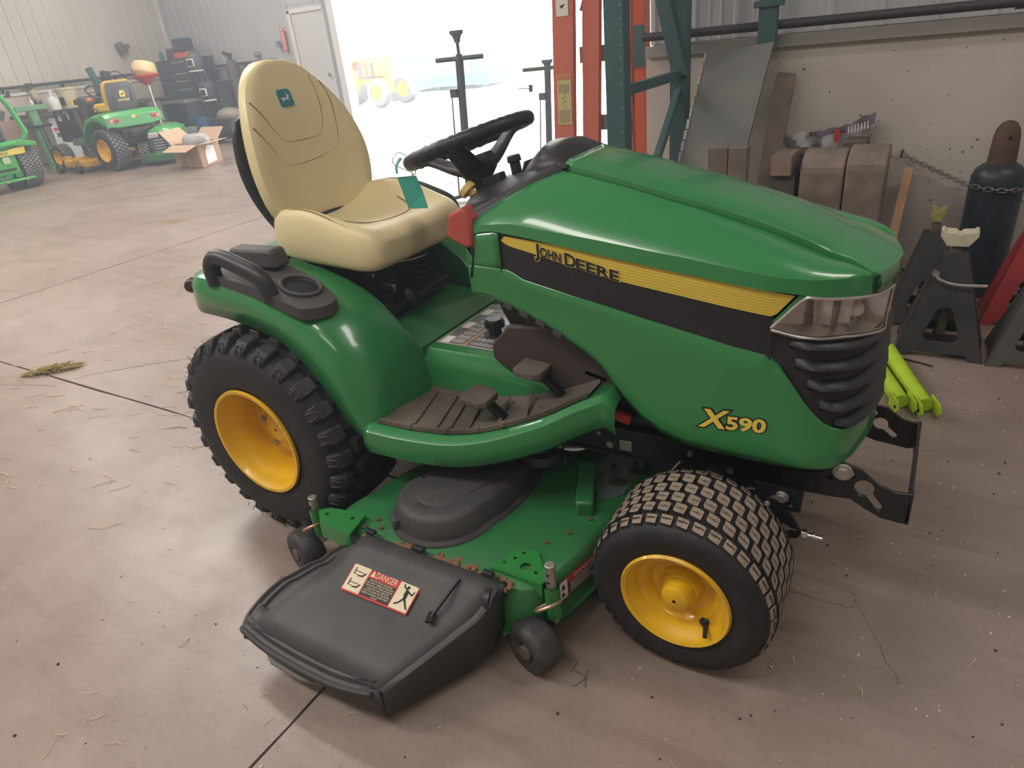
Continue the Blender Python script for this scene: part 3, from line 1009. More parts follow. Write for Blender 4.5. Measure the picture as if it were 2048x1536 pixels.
def fenders():
    L0 = [(-.235, -.440, .700), (-.19, -.458, .695), (-.12, -.465, .695), (-.04, -.465, .688), (.05, -.465, .672), (.133, -.465, .648), (.20, -.465, .602), (.254, -.465, .546), (.295, -.462, .482), (.33, -.46, .419), (.385, -.45, .360)]
    L1 = [(-.262, -.42, .765), (-.20, -.452, .772), (-.13, -.462, .772), (-.04, -.462, .762), (.07, -.460, .738), (.165, -.457, .695), (.24, -.457, .640), (.298, -.457, .572), (.338, -.454, .50), (.367, -.451, .43), (.405, -.442, .367)]
    L1b = [(-.255, -.40, .790), (-.20, -.435, .797), (-.13, -.447, .797), (-.035, -.449, .788), (.08, -.446, .763), (.183, -.443, .721), (.262, -.443, .664), (.318, -.443, .592), (.356, -.441, .51), (.382, -.437, .436), (.412, -.43, .37)]
    L2 = [(-.245, -.36, .800), (-.19, -.40, .808), (-.12, -.41, .808), (-.03, -.41, .800), (.09, -.408, .776), (.20, -.405, .737), (.283, -.405, .678), (.336, -.405, .602), (.372, -.403, .515), (.395, -.40, .44), (.415, -.40, .372)]
    L3 = [(-.245, -.235, .800), (-.19, -.235, .808), (-.12, -.235, .808), (-.03, -.235, .802), (.09, -.232, .783), (.20, -.23, .748), (.285, -.228, .700), (.345, -.225, .638), (.395, -.222, .58), (.425, -.22, .49), (.435, -.22, .40)]
    L4 = [(x, y+.022, z-.012) for x, y, z in L3]
    L5 = [(-.245, -.200, .62), (-.19, -.20, .62), (-.12, -.20, .62), (-.03, -.20, .60), (.09, -.20, .595), (.20, -.20, .59), (.285, -.20, .585), (.35, -.20, .575), (.40, -.195, .555), (.43, -.19, .48), (.44, -.19, .40)]
    for sgn in (1, -1):
        f = (lambda p: Vector(p)) if sgn > 0 else MIR
        m = MB()
        rows = [smooth_poly([f(p) for p in L], 4) for L in (L0, L1, L1b, L2, L3, L4, L5)]
        m.grid(rows)
        # rear face
        m.grid([[f((-.235, -.440, .700)), f((-.262, -.42, .765)), f((-.255, -.40, .79)), f((-.245, -.36, .80)), f((-.245, -.235, .80)), f((-.245, -.20, .785))],
                [f((-.235, -.42, .700)), f((-.25, -.40, .70)), f((-.25, -.38, .70)), f((-.25, -.34, .70)), f((-.25, -.23, .70)), f((-.25, -.20, .70))]])
        m.build('fender', GREEN, TR, sm=40, solid=.006)
        t = MB()
        t.ell(f((-.258, -.395, .755)), (.02, .045, .028), 14, 8, rot_z(-.5*sgn))
        t.build('tail_lamp', pm('dark_red_lens', (.06, .025, .028), .25), TR)
    # deck under the seat and rear bridge
    m = MB()
    m.loft([[Vector((x, y, z)) for y, z in ((-.21, z0), (-.12, z0), (.12, z0), (.21, z0), (.21, z0-.02), (-.21, z0-.02))] for x, z0 in ((-.25, .625), (.20, .60), (.36, .585), (.42, .56))])
    m.build('seat_deck', DKGREEN, TR, sm=30)
    m = MB(); m.box((-.20, 0, .785), (.11, .50, .035)); m.box((-.245, 0, .70), (.02, .62, .17)); m.build('rear_bridge', GREEN, TR, bevel=.012)
    m = MB(); m.box((-.07, -.10, .74), (.12, .16, .03), rot_y(.25)); m.build('rear_hatch', GREYP, TR, bevel=.006)
    m = MB(); m.box((.02, -.165, .70), (.05, .06, .004)); m.build('caution_plate', WHITEP, TR)
    for k, (x, y) in enumerate(((-.02, -.17), (.045, -.17))):
        m = MB(); m.cyl((x, y, .700), (x, y, .712), .008, n=6); m.build('bolt', BLACKM, TR)
    # tray with grab handle and cup holder
    for sgn in (1, -1):
        f = (lambda p: Vector(p)) if sgn > 0 else MIR
        tz = lambda x: .812-.10*max(0, x+.12)-.22*max(0, x-.02)**1.25
        poly = [(-.135, -.44), (-.145, -.32), (-.12, -.285), (.02, -.28), (.12, -.295), (.235, -.325), (.262, -.35), (.268, -.385), (.25, -.43), (.215, -.452), (.06, -.452)]
        P = smooth_poly([(a, b, 0) for a, b in poly], 4, closed=True)
        m = MB()
        up = [f((p.x, p.y, tz(p.x)+.004)) for p in P]
        lo = [f((p.x, p.y, tz(p.x)-.028)) for p in P]
        cx, cy = .155, -.362
        hole = [(cx+.052*cos(2*pi*k/len(P)), cy+.047*sin(2*pi*k/len(P))) for k in range(len(P))]
        # align hole ring start with outline start
        a0 = math.atan2(P[0].y-cy, P[0].x-cx)
        d = -1
        hole = [(cx+.052*cos(a0+d*2*pi*k/len(P)), cy+.047*sin(a0+d*2*pi*k/len(P))) for k in range(len(P))]
        # outline direction test
        area = sum(P[i].x*P[(i+1) % len(P)].y-P[(i+1) % len(P)].x*P[i].y for i in range(len(P)))
        if area > 0:
            hole = [(cx+.052*cos(a0+2*pi*k/len(P)), cy+.047*sin(a0+2*pi*k/len(P))) for k in range(len(P))]
        h1 = [f((a, b, tz(cx)+.006+(a-cx)*-.30)) for a, b in hole]
        h2 = [f((cx+(a-cx)*.96, cy+(b-cy)*.96, tz(cx)+.002+(a-cx)*-.36)) for a, b in hole]
        m.loft([lo, up, h1, h2], cap=False)
        q2 = MB(); q2.add(h2, [tuple(range(len(h2)))])  # flat black disc, painted as the shaded depth of the cup hole
        tr = m.build('cup_tray', GREYP, TR, sm=40); q2.build('cup_hole_shade', pm('shade_black', (.008, .010, .012), .6), tr, sm=0)
        r = MB(); r.tube([f((cx+.056*cos(2*pi*k/28), cy+.051*sin(2*pi*k/28), tz(cx)+.010+.056*cos(2*pi*k/28)*-.30)) for k in range(28)], .006, 8, closed=True)
        r.build('cup_rim', GREYP, tr)
        r = MB(); r.box(f((-.055, -.315, .832)), (.19, .07, .055), rot_z(.06*sgn), top=(.9, .8)); r.build('tray_box', GREYP, tr, bevel=.01)
        h = MB()
        pts = smooth_poly([f(p) for p in ((-.095, -.445, .785), (-.097, -.445, .83), (-.080, -.444, .858), (-.045, -.443, .866), (.04, -.441, .842), (.085, -.440, .826), (.105, -.440, .808), (.122, -.440, .762))], 5)
        h.tube(pts, .024, 12)
        h.build('grab_handle', BLACK, tr, sm=60)
fenders()

def platform():
    OUT = [(.375, -.447, .425), (.46, -.44, .420), (.56, -.43, .420), (.64, -.42, .425), (.71, -.405, .437), (.78, -.385, .456), (.88, -.350, .492), (.96, -.308, .530), (1.02, -.275, .552)]
    for sgn in (1, -1):
        f = (lambda p: Vector(p)) if sgn > 0 else MIR
        o = smooth_poly([f(p) for p in OUT], 4)
        g = MB()
        sg = Vector((0, -1 if sgn > 0 else 1, 0))
        rows = []
        rows.append([p+sg*-.004+Vector((0, 0, -.095)) for p in o])
        rows.append([p+sg*.012+Vector((0, 0, -.082)) for p in o])
        rows.append([p+sg*.018+Vector((0, 0, -.05)) for p in o])
        rows.append([p+sg*.012+Vector((0, 0, -.016)) for p in o])
        rows.append([p+sg*-.008+Vector((0, 0, -.001)) for p in o])
        rows.append([Vector((p.x, math.copysign(.17, p.y), p.z)) for p in o])
        g.grid(rows)
        g.grid([[r[-1] for r in rows], [r[-1]+Vector((.03, 0, -.02)) for r in rows]])
        g.build('footrest', GREEN, TR, sm=40, solid=.004)
        # rubber mat
        m = MB()
        o2 = [p for p in o if p.x > .39 and p.x < .985]
        def my(p, k): # k 0 outer..1 inner
            yo, yi = abs(p.y)-.016, .205
            y = yo+(yi-yo)*k
            return Vector((p.x, math.copysign(y, p.y), p.z+.010))
        rim = [my(p, 0)+Vector((0, 0, .004)) for p in o2]
        rows = [[p+Vector((0, 0, -.012)) for p in rim], rim, [my(p, .05)+Vector((0, 0, .004)) for p in o2], [my(p, .08)+Vector((0, 0, -.004)) for p in o2], [my(p, .5)+Vector((0, 0, -.004)) for p in o2], [my(p, .94)+Vector((0, 0, -.004)) for p in o2], [my(p, .97)+Vector((0, 0, .005)) for p in o2], [my(p, 1)+Vector((0, 0, .005)) for p in o2], [my(p, 1)+Vector((0, 0, -.012)) for p in o2]]
        m.grid(rows)
        m.grid([[r[0] for r in rows], [r[0]+Vector((-.006, 0, -.012)) for r in rows]])
        mt = m.build('foot_mat', MAT_R, TR, sm=30)
        # tread bars across the mat
        for xx in (.50, .58, .63, .68, .76, .84):
            q = min(o2, key=lambda p: abs(p.x-xx))
            b = MB()
            a0, a1 = my(q, .10), my(q, .9)
            a1 = a1+Vector((-.05, 0, 0))
            b.bar(a0+Vector((0, 0, -.002)), a1+Vector((0, 0, -.002)), .008, .006)
            b.build('mat_rib', MAT_R, mt, sm=0)
        for k in range(4):
            q = o2[len(o2)*(k+1)//6]
            b = MB(); p = my(q, .02); b.cyl(p+Vector((0, 0, -.002)), p+Vector((0, 0, .008)), .010, .008, n=10); b.build('mat_stud', MAT_R, mt)
    # tunnel between the footrests
    t = MB()
    prof = [(-.205, .40), (-.203, .50), (-.198, .535), (-.185, .550), (-.16, .553), (.16, .553), (.185, .550), (.198, .535), (.203, .50), (.205, .40)]
    st = [(.40, 0, 1), (.425, .0, 1), (.55, 0, 1), (.66, 0, 1), (.70, -.015, 1), (.78, -.025, 1), (.88, -.012, 1), (.97, .002, 1)]
    t.loft([[Vector((x, y*k, z+dz*(1 if z > .45 else 0))) for y, z in prof] for x, dz, k in st], closed=False, cap=False)
    t.build('tunnel', GREEN, TR, sm=40)
    # instruction plate
    d = MB()
    d.prism([(.43, -.155), (.655, -.155), (.675, -.12), (.675, .14), (.66, .155), (.43, .155)], lambda a, b: (a, b, .5545), (0, 0, .0012), 0)
    lab = d.build('warning_plate', pm('plate_silver', (.42, .42, .41), .4), TR, sm=0)
    q = MB()
    q.prism([(.435, -.15), (.52, -.15), (.52, .15), (.435, .15)], lambda a, b: (a, b, .5558), (0, 0, .0004), 0)
    q.prism([(.532, -.148), (.652, -.148), (.652, .02), (.532, .02)], lambda a, b: (a, b, .5558), (0, 0, .0004), 2)
    for yy in (-.15, -.04, .07):
        q.prism([(.44, yy), (.47, yy), (.47, yy+.045), (.44, yy+.045)], lambda a, b: (a, b, .5562), (0, 0, .0004), 1)
    rg = random.Random(5)
    for k in range(44):
        a, b = .476+.008*(k % 5), -.14+.03*(k // 5)
        q.prism([(a, b), (a+.003, b), (a+.003, b+rg.uniform(.014, .026)), (a, b+.02)], lambda a, b: (a, b, .5562), (0, 0, .0003), 1)
    for k in range(60):
        a, b = .54+.0085*(k % 12), -.14+.03*(k // 12)
        q.prism([(a, b), (a+.003, b), (a+.003, b+rg.uniform(.012, .026)), (a, b+.018)], lambda a, b: (a, b, .5562), (0, 0, .0003), 1)
    q.prism([(.524, -.152), (.529, -.152), (.529, .152), (.524, .152)], lambda a, b: (a, b, .5562), (0, 0, .0005), 3)
    for a, b in ((.60, -.08), (.57, -.02), (.63, -.13)):
        q.add([(a+.008*cos(t_*pi/5), b+.008*sin(t_*pi/5), .5566) for t_ in range(10)], [tuple(range(10))], 4)
    q.build('plate_print', [pm('plate_grey', (.16, .16, .16), .5), WHITEP, pm('plate_dark', (.10, .10, .11), .5), pm('plate_orange', (.75, .22, .05), .5), pm('plate_amber', (.80, .50, .05), .5)], lab, sm=0)
    c = MB()
    c.lathe([(.0, .052), (.022, .052), (.026, .046), (.026, .028), (.020, .024), (.019, .006), (.034, .005), (.036, 0)], (.575, -.055, .555), (0, 0, 1), 20)
    fc = c.build('fuel_cap', BLACK, TR, sm=35)
    c = MB()
    for k in range(10):
        a = 2*pi*k/10
        c.box((.575+.026*cos(a), -.055+.026*sin(a), .555+.037), (.008, .008, .018), rot_z(a))
    c.build('cap_grip', BLACK, fc, sm=0)
    # pedals
    for px_, py_, s in ((.685, -.325, 1.0), (.80, -.235, 1.05)):
        z0 = .445 if px_ < .75 else .50
        m = MB()
        m.bar((px_+.09, py_+.012, z0-.015), (px_+.012, py_, z0+.062*s), .028, .014)
        pd = m.build('foot_pedal', BLACKM, TR, sm=0, bevel=.003)
        p = MB()
        poly = [(-.040, -.026), (-.030, -.036), (.024, -.036), (.040, -.024), (.040, .024), (.024, .036), (-.030, .036), (-.040, .026)]
        R = rot_y(.10)
        p.prism(poly, lambda a, b: Vector((px_, py_, z0+.052*s))+R @ Vector((a, b*1.2, 0)), R @ Vector((0, 0, .020)))
        p.build('pedal_pad', MAT_R, pd, bevel=.004)
platform()

def chassis():
    for y in (-.17, .17):
        m = MB()
        m.box((.72, y, .36), (1.45, .012, .085)); m.box((.72, y*.93, .32), (1.45, .05, .008)); m.box((.72, y*.93, .40), (1.45, .05, .008))
        fr = m.build('frame_rail', BLACKM, TR, sm=0)
        for x, z, r in ((.985, .345, .010), (1.20, .368, .007), (1.30, .345, .008), (.955, .375, .006)):
            b = MB(); s = -1 if y < 0 else 1
            b.cyl((x, y+s*.004, z), (x, y+s*.012, z), r, n=10); b.build('rail_bolt', ZINC, fr)
        b = MB(); s = -1 if y < 0 else 1
        b.box((1.03, y+s*.009, .352), (.035, .006, .032)); b.build('rail_clip', ZINC, fr, bevel=.002)
    m = MB(); m.box((1.05, 0, .52), (.62, .36, .22)); m.box((1.1, 0, .70), (.7, .40, .16)); m.box((.60, 0, .33), (.6, .30, .12)); m.box((0, 0, .33), (.5, .36, .22))
    m.build('engine_block', BLACKM, TR, sm=0, bevel=.02)
    m = MB(); m.cyl((0, -.40, .33), (0, .40, .33), .035, n=14); m.build('rear_axle', BLACKM, TR)
    m = MB(); m.bar((1.275, -.36, .235), (1.275, .36, .235), .06, .075); m.cyl((1.275, -.35, .15), (1.275, -.35, .29), .028, n=14); m.cyl((1.275, .35, .15), (1.275, .35, .29), .028, n=14)
    m.cyl((1.275, -.46, .212), (1.275, .46, .212), .018, n=12); m.bar((1.20, -.33, .26), (1.16, .33, .26), .02, .02)
    m.build('front_axle', BLACKM, TR, bevel=.006)
    m = MB()
    m.loft([[Vector((x, y, z)) for y, z in ((-.205, zb), (-.205, zt), (-.14, zt), (-.14, zb))] for x, zb, zt in ((.66, .56, .60), (.72, .52, .665), (.86, .50, .675), (.98, .49, .60), (1.02, .50, .56))])
    m.build('heat_shield', BROWND, TR, bevel=.008)
    m = MB(); m.bar((.985, -.20, .462), (1.055, -.20, .445), .02, .024); m.build('release_lever', RED, TR, bevel=.004)
    m = MB(); m.bar((.93, -.19, .565), (1.0, -.19, .55), .03, .022); m.build('drain_hose', BROWND, TR, bevel=.006)
    m = MB()
    for k in range(4):
        u = .76+k*.045
        z = lerp1(BOTP, u)+.006
        p = S(u, z, .001)
        m.box(p, (.026, .006, .014), rot_y(.42))
    m.build('hood_vents', GREYP, TR, kind='stuff', bevel=.002)
    m = MB(); m.tube([(1.128, -.2, .262), (1.150, -.2, .302), (1.185, -.2, .356)], .0055, 8); m.build('bright_rod', STEEL, TR)
    # lift linkage odds and ends ahead of the axle
    m = MB()
    m.bar((1.15, -.12, .30), (1.36, -.16, .29), .03, .012); m.box((1.31, -.17, .315), (.03, .01, .045)); m.cyl((1.36, -.20, .30), (1.36, -.12, .30), .024, n=14)
    m.build('steering_link', BLACKM, TR, bevel=.004)
    m = MB(); m.prism([(0, 0), (.04, -.008), (.034, -.04)], lambda a, b: (1.245+a, -.188, .335+b), (0, .008, 0)); m.build('gusset', ZINC, TR, sm=0)

def keyhole(cx, cz, r, L, ang, n=14):
    """outline of a keyhole slot"""
    out = []
    w = r*.42
    a0 = math.asin(w/r)
    for k in range(n+1):
        a = ang+a0+(2*pi-2*a0)*k/n
        out.append((cx+r*cos(a), cz+r*sin(a)))
    for k in range(5):
        a = ang-pi/2+pi*k/4
        out.append((cx+L*cos(ang)+w*cos(a), cz+L*sin(ang)+w*sin(a)))
    return out

def holed_plate(mb, outline, holes, fn, ext, mi=0):
    """flat plate with real holes: fills the outline minus holes"""
    bm = bmesh.new()
    edges = []
    for loop in [outline]+holes:
        vs = [bm.verts.new((a, b, 0)) for a, b in loop]
        for i in range(len(vs)):
            edges.append(bm.edges.new((vs[i], vs[(i+1) % len(vs)])))
    bmesh.ops.triangle_fill(bm, use_beauty=True, use_dissolve=False, edges=edges)
    bm.verts.ensure_lookup_table()
    bm.verts.index_update()
    n = len(bm.verts)
    P = [Vector(fn(v.co.x, v.co.y)) for v in bm.verts]
    e = Vector(ext)
    fs = [tuple(v.index for v in f.verts) for f in bm.faces]
    fs2 = [tuple(i+n for i in reversed(q)) for q in fs]
    side = []
    off = 0
    for loop in [outline]+holes:
        m = len(loop)
        side += [(off+i, off+(i+1) % m, off+(i+1) % m+n, off+i+n) for i in range(m)]
        off += m
    bm.free()
    mb.add(P+[p+e for p in P], fs+fs2+side, mi)
circ2 = lambda x, z, r, n=16: [(x+r*cos(2*pi*k/n), z+r*sin(2*pi*k/n)) for k in range(n)]

def bracket():
    B = MB()
    out = [(1.42, .33), (1.42, .395), (1.50, .41), (1.517, .431), (1.546, .446), (1.581, .436), (1.615, .408), (1.648, .398), (1.678, .402), (1.683, .329), (1.672, .322), (1.628, .325), (1.60, .338), (1.566, .357), (1.526, .352), (1.467, .350)]
    holes = [keyhole(1.590, .392, .020, .052, radians(-52)), circ2(1.556, .421, .012), circ2(1.52, .40, .007, 10)]
    holed_plate(B, out, holes, lambda a, b: (a, -.205, b), (0, .008, 0))
    out2 = [(1.50, .31), (1.50, .37), (1.555, .385), (1.602, .378), (1.640, .352), (1.662, .348), (1.683, .35), (1.683, .277), (1.663, .268), (1.621, .272), (1.585, .275), (1.55, .285)]
    holes2 = [keyhole(1.592, .328, .018, .045, radians(-40)), circ2(1.572, .357, .009, 12)]
    holed_plate(B, out2, holes2, lambda a, b: (a, .20, b), (0, .008, 0))
    # cross plate between the arms, waisted in the middle
    out3 = [(-.205, .322), (-.205, .402), (-.185, .402), (-.16, .372), (-.05, .366), (.05, .362), (.15, .352), (.19, .355), (.208, .352), (.208, .268), (.17, .275), (.14, .30), (-.13, .318), (-.16, .322)]
    holed_plate(B, out3, [], lambda a, b: (1.675, a, b), (.008, 0, 0))
    B.box((1.47, 0, .37), (.12, .36, .03))
    bk = B.build('front_hitch', BLACKM, TR, sm=0, bevel=.0015, seg=1)
    D = MB()
    outl = [(1.368, .36), (1.474, .358), (1.471, .302), (1.446, .298), (1.470, .262), (1.478, .245), (1.472, .228), (1.452, .222), (1.386, .236)]
    holed_plate(D, outl, [circ2(1.412, .325, .009, 12), circ2(1.45, .312, .006, 10), keyhole(1.44, .247, .013, .025, 0)], lambda a, b: (a, -.222, b), (0, .008, 0))
    D.build('hanger_plate', BLACKM, TR, sm=0)
    for x, y, z, r in ((1.430, -.226, .338, .011), (1.545, -.214, .43, .015), (1.40, -.226, .31, .005)):
        b = MB(); b.cyl((x, y, z), (x, y-.012, z), r, n=6); b.cyl((x, y+.002, z), (x, y-.004, z), r*1.35, n=18); b.build('hitch_bolt', ZINC, bk, bevel=.001)
    b = MB(); b.cyl((1.476, -.215, .238), (1.525, -.215, .238), .0075, n=12); b.cyl((1.478, -.215, .238), (1.492, -.215, .238), .013, n=6); b.cyl((1.502, -.215, .238), (1.508, -.215, .238), .011, n=12)
    b.build('hitch_pin', STEEL, bk, bevel=.001)
chassis()
bracket()
# ------------------------------------------------------------------ wheels of the garden tractor
def tyre_profile(R, W, rr):
    """half-round tyre section: (radius, across) from outer bead round to inner bead"""
    return [(rr, .02*W), (rr+.012, -.01*W), (rr+.03, -.02*W), (rr+(R-rr)*.5, -.035*W), (rr+(R-rr)*.75, -.02*W), (R*.955, .03*W), (R*.985, .10*W), (R*.995, .22*W), (R, .5*W), (R*.995, .78*W), (R*.985, .90*W), (R*.955, .97*W), (rr+(R-rr)*.75, 1.02*W), (rr+(R-rr)*.5, 1.035*W), (rr+.02, 1.0*W), (rr, .97*W)]

def front_wheel(sgn):
    c = Vector((1.275, -.510*sgn, .209))
    ax = Vector((0, sgn, 0))   # pointing inwards
    R, W, rr = .201, .225, .1165
    m = MB()
    m.lathe(tyre_profile(R, W, rr), c, ax, 72)
    w = m.build('front_wheel', RUBBER, TR, sm=40)
    # turf blocks
    t = MB()
    u = Vector((1, 0, 0))
    n = 37
    def P(a, across, r):
        return c+ax*across+r*Vector((cos(a), 0, sin(a)))
    rows = [(.085, .115, -.003), (.25, .165, 0), (.417, .165, 0), (.583, .165, 0), (.75, .165, 0), (.915, .115, -.003)]
    for j, (f, wd, dr) in enumerate(rows):
        for k in range(n):
            a = 2*pi*(k+.5*(j % 2))/n
            da = 2*pi/n*.40
            hw = wd*W*.5*.90
            s = W*f
            r0, r1 = R*.97+dr, R+.008+dr
            def quad(rad, g):
                sk = .010
                return [P(a-da*g, s-hw*g-sk*0, rad), P(a-da*g, s+hw*g, rad), P(a+da*g, s+hw*g, rad), P(a+da*g, s-hw*g, rad)]
            # six-sided block with a kinked outline
            def blk(rad, g):
                q = [(-1, -1), (-1, .7), (-.7, 1), (1, 1), (1, -.7), (.7, -1)]
                return [P(a+da*g*p, s+hw*g*z+.15*hw*p, rad-(.007 if (j == 0 and z < 0) or (j == 5 and z > 0) else 0)) for p, z in q]
            lo, hi = blk(r0, 1.06), blk(r1, .92)
            o = t.add(lo+hi, [(i, (i+1) % 6, (i+1) % 6+6, i+6) for i in range(6)], 0)
            t.add(hi, [tuple(range(6))], 1)
            if 0 < j < 5 or True:
                # sipe groove
                e = .0004
                def q2(p, z, d): return P(a+da*p, s+hw*z+.15*hw*p, r1+e-(.007 if (j == 0 and z < 0) or (j == 5 and z > 0) else 0))
                t.add([q2(-.75, -.06, 0), q2(-.75, .06, 0), q2(.0, .12, 0), q2(.0, -.04, 0)], [(0, 1, 2, 3)], 2)
                t.add([q2(-.06, -.22, 0), q2(.06, -.22, 0), q2(.06, .22, 0), q2(-.06, .22, 0)], [(0, 1, 2, 3)], 2)
                t.add([q2(.0, -.12, 0), q2(.0, .02, 0), q2(.75, .04, 0), q2(.75, -.07, 0)], [(0, 1, 2, 3)], 2)
    t.build('tread', [RUBBER, DUSTY, pm('sipe_brown', (.07, .05, .035), .9)], w, sm=0, kind='stuff')
    r = MB()
    r.lathe([(.121, .004), (.1245, -.004), (.1205, -.010), (.113, -.006), (.109, .006), (.102, .016), (.097, .030), (.090, .034), (.083, .034), (.078, .040), (.070, .056), (.058, .060), (.050, .058), (.044, .050), (.040, .036), (.036, .034), (.033, .008), (.029, .001), (.02, -.003), (.004, -.004)], c, ax, 48)
    rim = r.build('rim', YELLOW, w, sm=35)
    v = MB()
    vp = c+Vector((.060, 0, -.072))
    v.ell(vp+ax*.034, (.014, .008, .014), 14, 8)
    v.cyl(vp+ax*.036, vp+Vector((.012, -.012*sgn, .008)), .006, .005, n=10)
    v.build('valve', BLACK, w)

def rear_wheel(sgn):
    c = Vector((0, -.532*sgn, .33))
    ax = Vector((0, sgn, 0))
    R, W, rr = .312, .285, .166
    m = MB()
    m.lathe(tyre_profile(R, W, rr), c, ax, 72)
    w = m.build('rear_wheel', RUBBER, TR, sm=40)
    def P(a, across, r): return c+ax*across+r*Vector((cos(a), 0, sin(a)))
    t = MB()
    n = 26
    lug = pm('lug_rubber', (.024, .025, .028), .6, noise=(25, (.07, .065, .06), .4))
    for k in range(n):
        # shoulder lugs both sides (tapered, running down the side wall), then two staggered inner rows
        for side in (0, 1):
            a = 2*pi*(k+.5*side)/n
            da = 2*pi/n*.30
            fl = (lambda f: f) if side == 0 else (lambda f: 1-f)
            sec = [(fl(-.012)*W, R*.935, .70), (fl(.0)*W, R*.985, .90), (fl(.07)*W, R+.016, 1.0), (fl(.19)*W, R+.021, .8)]
            out = [[P(a-da*g, s, r), P(a+da*g, s, r)] for s, r, g in sec]
            inn = [[P(a-da*g*1.15, s+(.012 if side == 0 else -.012), r-.03), P(a+da*g*1.15, s+(.012 if side == 0 else -.012), r-.03)] for s, r, g in sec]
            rings = [[o_[0], o_[1], i_[1], i_[0]] for o_, i_ in zip(out, inn)]
            t.loft(rings)
            # raised trapezoid outline on the shoulder lug
            s, r, g = sec[1]
        for j, f in enumerate((.36, .64)):
            a = 2*pi*(k+.25+.5*j)/n
            da = 2*pi/n*.33
            hw = .11*W
            lo = [P(a+da*p*1.1, W*f+hw*q*1.1, R-.004) for p, q in ((-1, -1), (-.6, 1), (1, 1), (.6, -1))]
            hi = [P(a+da*p*.9, W*f+hw*q*.9, R+.022) for p, q in ((-1, -1), (-.6, 1), (1, 1), (.6, -1))]
            t.loft([lo, hi])
    t.build('tread', lug, w, sm=0, kind='stuff', bevel=.003, seg=1)
    # lug edge marks
    e = MB()
    for k in range(n):
        a = 2*pi*k/n
        da = 2*pi/n*.22
        q = [P(a-da*.75, -.010*W, R*.945), P(a-da*.5, .035*W, R+.006), P(a+da*.5, .035*W, R+.006), P(a+da*.75, -.010*W, R*.945)]
        q = [p-ax*.004 for p in q]
        e.tube(q, .0022, 5)
    e.build('lug_edge', pm('worn_rubber', (.07, .07, .07), .7), w, kind='stuff')
    h = MB()
    rg = random.Random(11)
    for k in range(90):
        a = 2*pi*k/90+rg.uniform(-.02, .02)
        s = rg.choice((.02, .06, .5, .95))
        L = rg.uniform(.010, .018)
        p0 = P(a, s*W, R+.010)
        d = Vector((cos(a), 0, sin(a)))
        h.cyl(p0, p0+d*L+Vector((0, -.003, .0)), .0011, .0007, n=4)
    h.build('rubber_hairs', RUBBER, w, sm=0, kind='stuff')
    r = MB()
    r.lathe([(.170, .0), (.174, -.006), (.172, -.013), (.163, -.012), (.158, -.002), (.152, .012), (.150, .03), (.146, .036), (.140, .075), (.138, .095), (.134, .112), (.12, .118), (.100, .112), (.092, .098), (.085, .094), (.062, .092), (.052, .080), (.040, .072), (.030, .070), (.004, .068)], c, ax, 56)
    r.build('rim', YELLOW, w, sm=35)
    for k in range(5):
        a = 2*pi*k/5+.4
        b = MB(); b.cyl(P(a, .096, .072), P(a, .076, .072), .010, n=6); b.build('lug_bolt', ZINC, w, bevel=.001)
    b = MB(); p = P(radians(50), .03, .147); b.box(p, (.012, .02, .012), rot_y(-.8)); b.build('valve', BLACK, w, bevel=.002)
for s_ in (1, -1):
    front_wheel(s_)
    rear_wheel(s_)

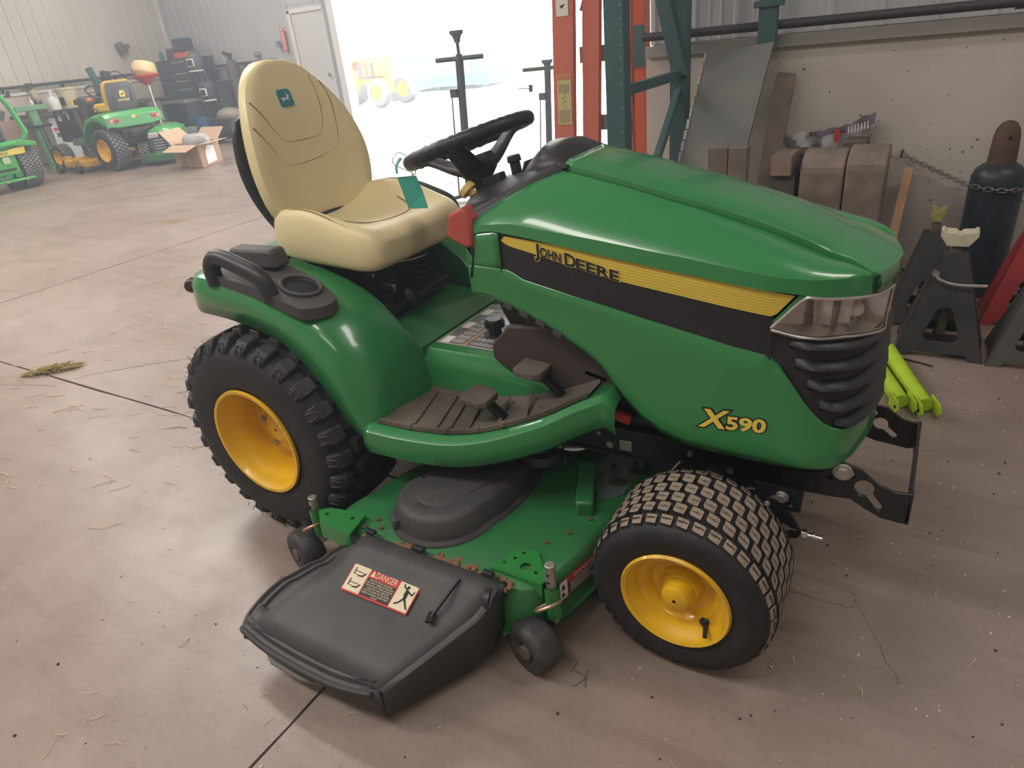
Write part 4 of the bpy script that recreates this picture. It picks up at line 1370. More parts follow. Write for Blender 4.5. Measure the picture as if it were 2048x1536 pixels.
# ------------------------------------------------------------------ mower deck
def deck():
    m = MB()
    # plan outline of the pressed shell, right rear corner first
    out = [(.335, -.60), (.352, -.48), (.375, -.36), (.42, -.27), (.43, -.10), (.43, .10), (.42, .27), (.36, .40), (.34, .56), (.42, .65), (.70, .66), (.95, .62), (1.02, .50), (1.055, .30), (1.06, 0), (1.05, -.25), (1.035, -.42), (1.00, -.56), (.955, -.625), (.80, -.632), (.60, -.632), (.42, -.632)]
    o = smooth_poly([(a, b, 0) for a, b in out], 4, closed=True)
    def lvl(z, ins):
        n = len(o)
        r = []
        cx, cy = .70, 0
        for p in o:
            d = Vector((p.x-cx, p.y-cy, 0))
            k = 1-ins/max(d.length, .1)
            q = Vector((cx, cy, 0))+d*k
            r.append(Vector((q.x, q.y, z)))
        return r
    m.loft([lvl(.075, -.012), lvl(.078, .0), lvl(.17, .004), lvl(.196, .014), lvl(.206, .034), lvl(.207, .12)], cap=False)
    last = lvl(.207, .12)
    m.add(last, [tuple(range(len(last)))])
    dk = m.build('mower_deck', DKGREEN, TR, sm=40)
    # raised centre and hanger strap
    c = MB(); c.box((.70, .04, .225), (.26, .36, .04), top=(.9, .93)); c.box((.935, -.235, .222), (.048, .19, .055), rot_z(.40)); c.build('deck_stiffener', DKGREEN, dk, bevel=.008)
    c = MB(); c.prism([(.93, -.02), (.875, -.12), (.985, -.25), (1.028, -.20), (1.03, -.05), (1.035, .02)], lambda a, b: (a, b, .2072), (0, 0, .0012)); c.build('bare_plate', pm('scuffed_steel', (.30, .36, .34), .35, metal=.6, noise=(18, (.08, .14, .10), .8)), dk, sm=0)
    c = MB()
    for x, y, s in ((1.000, -.155, .013), (.985, -.165, .010), (1.02, -.095, .011), (.955, -.09, .005), (.93, -.14, .006), (1.005, -.05, .005)):
        c.ell((x, y, .212), (s*1.6, s, .006), 8, 5)
    c.build('grass_clumps', pm('dried_clippings', (.05, .035, .022), .95), dk, kind='stuff')
    # belt cover
    b = MB()
    def bp(z, s, r):
        pts = []
        for k in range(44):
            a = 2*pi*k/44
            # teardrop: round towards the chute, drawn out towards the middle
            x, y = .620+(.122+s)*cos(a), -.455+(.122+s)*sin(a)
            if sin(a) > 0: y += .17*sin(a)**1.3
            if sin(a) > 0: x += .09*sin(a)
            pts.append(Vector((x, y, z)))
        return pts
    b.loft([bp(.207, .028, 0), bp(.212, .026, 0), bp(.214, .010, 0), bp(.262, .004, 0), bp(.274, -.006, 0), bp(.279, -.022, 0), bp(.279, -.05, 0), bp(.284, -.055, 0), bp(.286, -.075, 0)], cap=True)
    cv = b.build('belt_cover', GREYP, dk, sm=35)
    b = MB(); b.box((.535, -.555, .226), (.055, .035, .028), rot_z(-.7), top=(.8, .8)); b.build('cover_latch', GREYP, cv, bevel=.004)
    b = MB(); b.ell((.535, -.43, .281), (.008, .006, .002), 10, 5); b.build('cover_hole', BLACKP, cv)
    for x in (.60, .625):
        b = MB(); b.tube([(x+.007*cos(k*pi/7), -.535+.007*sin(k*pi/7), .285) for k in range(14)], .001, 5, closed=True); b.build('mould_mark', GREYP, cv)
    # pulley half hidden below the footrest
    b = MB(); b.lathe([(.0, .03), (.02, .03), (.025, .02), (.05, .02), (.06, .03), (.066, .03), (.066, .0), (.0, 0)], (.775, -.185, .262), (0, 0, 1), 30)
    pl = b.build('idler_pulley', pm('dull_steel', (.16, .16, .17), .4, metal=.7), dk, sm=35)
    b = MB(); b.tube([(.775+.075*cos(k*.25), -.185+.075*sin(k*.25), .275) for k in range(14)]+[(.72, -.05, .275)], .008, 6); b.build('drive_belt', BLACK, pl)
    b = MB(); b.tube(smooth_poly([(.805, -.155, .305), (.835, -.16, .290), (.88, -.145, .29), (.915, -.125, .31)], 6), .012, 8, sq=.5); b.build('shiny_bracket', STEEL, dk)
    # small bolts and rust freckles on the pan
    for x, y in ((.93, -.455), (.965, -.40), (.90, -.52), (.47, -.56), (.50, -.585), (.455, -.60), (.99, -.33)):
        k = MB(); k.cyl((x, y, .207), (x, y, .2105), .007, n=8); k.build('deck_bolt', pm('rusty_bolt', (.11, .07, .05), .7), dk)
    k = MB()
    rg = random.Random(2)
    for _ in range(70):
        t = rg.random()
        x, y = .575+t*.36, -.615-.006*t+rg.uniform(-.010, .022)*(1-abs(t-.5))
        s = rg.uniform(.003, .010)
        k.ell((x, y, .2065), (s*1.4, s*.8, .0025), 6, 4, rot_z(rg.uniform(0, 3)))
    for x, y, s in ((.925, -.575, .018), (.94, -.548, .010)):
        k.ell((x, y, .207), (s, s*.5, .003), 8, 4, rot_z(.9))
    k.build('rust_scale', pm('rust', (.22, .11, .06), .9), dk, kind='stuff')
    # corner brackets with gauge wheels
    for i, (bx, by, wx, wy) in enumerate(((1.010, -.582, .985, -.640), (.270, -.600, .215, -.625))):
        g = MB()
        if i == 0:
            holed_plate(g, [(.856, -.592), (.992, -.592), (.998, -.575), (.93, -.500), (.885, -.512)], [circ2(.930, -.560, .014), circ2(.903, -.520, .005, 8), circ2(.892, -.545, .005, 8), circ2(.876, -.568, .005, 8), circ2(.962, -.568, .005, 8)], lambda a, b: (a, b, .2125), (0, 0, .004))
            g.bar((.853, -.594, .196), (.992, -.594, .196), .004, .038)
            g.cyl((bx, by, .115), (bx, by, .208), .0185, n=18, cap=False)
            g.cyl((bx, by, .208), (bx, by, .115), .0150, n=18, cap=False)
            g.bar((.95, -.615, .12), (.90, -.640, .07), .03, .006)
        else:
            holed_plate(g, [(.300, -.612), (.345, -.652), (.455, -.655), (.438, -.570), (.325, -.590)], [circ2(.335, -.615, .006, 10), circ2(.415, -.600, .006, 10)], lambda a, b: (a, b, .2205), (0, 0, .004))
            g.bar((.345, -.652, .198), (.455, -.655, .198), .004, .045)
            g.cyl((bx, by, .125), (bx, by, .215), .0185, n=18, cap=False)
            g.cyl((bx, by, .215), (bx, by, .125), .0150, n=18, cap=False)
        br = g.build('corner_bracket', pm('bright_green_paint', (.03, .215, .05), .35, coat=.4), dk, sm=35)
        p = MB()
        top = .272 if i == 0 else .252
        p.cyl((bx, by, .10), (bx, by, top), .0125, n=16)
        ps = p.build('height_post', ZINC, dk, bevel=.002)
        for k in range(5):
            q = MB(); q.cyl((bx, by-.0135, .16+.022*k), (bx, by+.0, .16+.022*k), .0035, n=8); q.build('pin_hole', BLACKP, ps)
        cpin = MB()
        cpin.tube(smooth_poly([(bx+.022, by-.004, .172), (bx+.012, by-.03, .176), (bx-.018, by-.042, .160), (bx-.028, by-.03, .150), (bx-.012, by-.012, .155)], 6), .0045, 8)
        cpin.build('hitch_clip', COPPER, dk)
        w = MB()
        R = .066
        w.lathe([(.020, -.028), (.035, -.036), (.055, -.034), (.063, -.026), (R, -.012), (R, .012), (.063, .026), (.055, .034), (.035, .036), (.020, .028)], (wx, wy, R), (.30, 1, 0), 36)
        gw = w.build('gauge_wheel', pm('worn_black_wheel', (.035, .035, .037), .55, noise=(30, (.09, .085, .08), .6)), dk, sm=45)
        q = MB(); q.cyl((wx-.010, wy-.036, R), (wx+.010, wy+.036, R), .019, n=14); q.build('wheel_hub', pm('rust_brown_hub', (.14, .10, .09), .7), gw, bevel=.002)
        q = MB(); q.bar((bx, by, .135), (wx+.015, wy+.05, R+.02), .03, .010); q.build('wheel_fork', BLACKM, gw)
    # caution label on the front skirt
    l = MB()
    def lp(a, b, d=0):  # a along -y .. , b up the skirt
        y = -.555+a
        x = lerp1([(-.625, .955), (-.56, 1.005), (-.42, 1.038), (-.25, 1.054)], y)+.0045+d
        return Vector((x, y, .128+b))
    def rect(a0, b0, a1, b1, mi, d):
        l.grid([[lp(a0+(a1-a0)*i/6, b, d) for i in range(7)] for b in (b0, b1)], mi)
    rect(0, 0, .16, .058, 0, 0); rect(.034, .003, .157, .038, 1, .0006); rect(.003, .003, .031, .055, 2, .0006)
    put_text(l, '\u26a0DANGER' if False else 'DANGER', lambda a, b: lp(.058+a, .041+b, .0012), .075, None, 2)
    for k in range(5):
        rect(.040, .033-.0065*k, .150-.02*(k % 3), .0355-.0065*k, 2, .0012)
    rect(.008, .010, .026, .013, 3, .0012); rect(.008, .030, .026, .033, 3, .0012); rect(.010, .013, .018, .022, 3, .0012); rect(.012, .033, .02, .045, 3, .0012)
    l.build('deck_label', [REDP, pm('label_dark', (.04, .04, .042), .6), WHITEP, BLACKP], dk, sm=0)

    # ---- discharge chute
    zt = lambda y: .206-.28*max(0, -.655-y)
    c = MB()
    # hinge barrel and top panel
    rows = []
    for j, y in enumerate((-.612, -.628, -.650, -.672, -.690, -.72, -.80, -.88, -.935)):
        f = max(0, (-.690-y)/.245)
        x0 = .490-.0*f if y > -.68 else .455-.10*f
        x1 = .895-.125*f
        z = {-.612: .200, -.628: .216, -.650: .222, -.672: .218, -.690: .204}.get(y, zt(y)-.006)
        rows.append([Vector((x0+(x1-x0)*k/10, y, z)) for k in range(11)])
    c.grid(rows)
    ch = c.build('discharge_chute', GREYP, dk, sm=32, solid=.006)
    # front side wall
    c = MB()
    top = [r[-1] for r in rows[1:]]
    bot = [Vector((p.x+.004, p.y, max(.035, p.z-.155+.055*max(0, (-.75-p.y)/.19)))) for p in top]
    mid = [p.lerp(q, .06)+Vector((.012, 0, 0)) for p, q in zip(top, bot)]
    c.grid([top, mid, bot])
    c.grid([[top[-1], bot[-1]], [top[-1]+Vector((-.05, -.012, -.01)), bot[-1]+Vector((-.05, -.012, .035))]])
    c.build('chute_wall', GREYP, ch, sm=40, solid=.005)
    # rear flange with stepped ridge
    edge = [(.478, -.640), (.455, -.652), (.425, -.664), (.402, -.690), (.393, -.715), (.372, -.735), (.352, -.765), (.338, -.785), (.325, -.80), (.312, -.84), (.308, -.885), (.312, -.915), (.326, -.940), (.350, -.955)]
    E = smooth_poly([(a, b, 0) for a, b in edge], 4)
    c = MB()
    rows2 = []
    zf = lambda y: zt(y)-.020
    for k, (ins, dz) in enumerate(((0, -.010), (0, 0), (.008, .002), (.012, -.006), (.026, -.006), (.030, .004), (.036, .004), (.040, -.004), (.085, -.004), (.16, -.004))):
        r = []
        for p in E:
            q = Vector((p.x+ins*.9, p.y+ins*.28*(1 if p.y < -.88 else 0), 0))
            q.x = min(q.x, .50)
            r.append(Vector((q.x, q.y, zf(p.y)+dz)))
        rows2.append(r)
    c.grid(rows2)
    c.build('chute_flange', GREYP, ch, sm=30, solid=.004)
    # outer lip with ridge
    c = MB()
    A0 = Vector((.312, -.915, zf(-.915)))
    pts = [(.33, -.948), (.42, -.962), (.54, -.968), (.66, -.966), (.755, -.950)]
    lip = smooth_poly([(a, b, 0) for a, b in pts], 4)
    rows3 = []
    for dy, dz in ((.0, -.012), (0, 0), (.006, .003), (.012, -.004), (.020, -.004), (.024, .006), (.030, .006), (.036, .001), (.07, .002)):
        rows3.append([Vector((p.x, p.y+dy, zt(p.y+dy)-.012+dz)) for p in lip])
    c.grid(rows3)
    c.build('chute_lip', GREYP, ch, sm=30, solid=.004)
    # lower tongue
    c = MB()
    c.loft([[Vector((x, y, z+t)) for x, y in ((.372, -.90), (.375, -.93), (.43, -.958), (.535, -.960), (.60, -.945), (.605, -.90))] for z, t in ((.050, 0), (.056, 0))])
    c.grid([[Vector((.37, -.90, .053)), Vector((.605, -.90, .053))], [Vector((.36, -.88, .12)), Vector((.61, -.88, .12))]])
    c.build('chute_tongue', pm('grey_rubber', (.21, .20, .19), .7), ch, sm=0)
    # hinge fittings
    for x in (.50, .66, .865):
        c = MB(); c.box((x, -.622, .224), (.030, .018, .010), top=(.9, .7)); c.build('hinge_clip', BLACK, ch, bevel=.002)
    c = MB(); c.tube([(.47, -.622, .198), (.92, -.632, .200)], .008, 10); c.build('hinge_rod', COPPER, ch)
    c = MB(); c.lathe([(.012, 0), (.018, .0), (.022, .012), (.018, .020), (.012, .020)], (.895, -.632, .196), (1, 0, 0), 14); c.build('rod_end', BLACK, ch)
    c = MB(); c.lathe([(.024, 0), (.036, .004), (.036, .018), (.024, .022)], (.88, -.665, .185), (1, .2, 0), 20); c.build('hinge_knuckle', BLACK, ch)
    # spring wire on top
    c = MB()
    a0, a1 = Vector((.815, -.668, .226)), Vector((.792, -.762, zt(-.762)+.004))
    c.bar(a0, a1, .0055, .006); c.box(a1+Vector((0, 0, .001)), (.016, .030, .006), rot_z(.3))
    c.build('spring_hook', BLACKP, ch, sm=0)
    # danger label
    l = MB()
    zl = lambda y: zt(y)-.0015
    Q = [Vector((.512, -.700, 0)), Vector((.722, -.704, 0)), Vector((.728, -.776, 0)), Vector((.523, -.778, 0))]
    def q(a, b, d=0.):   # a 0..1 along x, b 0..1 from outer edge to hinge side
        p = Q[3].lerp(Q[2], a).lerp(Q[0].lerp(Q[1], a), b)
        return Vector((p.x, p.y, zl(p.y)+.0012+d))
    def r(a0, b0, a1, b1, mi, d=.0004): l.add([q(a0, b0, d), q(a1, b0, d), q(a1, b1, d), q(a0, b1, d)], [(0, 1, 2, 3)], mi)
    r(0, 0, 1, 1, 0, 0)
    r(.015, .05, .27, .95, 1); r(.73, .05, .985, .95, 1); r(.285, .06, .715, .66, 2)
    put_text(l, 'DANGER', lambda a, b: q(.375+a, .71+b, .0008), .32, .21, 1)
    l.add([q(.30, .71, .0008), q(.365, .71, .0008), q(.332, .93, .0008)], [(0, 1, 2)], 1)
    lines = ('ROTATING BLADE', 'DO NOT OPERATE MOWER', 'WITHOUT DISCHARGE', 'CHUTE OR GRASS', 'CATCHER IN PLACE', 'KEEP HANDS AND FEET', 'AWAY')
    for k, s in enumerate(lines):
        put_text(l, s, (lambda kk: lambda a, b: q(.5+a, .58-.085*kk+b, .0008))(k), min(.40, .024*len(s)), .055, 1, centre=True)
    # pictograms: blade over foot, thrown figure
    for b0 in (.60, .22):
        r(.06, b0, .075, b0+.22, 3, .0008); r(.06, b0+.10, .20, b0+.125, 3, .0008); r(.06, b0, .13, b0+.02, 3, .0008)
        l.add([q(x, y, .0009) for x, y in ((.13, b0-.04), (.21, b0-.02), (.245, b0+.13), (.225, b0+.13), (.19, b0+.03), (.13, b0+.0))], [tuple(range(6))], 3)
    l.add([q(.86+.022*cos(k*pi/6), .83+.055*sin(k*pi/6), .0009) for k in range(12)], [tuple(range(12))], 3)
    for poly in ([(.85, .76), (.89, .74), (.90, .48), (.86, .45), (.84, .60)], [(.86, .72), (.80, .80), (.785, .90), (.80, .91), (.82, .82), (.87, .76)], [(.89, .73), (.94, .66), (.955, .78), (.97, .77), (.955, .60), (.89, .66)],
                 [(.86, .47), (.82, .30), (.77, .22), (.785, .17), (.84, .27), (.89, .46)], [(.89, .48), (.93, .32), (.975, .16), (.955, .14), (.90, .32), (.865, .44)]):
        l.add([q(x, y, .0009) for x, y in poly], [tuple(range(len(poly)))], 3)
    l.build('danger_label', [REDP, CREAM, pm('label_brown', (.045, .038, .036), .6), BLACKP], ch, sm=0)
deck()

# ------------------------------------------------------------------ tag on the steering wheel
def hang_tag():
    t = thing('hang_tag', 'teal cardboard tag hanging by a wire from the steering wheel rim', 'tag', (.44, -.165, .955))
    m = MB()
    m.loft([[Vector((.402, -.172, 1.032)), Vector((.462, -.168, 1.036)), Vector((.475, -.165, .99)), Vector((.487, -.170, .953)), Vector((.424, -.172, .950)), Vector((.410, -.168, .99))],
            [Vector((.402, -.1705, 1.032)), Vector((.462, -.1665, 1.036)), Vector((.475, -.1635, .99)), Vector((.487, -.1685, .953)), Vector((.424, -.1705, .950)), Vector((.410, -.1665, .99))]])
    m.build('card', TEAL, t, sm=0)
    m = MB()
    m.tube(smooth_poly([(.450, -.169, 1.036), (.455, -.172, 1.045), (.440, -.185, 1.055), (.415, -.195, 1.075), (.425, -.175, 1.095), (.450, -.160, 1.07), (.462, -.166, 1.045), (.452, -.169, 1.036)], 6), .0012, 6)
    m.build('wire', STEEL, t)
    m = MB()
    m.grid([smooth_poly([(.408, -.158, 1.080), (.401, -.172, 1.060), (.410, -.182, 1.042)], 4), smooth_poly([(.420, -.160, 1.078), (.412, -.174, 1.062), (.418, -.184, 1.046)], 4)])
    m.build('paper_strap', TEAL, t, solid=.0008)
hang_tag()
# ------------------------------------------------------------------ by the right-hand wall
WOODG = pm('grey_old_wood', (.17, .135, .115), .8, noise=(9, (.30, .24, .19), .7), bump=(60, .3))
WOODD = pm('dark_oily_wood', (.085, .068, .060), .75, noise=(7, (.17, .14, .12), .6), bump=(60, .3))
WOODL = pm('fresh_wood', (.50, .30, .17), .75, noise=(10, (.34, .20, .12), .6))
RACKG = pm('rack_green', (.045, .12, .125), .45, noise=(12, (.09, .14, .14), .4))
RACKO = pm('rack_orange', (.58, .10, .035), .45)
def right_side():
    # leaning sheet
    t = thing('plywood_sheet', 'large grey plywood sheet with a chipped pale edge, leaning back against the wall', 'plywood', (.52, 2.0, 0))
    d = Vector((-.092, -.568, -1))
    TL, TR_ = Vector((.485, 2.298, 1.14)), Vector((.815, 2.298, 1.165))
    nn = Vector((0, -1, .568)).normalized()*.022
    BL, BR = TL+d*1.14, TR_+d*1.165
    m = MB(); m.loft([[TL, TR_, BR, BL], [TL+nn, TR_+nn, BR+nn, BL+nn]]); m.build('sheet', pm('sheet_grey', (.155, .165, .16), .7, noise=(5, (.22, .22, .20), .6)), t, sm=0)
    m = MB()
    rg = random.Random(4)
    for k in range(22):
        p = TL.lerp(BL, .02+k/23)+nn*.6
        m.box(p+Vector((-.002, 0, 0)), (rg.uniform(.006, .016), .028, .05), rot_x(-.5))
    m.build('chipped_edge', pm('pale_splinter', (.50, .46, .40), .8), t, sm=0, kind='stuff')
    def plank(name, label, base, corners, mat, cat='wood', ext=None, group=None, bevel=.004):
        o = thing(name, label, cat, base, group=group)
        m = MB(); m.loft([corners, [c+Vector(ext) for c in corners]]); m.build('timber', mat, o, sm=0, bevel=bevel)
        return o
    plank('leaning_board', 'weathered grey board leaning on the wall right of the plywood sheet', (.84, 1.98, 0),
          [Vector((.820, 2.37, 1.02)), Vector((.912, 2.37, 1.005)), Vector((.885, 1.90, 0)), Vector((.795, 1.90, 0))], WOODG, 'board', (0, .035, .012))
    for x0, x1, lab in ((.712, .800, 'grey upright plank at the left end of the timber pile'), (.803, .885, 'grey upright plank beside the leaning board, second from left in the pile')):
        o = thing('upright_plank', lab, 'plank', ((x0+x1)/2, 1.60, 0), group='upright planks in the timber pile')
        m = MB(); m.box(((x0+x1)/2, 1.60, .40), (x1-x0, .05, .80)); m.build('timber', WOODG, o, sm=0, bevel=.004)
    o = thing('timber_block', 'dark standing block under the block with the pale sawn end', 'block', (.95, 2.0, 0))
    m = MB(); m.box((.960, 2.05, .30), (.125, .14, .60)); m.build('timber', WOODD, o, sm=0, bevel=.006)
    o = thing('timber_block', 'short block with a pale sawn end lying on a dark standing block', 'block', (.96, 2.0, .60))
    m = MB(); m.box((.958, 2.05, .648), (.095, .20, .095)); m.build('timber', WOODG, o, sm=0, bevel=.005)
    m = MB(); m.box((.958, 1.948, .648), (.090, .004, .088)); m.build('sawn_end', pm('sawn_end_wood', (.30, .225, .165), .8, noise=(14, (.22, .16, .12), .7)), o, sm=0)
    for x0, x1, z, lab in ((1.045, 1.236, .675, 'broad round-shouldered timber standing on end, left one of the pair'), (1.242, 1.408, .688, 'broad round-shouldered timber standing on end, right one of the pair')):
        o = thing('standing_timber', lab, 'timber', ((x0+x1)/2, 2.05, 0), group='pair of round-shouldered timbers')
        m = MB()
        m.prism([(1.95, 0), (2.13, 0), (2.13, z+.03), (2.05, z+.03), (1.985, z), (1.955, z-.035), (1.95, z-.06)], lambda a, b: (x0, a, b), (x1-x0, 0, 0))
        m.build('timber', WOODG, o, sm=0, bevel=.012, seg=3)
    o = thing('dark_crate', 'dark low wooden crate behind the standing timbers', 'crate', (1.04, 2.3, 0))
    m = MB(); m.box((1.055, 2.255, .335), (.27, .17, .67), top=(.97, .97)); m.build('box_body', WOODD, o, sm=0, bevel=.006)
    m = MB()
    pass
    for z in (.15, .34, .53):
        m = MB(); m.box((1.055, 2.163, z), (.27, .015, .13)); m.build('slat', WOODD, o, sm=0)
    o = thing('dark_block', 'square dark block standing between the feed bag and the right timber', 'block', (1.235, 2.26, 0))
    m = MB(); m.box((1.245, 2.25, .36), (.10, .15, .72)); m.build('timber', WOODD, o, sm=0, bevel=.006)
    o = thing('leaning_batten', 'fresh light-coloured slat leaning beside the round-shouldered timbers', 'slat', (1.47, 2.1, 0))
    m = MB(); m.loft([[Vector((1.435, 1.80, 0)), Vector((1.475, 1.80, 0)), Vector((1.50, 2.36, .56)), Vector((1.46, 2.36, .56))], [Vector((1.435, 1.83, 0)), Vector((1.475, 1.83, 0)), Vector((1.50, 2.39, .56)), Vector((1.46, 2.39, .56))]]); m.build('timber', WOODL, o, sm=0, bevel=.003)
    # crumpled feed bag
    o = thing('feed_bag', 'crumpled grey and white printed bag tucked behind the timber pile', 'bag', (1.1, 2.36, 0))
    m = MB()
    rg = random.Random(9)
    rows = []
    for j in range(9):
        r = []
        for i in range(26):
            t = i/25
            x = .86+.44*t
            top = lerp1([(0, .735), (.25, .73), (.5, .745), (.75, .77), (.85, .80), (1, .825)], t)
            z = .62*j/4 if j < 5 else .62+(top-.62)*((j-4)/4)
            r.append(Vector((x, 2.385+.022*sin(t*23+j)+rg.uniform(-.008, .008), z+(rg.uniform(-.008, .008) if 0 < j else 0))))
        rows.append(r)
    m.grid(rows[:8], 0); m.grid([r[8:] for r in rows[7:]], 1); m.grid([r[:9] for r in rows[7:]], 0)
    m.build('bag_sheet', [pm('bag_white', (.50, .49, .50), .6, noise=(9, (.15, .13, .16), .7, 2)), pm('bag_purple', (.16, .12, .16), .6)], o, solid=.004)
    m = MB()
    for k in range(7):
        m.box((1.19+.014*k, 2.355, .745+.004*k), (.006, .003, .035))
    m.box((1.14, 2.352, .72), (.022, .004, .06), mi=1)
    m.build('bag_print', [WHITEP, REDP], o, sm=0)
    # gas cylinder
    o = thing('gas_cylinder', 'dark blue gas cylinder with a rusty brown cap chained to the wall', 'gas cylinder', (1.845, 2.24, 0))
    m = MB(); m.lathe([(.0, 0), (.102, 0), (.107, .012), (.107, .52), (.104, .555), (.092, .585), (.070, .603), (.052, .606), (.0, .606)], (1.845, 2.24, 0), (0, 0, 1), 36)
    m.build('bottle', pm('cylinder_blue', (.018, .030, .042), .4, noise=(9, (.06, .06, .06), .3)), o, sm=40)
    m = MB(); m.lathe([(.056, .600), (.054, .66), (.051, .72), (.045, .752), (.030, .778), (.012, .787), (.0, .788)], (1.845, 2.24, 0), (0, 0, 1), 28)
    cap = m.build('valve_cap', pm('rusty_cap', (.085, .050, .040), .75, noise=(22, (.14, .075, .05), .7)), o, sm=50)
    m = MB(); m.ell((1.855, 2.188, .725), (.006, .004, .010), 10, 6); m.build('cap_hole', BLACKP, cap)
    # chain
    o = thing('wall_chain', 'steel chain hooked to the wall and slung round the gas cylinder', 'chain', (1.44, 2.40, .60))
    pts = smooth_poly([(1.438, 2.405, .618), (1.53, 2.37, .580), (1.63, 2.28, .550), (1.735, 2.165, .525), (1.845, 2.118, .512), (1.96, 2.165, .512), (2.05, 2.26, .52)], 8)
    # resample evenly
    acc = [pts[0]]
    L = 0
    dist = .0265
    for a, b in zip(pts, pts[1:]):
        seg = (b-a).length
        while L+seg >= dist:
            f = (dist-L)/seg
            a = a.lerp(b, f)
            acc.append(a)
            seg = (b-a).length
            L = 0
        L += seg
    for k in range(len(acc)-1):
        a, b = acc[k], acc[k+1]
        t = (b-a).normalized()
        u = t.cross(Vector((0, 0, 1))).normalized()
        w = t.cross(u)
        e = (u*.3+w*.95) if k % 2 == 0 else (u*.95-w*.3)
        c = (a+b)/2
        lk = MB()
        lk.tube([c+t*(.0115*math.copysign(1, cos(q))+.0075*cos(q))+e*.0085*sin(q) for q in [2*pi*(i+.5)/14 for i in range(14)]], .0026, 6, closed=True)
        lk.build('chain_link', pm('dull_chain', (.22, .21, .19), .45, metal=.7), o)
    m = MB(); m.cyl((1.438, 2.455, .628), (1.438, 2.40, .628), .006, n=8); m.tube([(1.438, 2.40, .628), (1.438, 2.392, .618), (1.438, 2.40, .606), (1.438, 2.41, .61)], .005, 8); m.build('wall_hook', pm('old_hook', (.06, .05, .045), .6), o)

    # jack stands
    def stand(name, label, x, y, mat, saddle_mat, H=.40, bw=.285, bd=.25, post=.08, rz=0., handle=True, saddle=.045):
        o = thing(name, label, 'jack stand', (x, y, 0), rz, group='axle jack stands by the wall', local=True)
        tw = .085
        m = MB()
        # four folded legs as a pierced pyramid: front and back plates with a window
        for s in (-1, 1):
            out = [(-bw/2, .0), (-bw/2+.05, 0), (-bw/2+.062, .022), (bw/2-.062, .022), (bw/2-.05, 0), (bw/2, 0), (tw/2, H), (-tw/2, H)]
            win = [(-.062, .085), (-.050, .068), (.050, .068), (.062, .085), (.030, .185), (.016, .20), (-.016, .20), (-.030, .185)]
            holed_plate(m, out, [win], lambda a, b, s=s: (a, s*(bd/2-(bd/2-.035)*b/H), b), (0, -s*.006, 0))
            oute = [(-bd/2, .0), (-bd/2+.045, 0), (-bd/2+.055, .02), (bd/2-.055, .02), (bd/2-.045, 0), (bd/2, 0), (.035, H), (-.035, H)]
            holed_plate(m, oute, [], lambda a, b, s=s: (s*(bw/2-(bw/2-tw/2)*b/H), a, b), (-s*.006, 0, 0))
        m.box((0, 0, H-.01), (tw*.96, .068, .02))
        st = m.build('stand_base', mat, o, sm=0, bevel=.003, seg=1)
        m = MB(); m.box((0, 0, H*.5+post/2), (.036, .030, H+post-.12)); pt = m.build('ratchet_post', pm('worn_post', (.18, .16, .13), .55, metal=.4, noise=(30, (.10, .08, .06), .6)), o, sm=0, bevel=.003)
        m = MB()
        for k in range(7): m.box((-.020, 0, .06+.03*k), (.012, .026, .012))
        m.build('ratchet_tooth', BLACKM, pt, sm=0)
        m = MB()
        zt_ = H+post
        m.prism([(-saddle*.72, -.048), (saddle*.72, -.048), (saddle*1.25, -.010), (saddle*1.25, .012), (saddle*1.05, .014), (saddle*.95, .007), (.012, .005), (0, -.006), (-.012, .005), (-saddle*.95, .007), (-saddle*1.05, .014), (-saddle*1.25, .012), (-saddle*1.25, -.010)], lambda a, b: (a, -.036, zt_+b), (0, .072, 0))
        m.build('saddle', saddle_mat, o, sm=0, bevel=.003)
        if handle:
            m = MB(); m.tube(smooth_poly([(-.055, -.052, H-.07), (-.035, -.085, H-.085), (.02, -.10, H-.095), (.12, -.105, H-.09)], 5), .007, 8); m.cyl((-.055, -.035, H-.068), (-.055, -.064, H-.068), .014, n=12)
            m.build('ratchet_handle', STEEL, o)
        return o
    BLK = pm('stand_black', (.030, .032, .034), .42, noise=(8, (.07, .065, .06), .5))
    stand('jack_stand', 'black jack stand with a chipped cream saddle, nearest to the tractor nose', 1.722, 1.52, BLK, pm('chipped_cream', (.62, .58, .44), .6, noise=(26, (.30, .26, .14), .35)), post=.085, bw=.315, bd=.27, saddle=.050)
    stand('jack_stand', 'black jack stand with a yellow-green post, half hidden behind the cream-saddled one', 1.640, 1.815, pm('stand_black_dull', (.04, .04, .04), .6), pm('olive_saddle', (.34, .32, .10), .6, noise=(30, (.12, .10, .06), .6)), post=.10, handle=False, saddle=.022)
    stand('jack_stand', 'red jack stand with a worn square saddle at the right edge', 2.015, 1.93, pm('stand_red', (.36, .035, .035), .5, noise=(10, (.22, .03, .03), .6)), pm('worn_grey_saddle', (.30, .27, .24), .6), H=.42, bw=.30, post=.085, handle=False, saddle=.03)
    stand('jack_stand', 'dark grey jack stand at the right edge in front of the red one', 2.032, 1.50, pm('stand_grey', (.075, .078, .075), .5, noise=(8, (.12, .11, .10), .5)), pm('dark_saddle', (.05, .05, .05), .5), H=.36, post=.06, handle=False)
    # lime coloured folding legs on the floor
    LIME = pm('lime_paint', (.42, .62, .03), .45, noise=(15, (.30, .45, .03), .5))
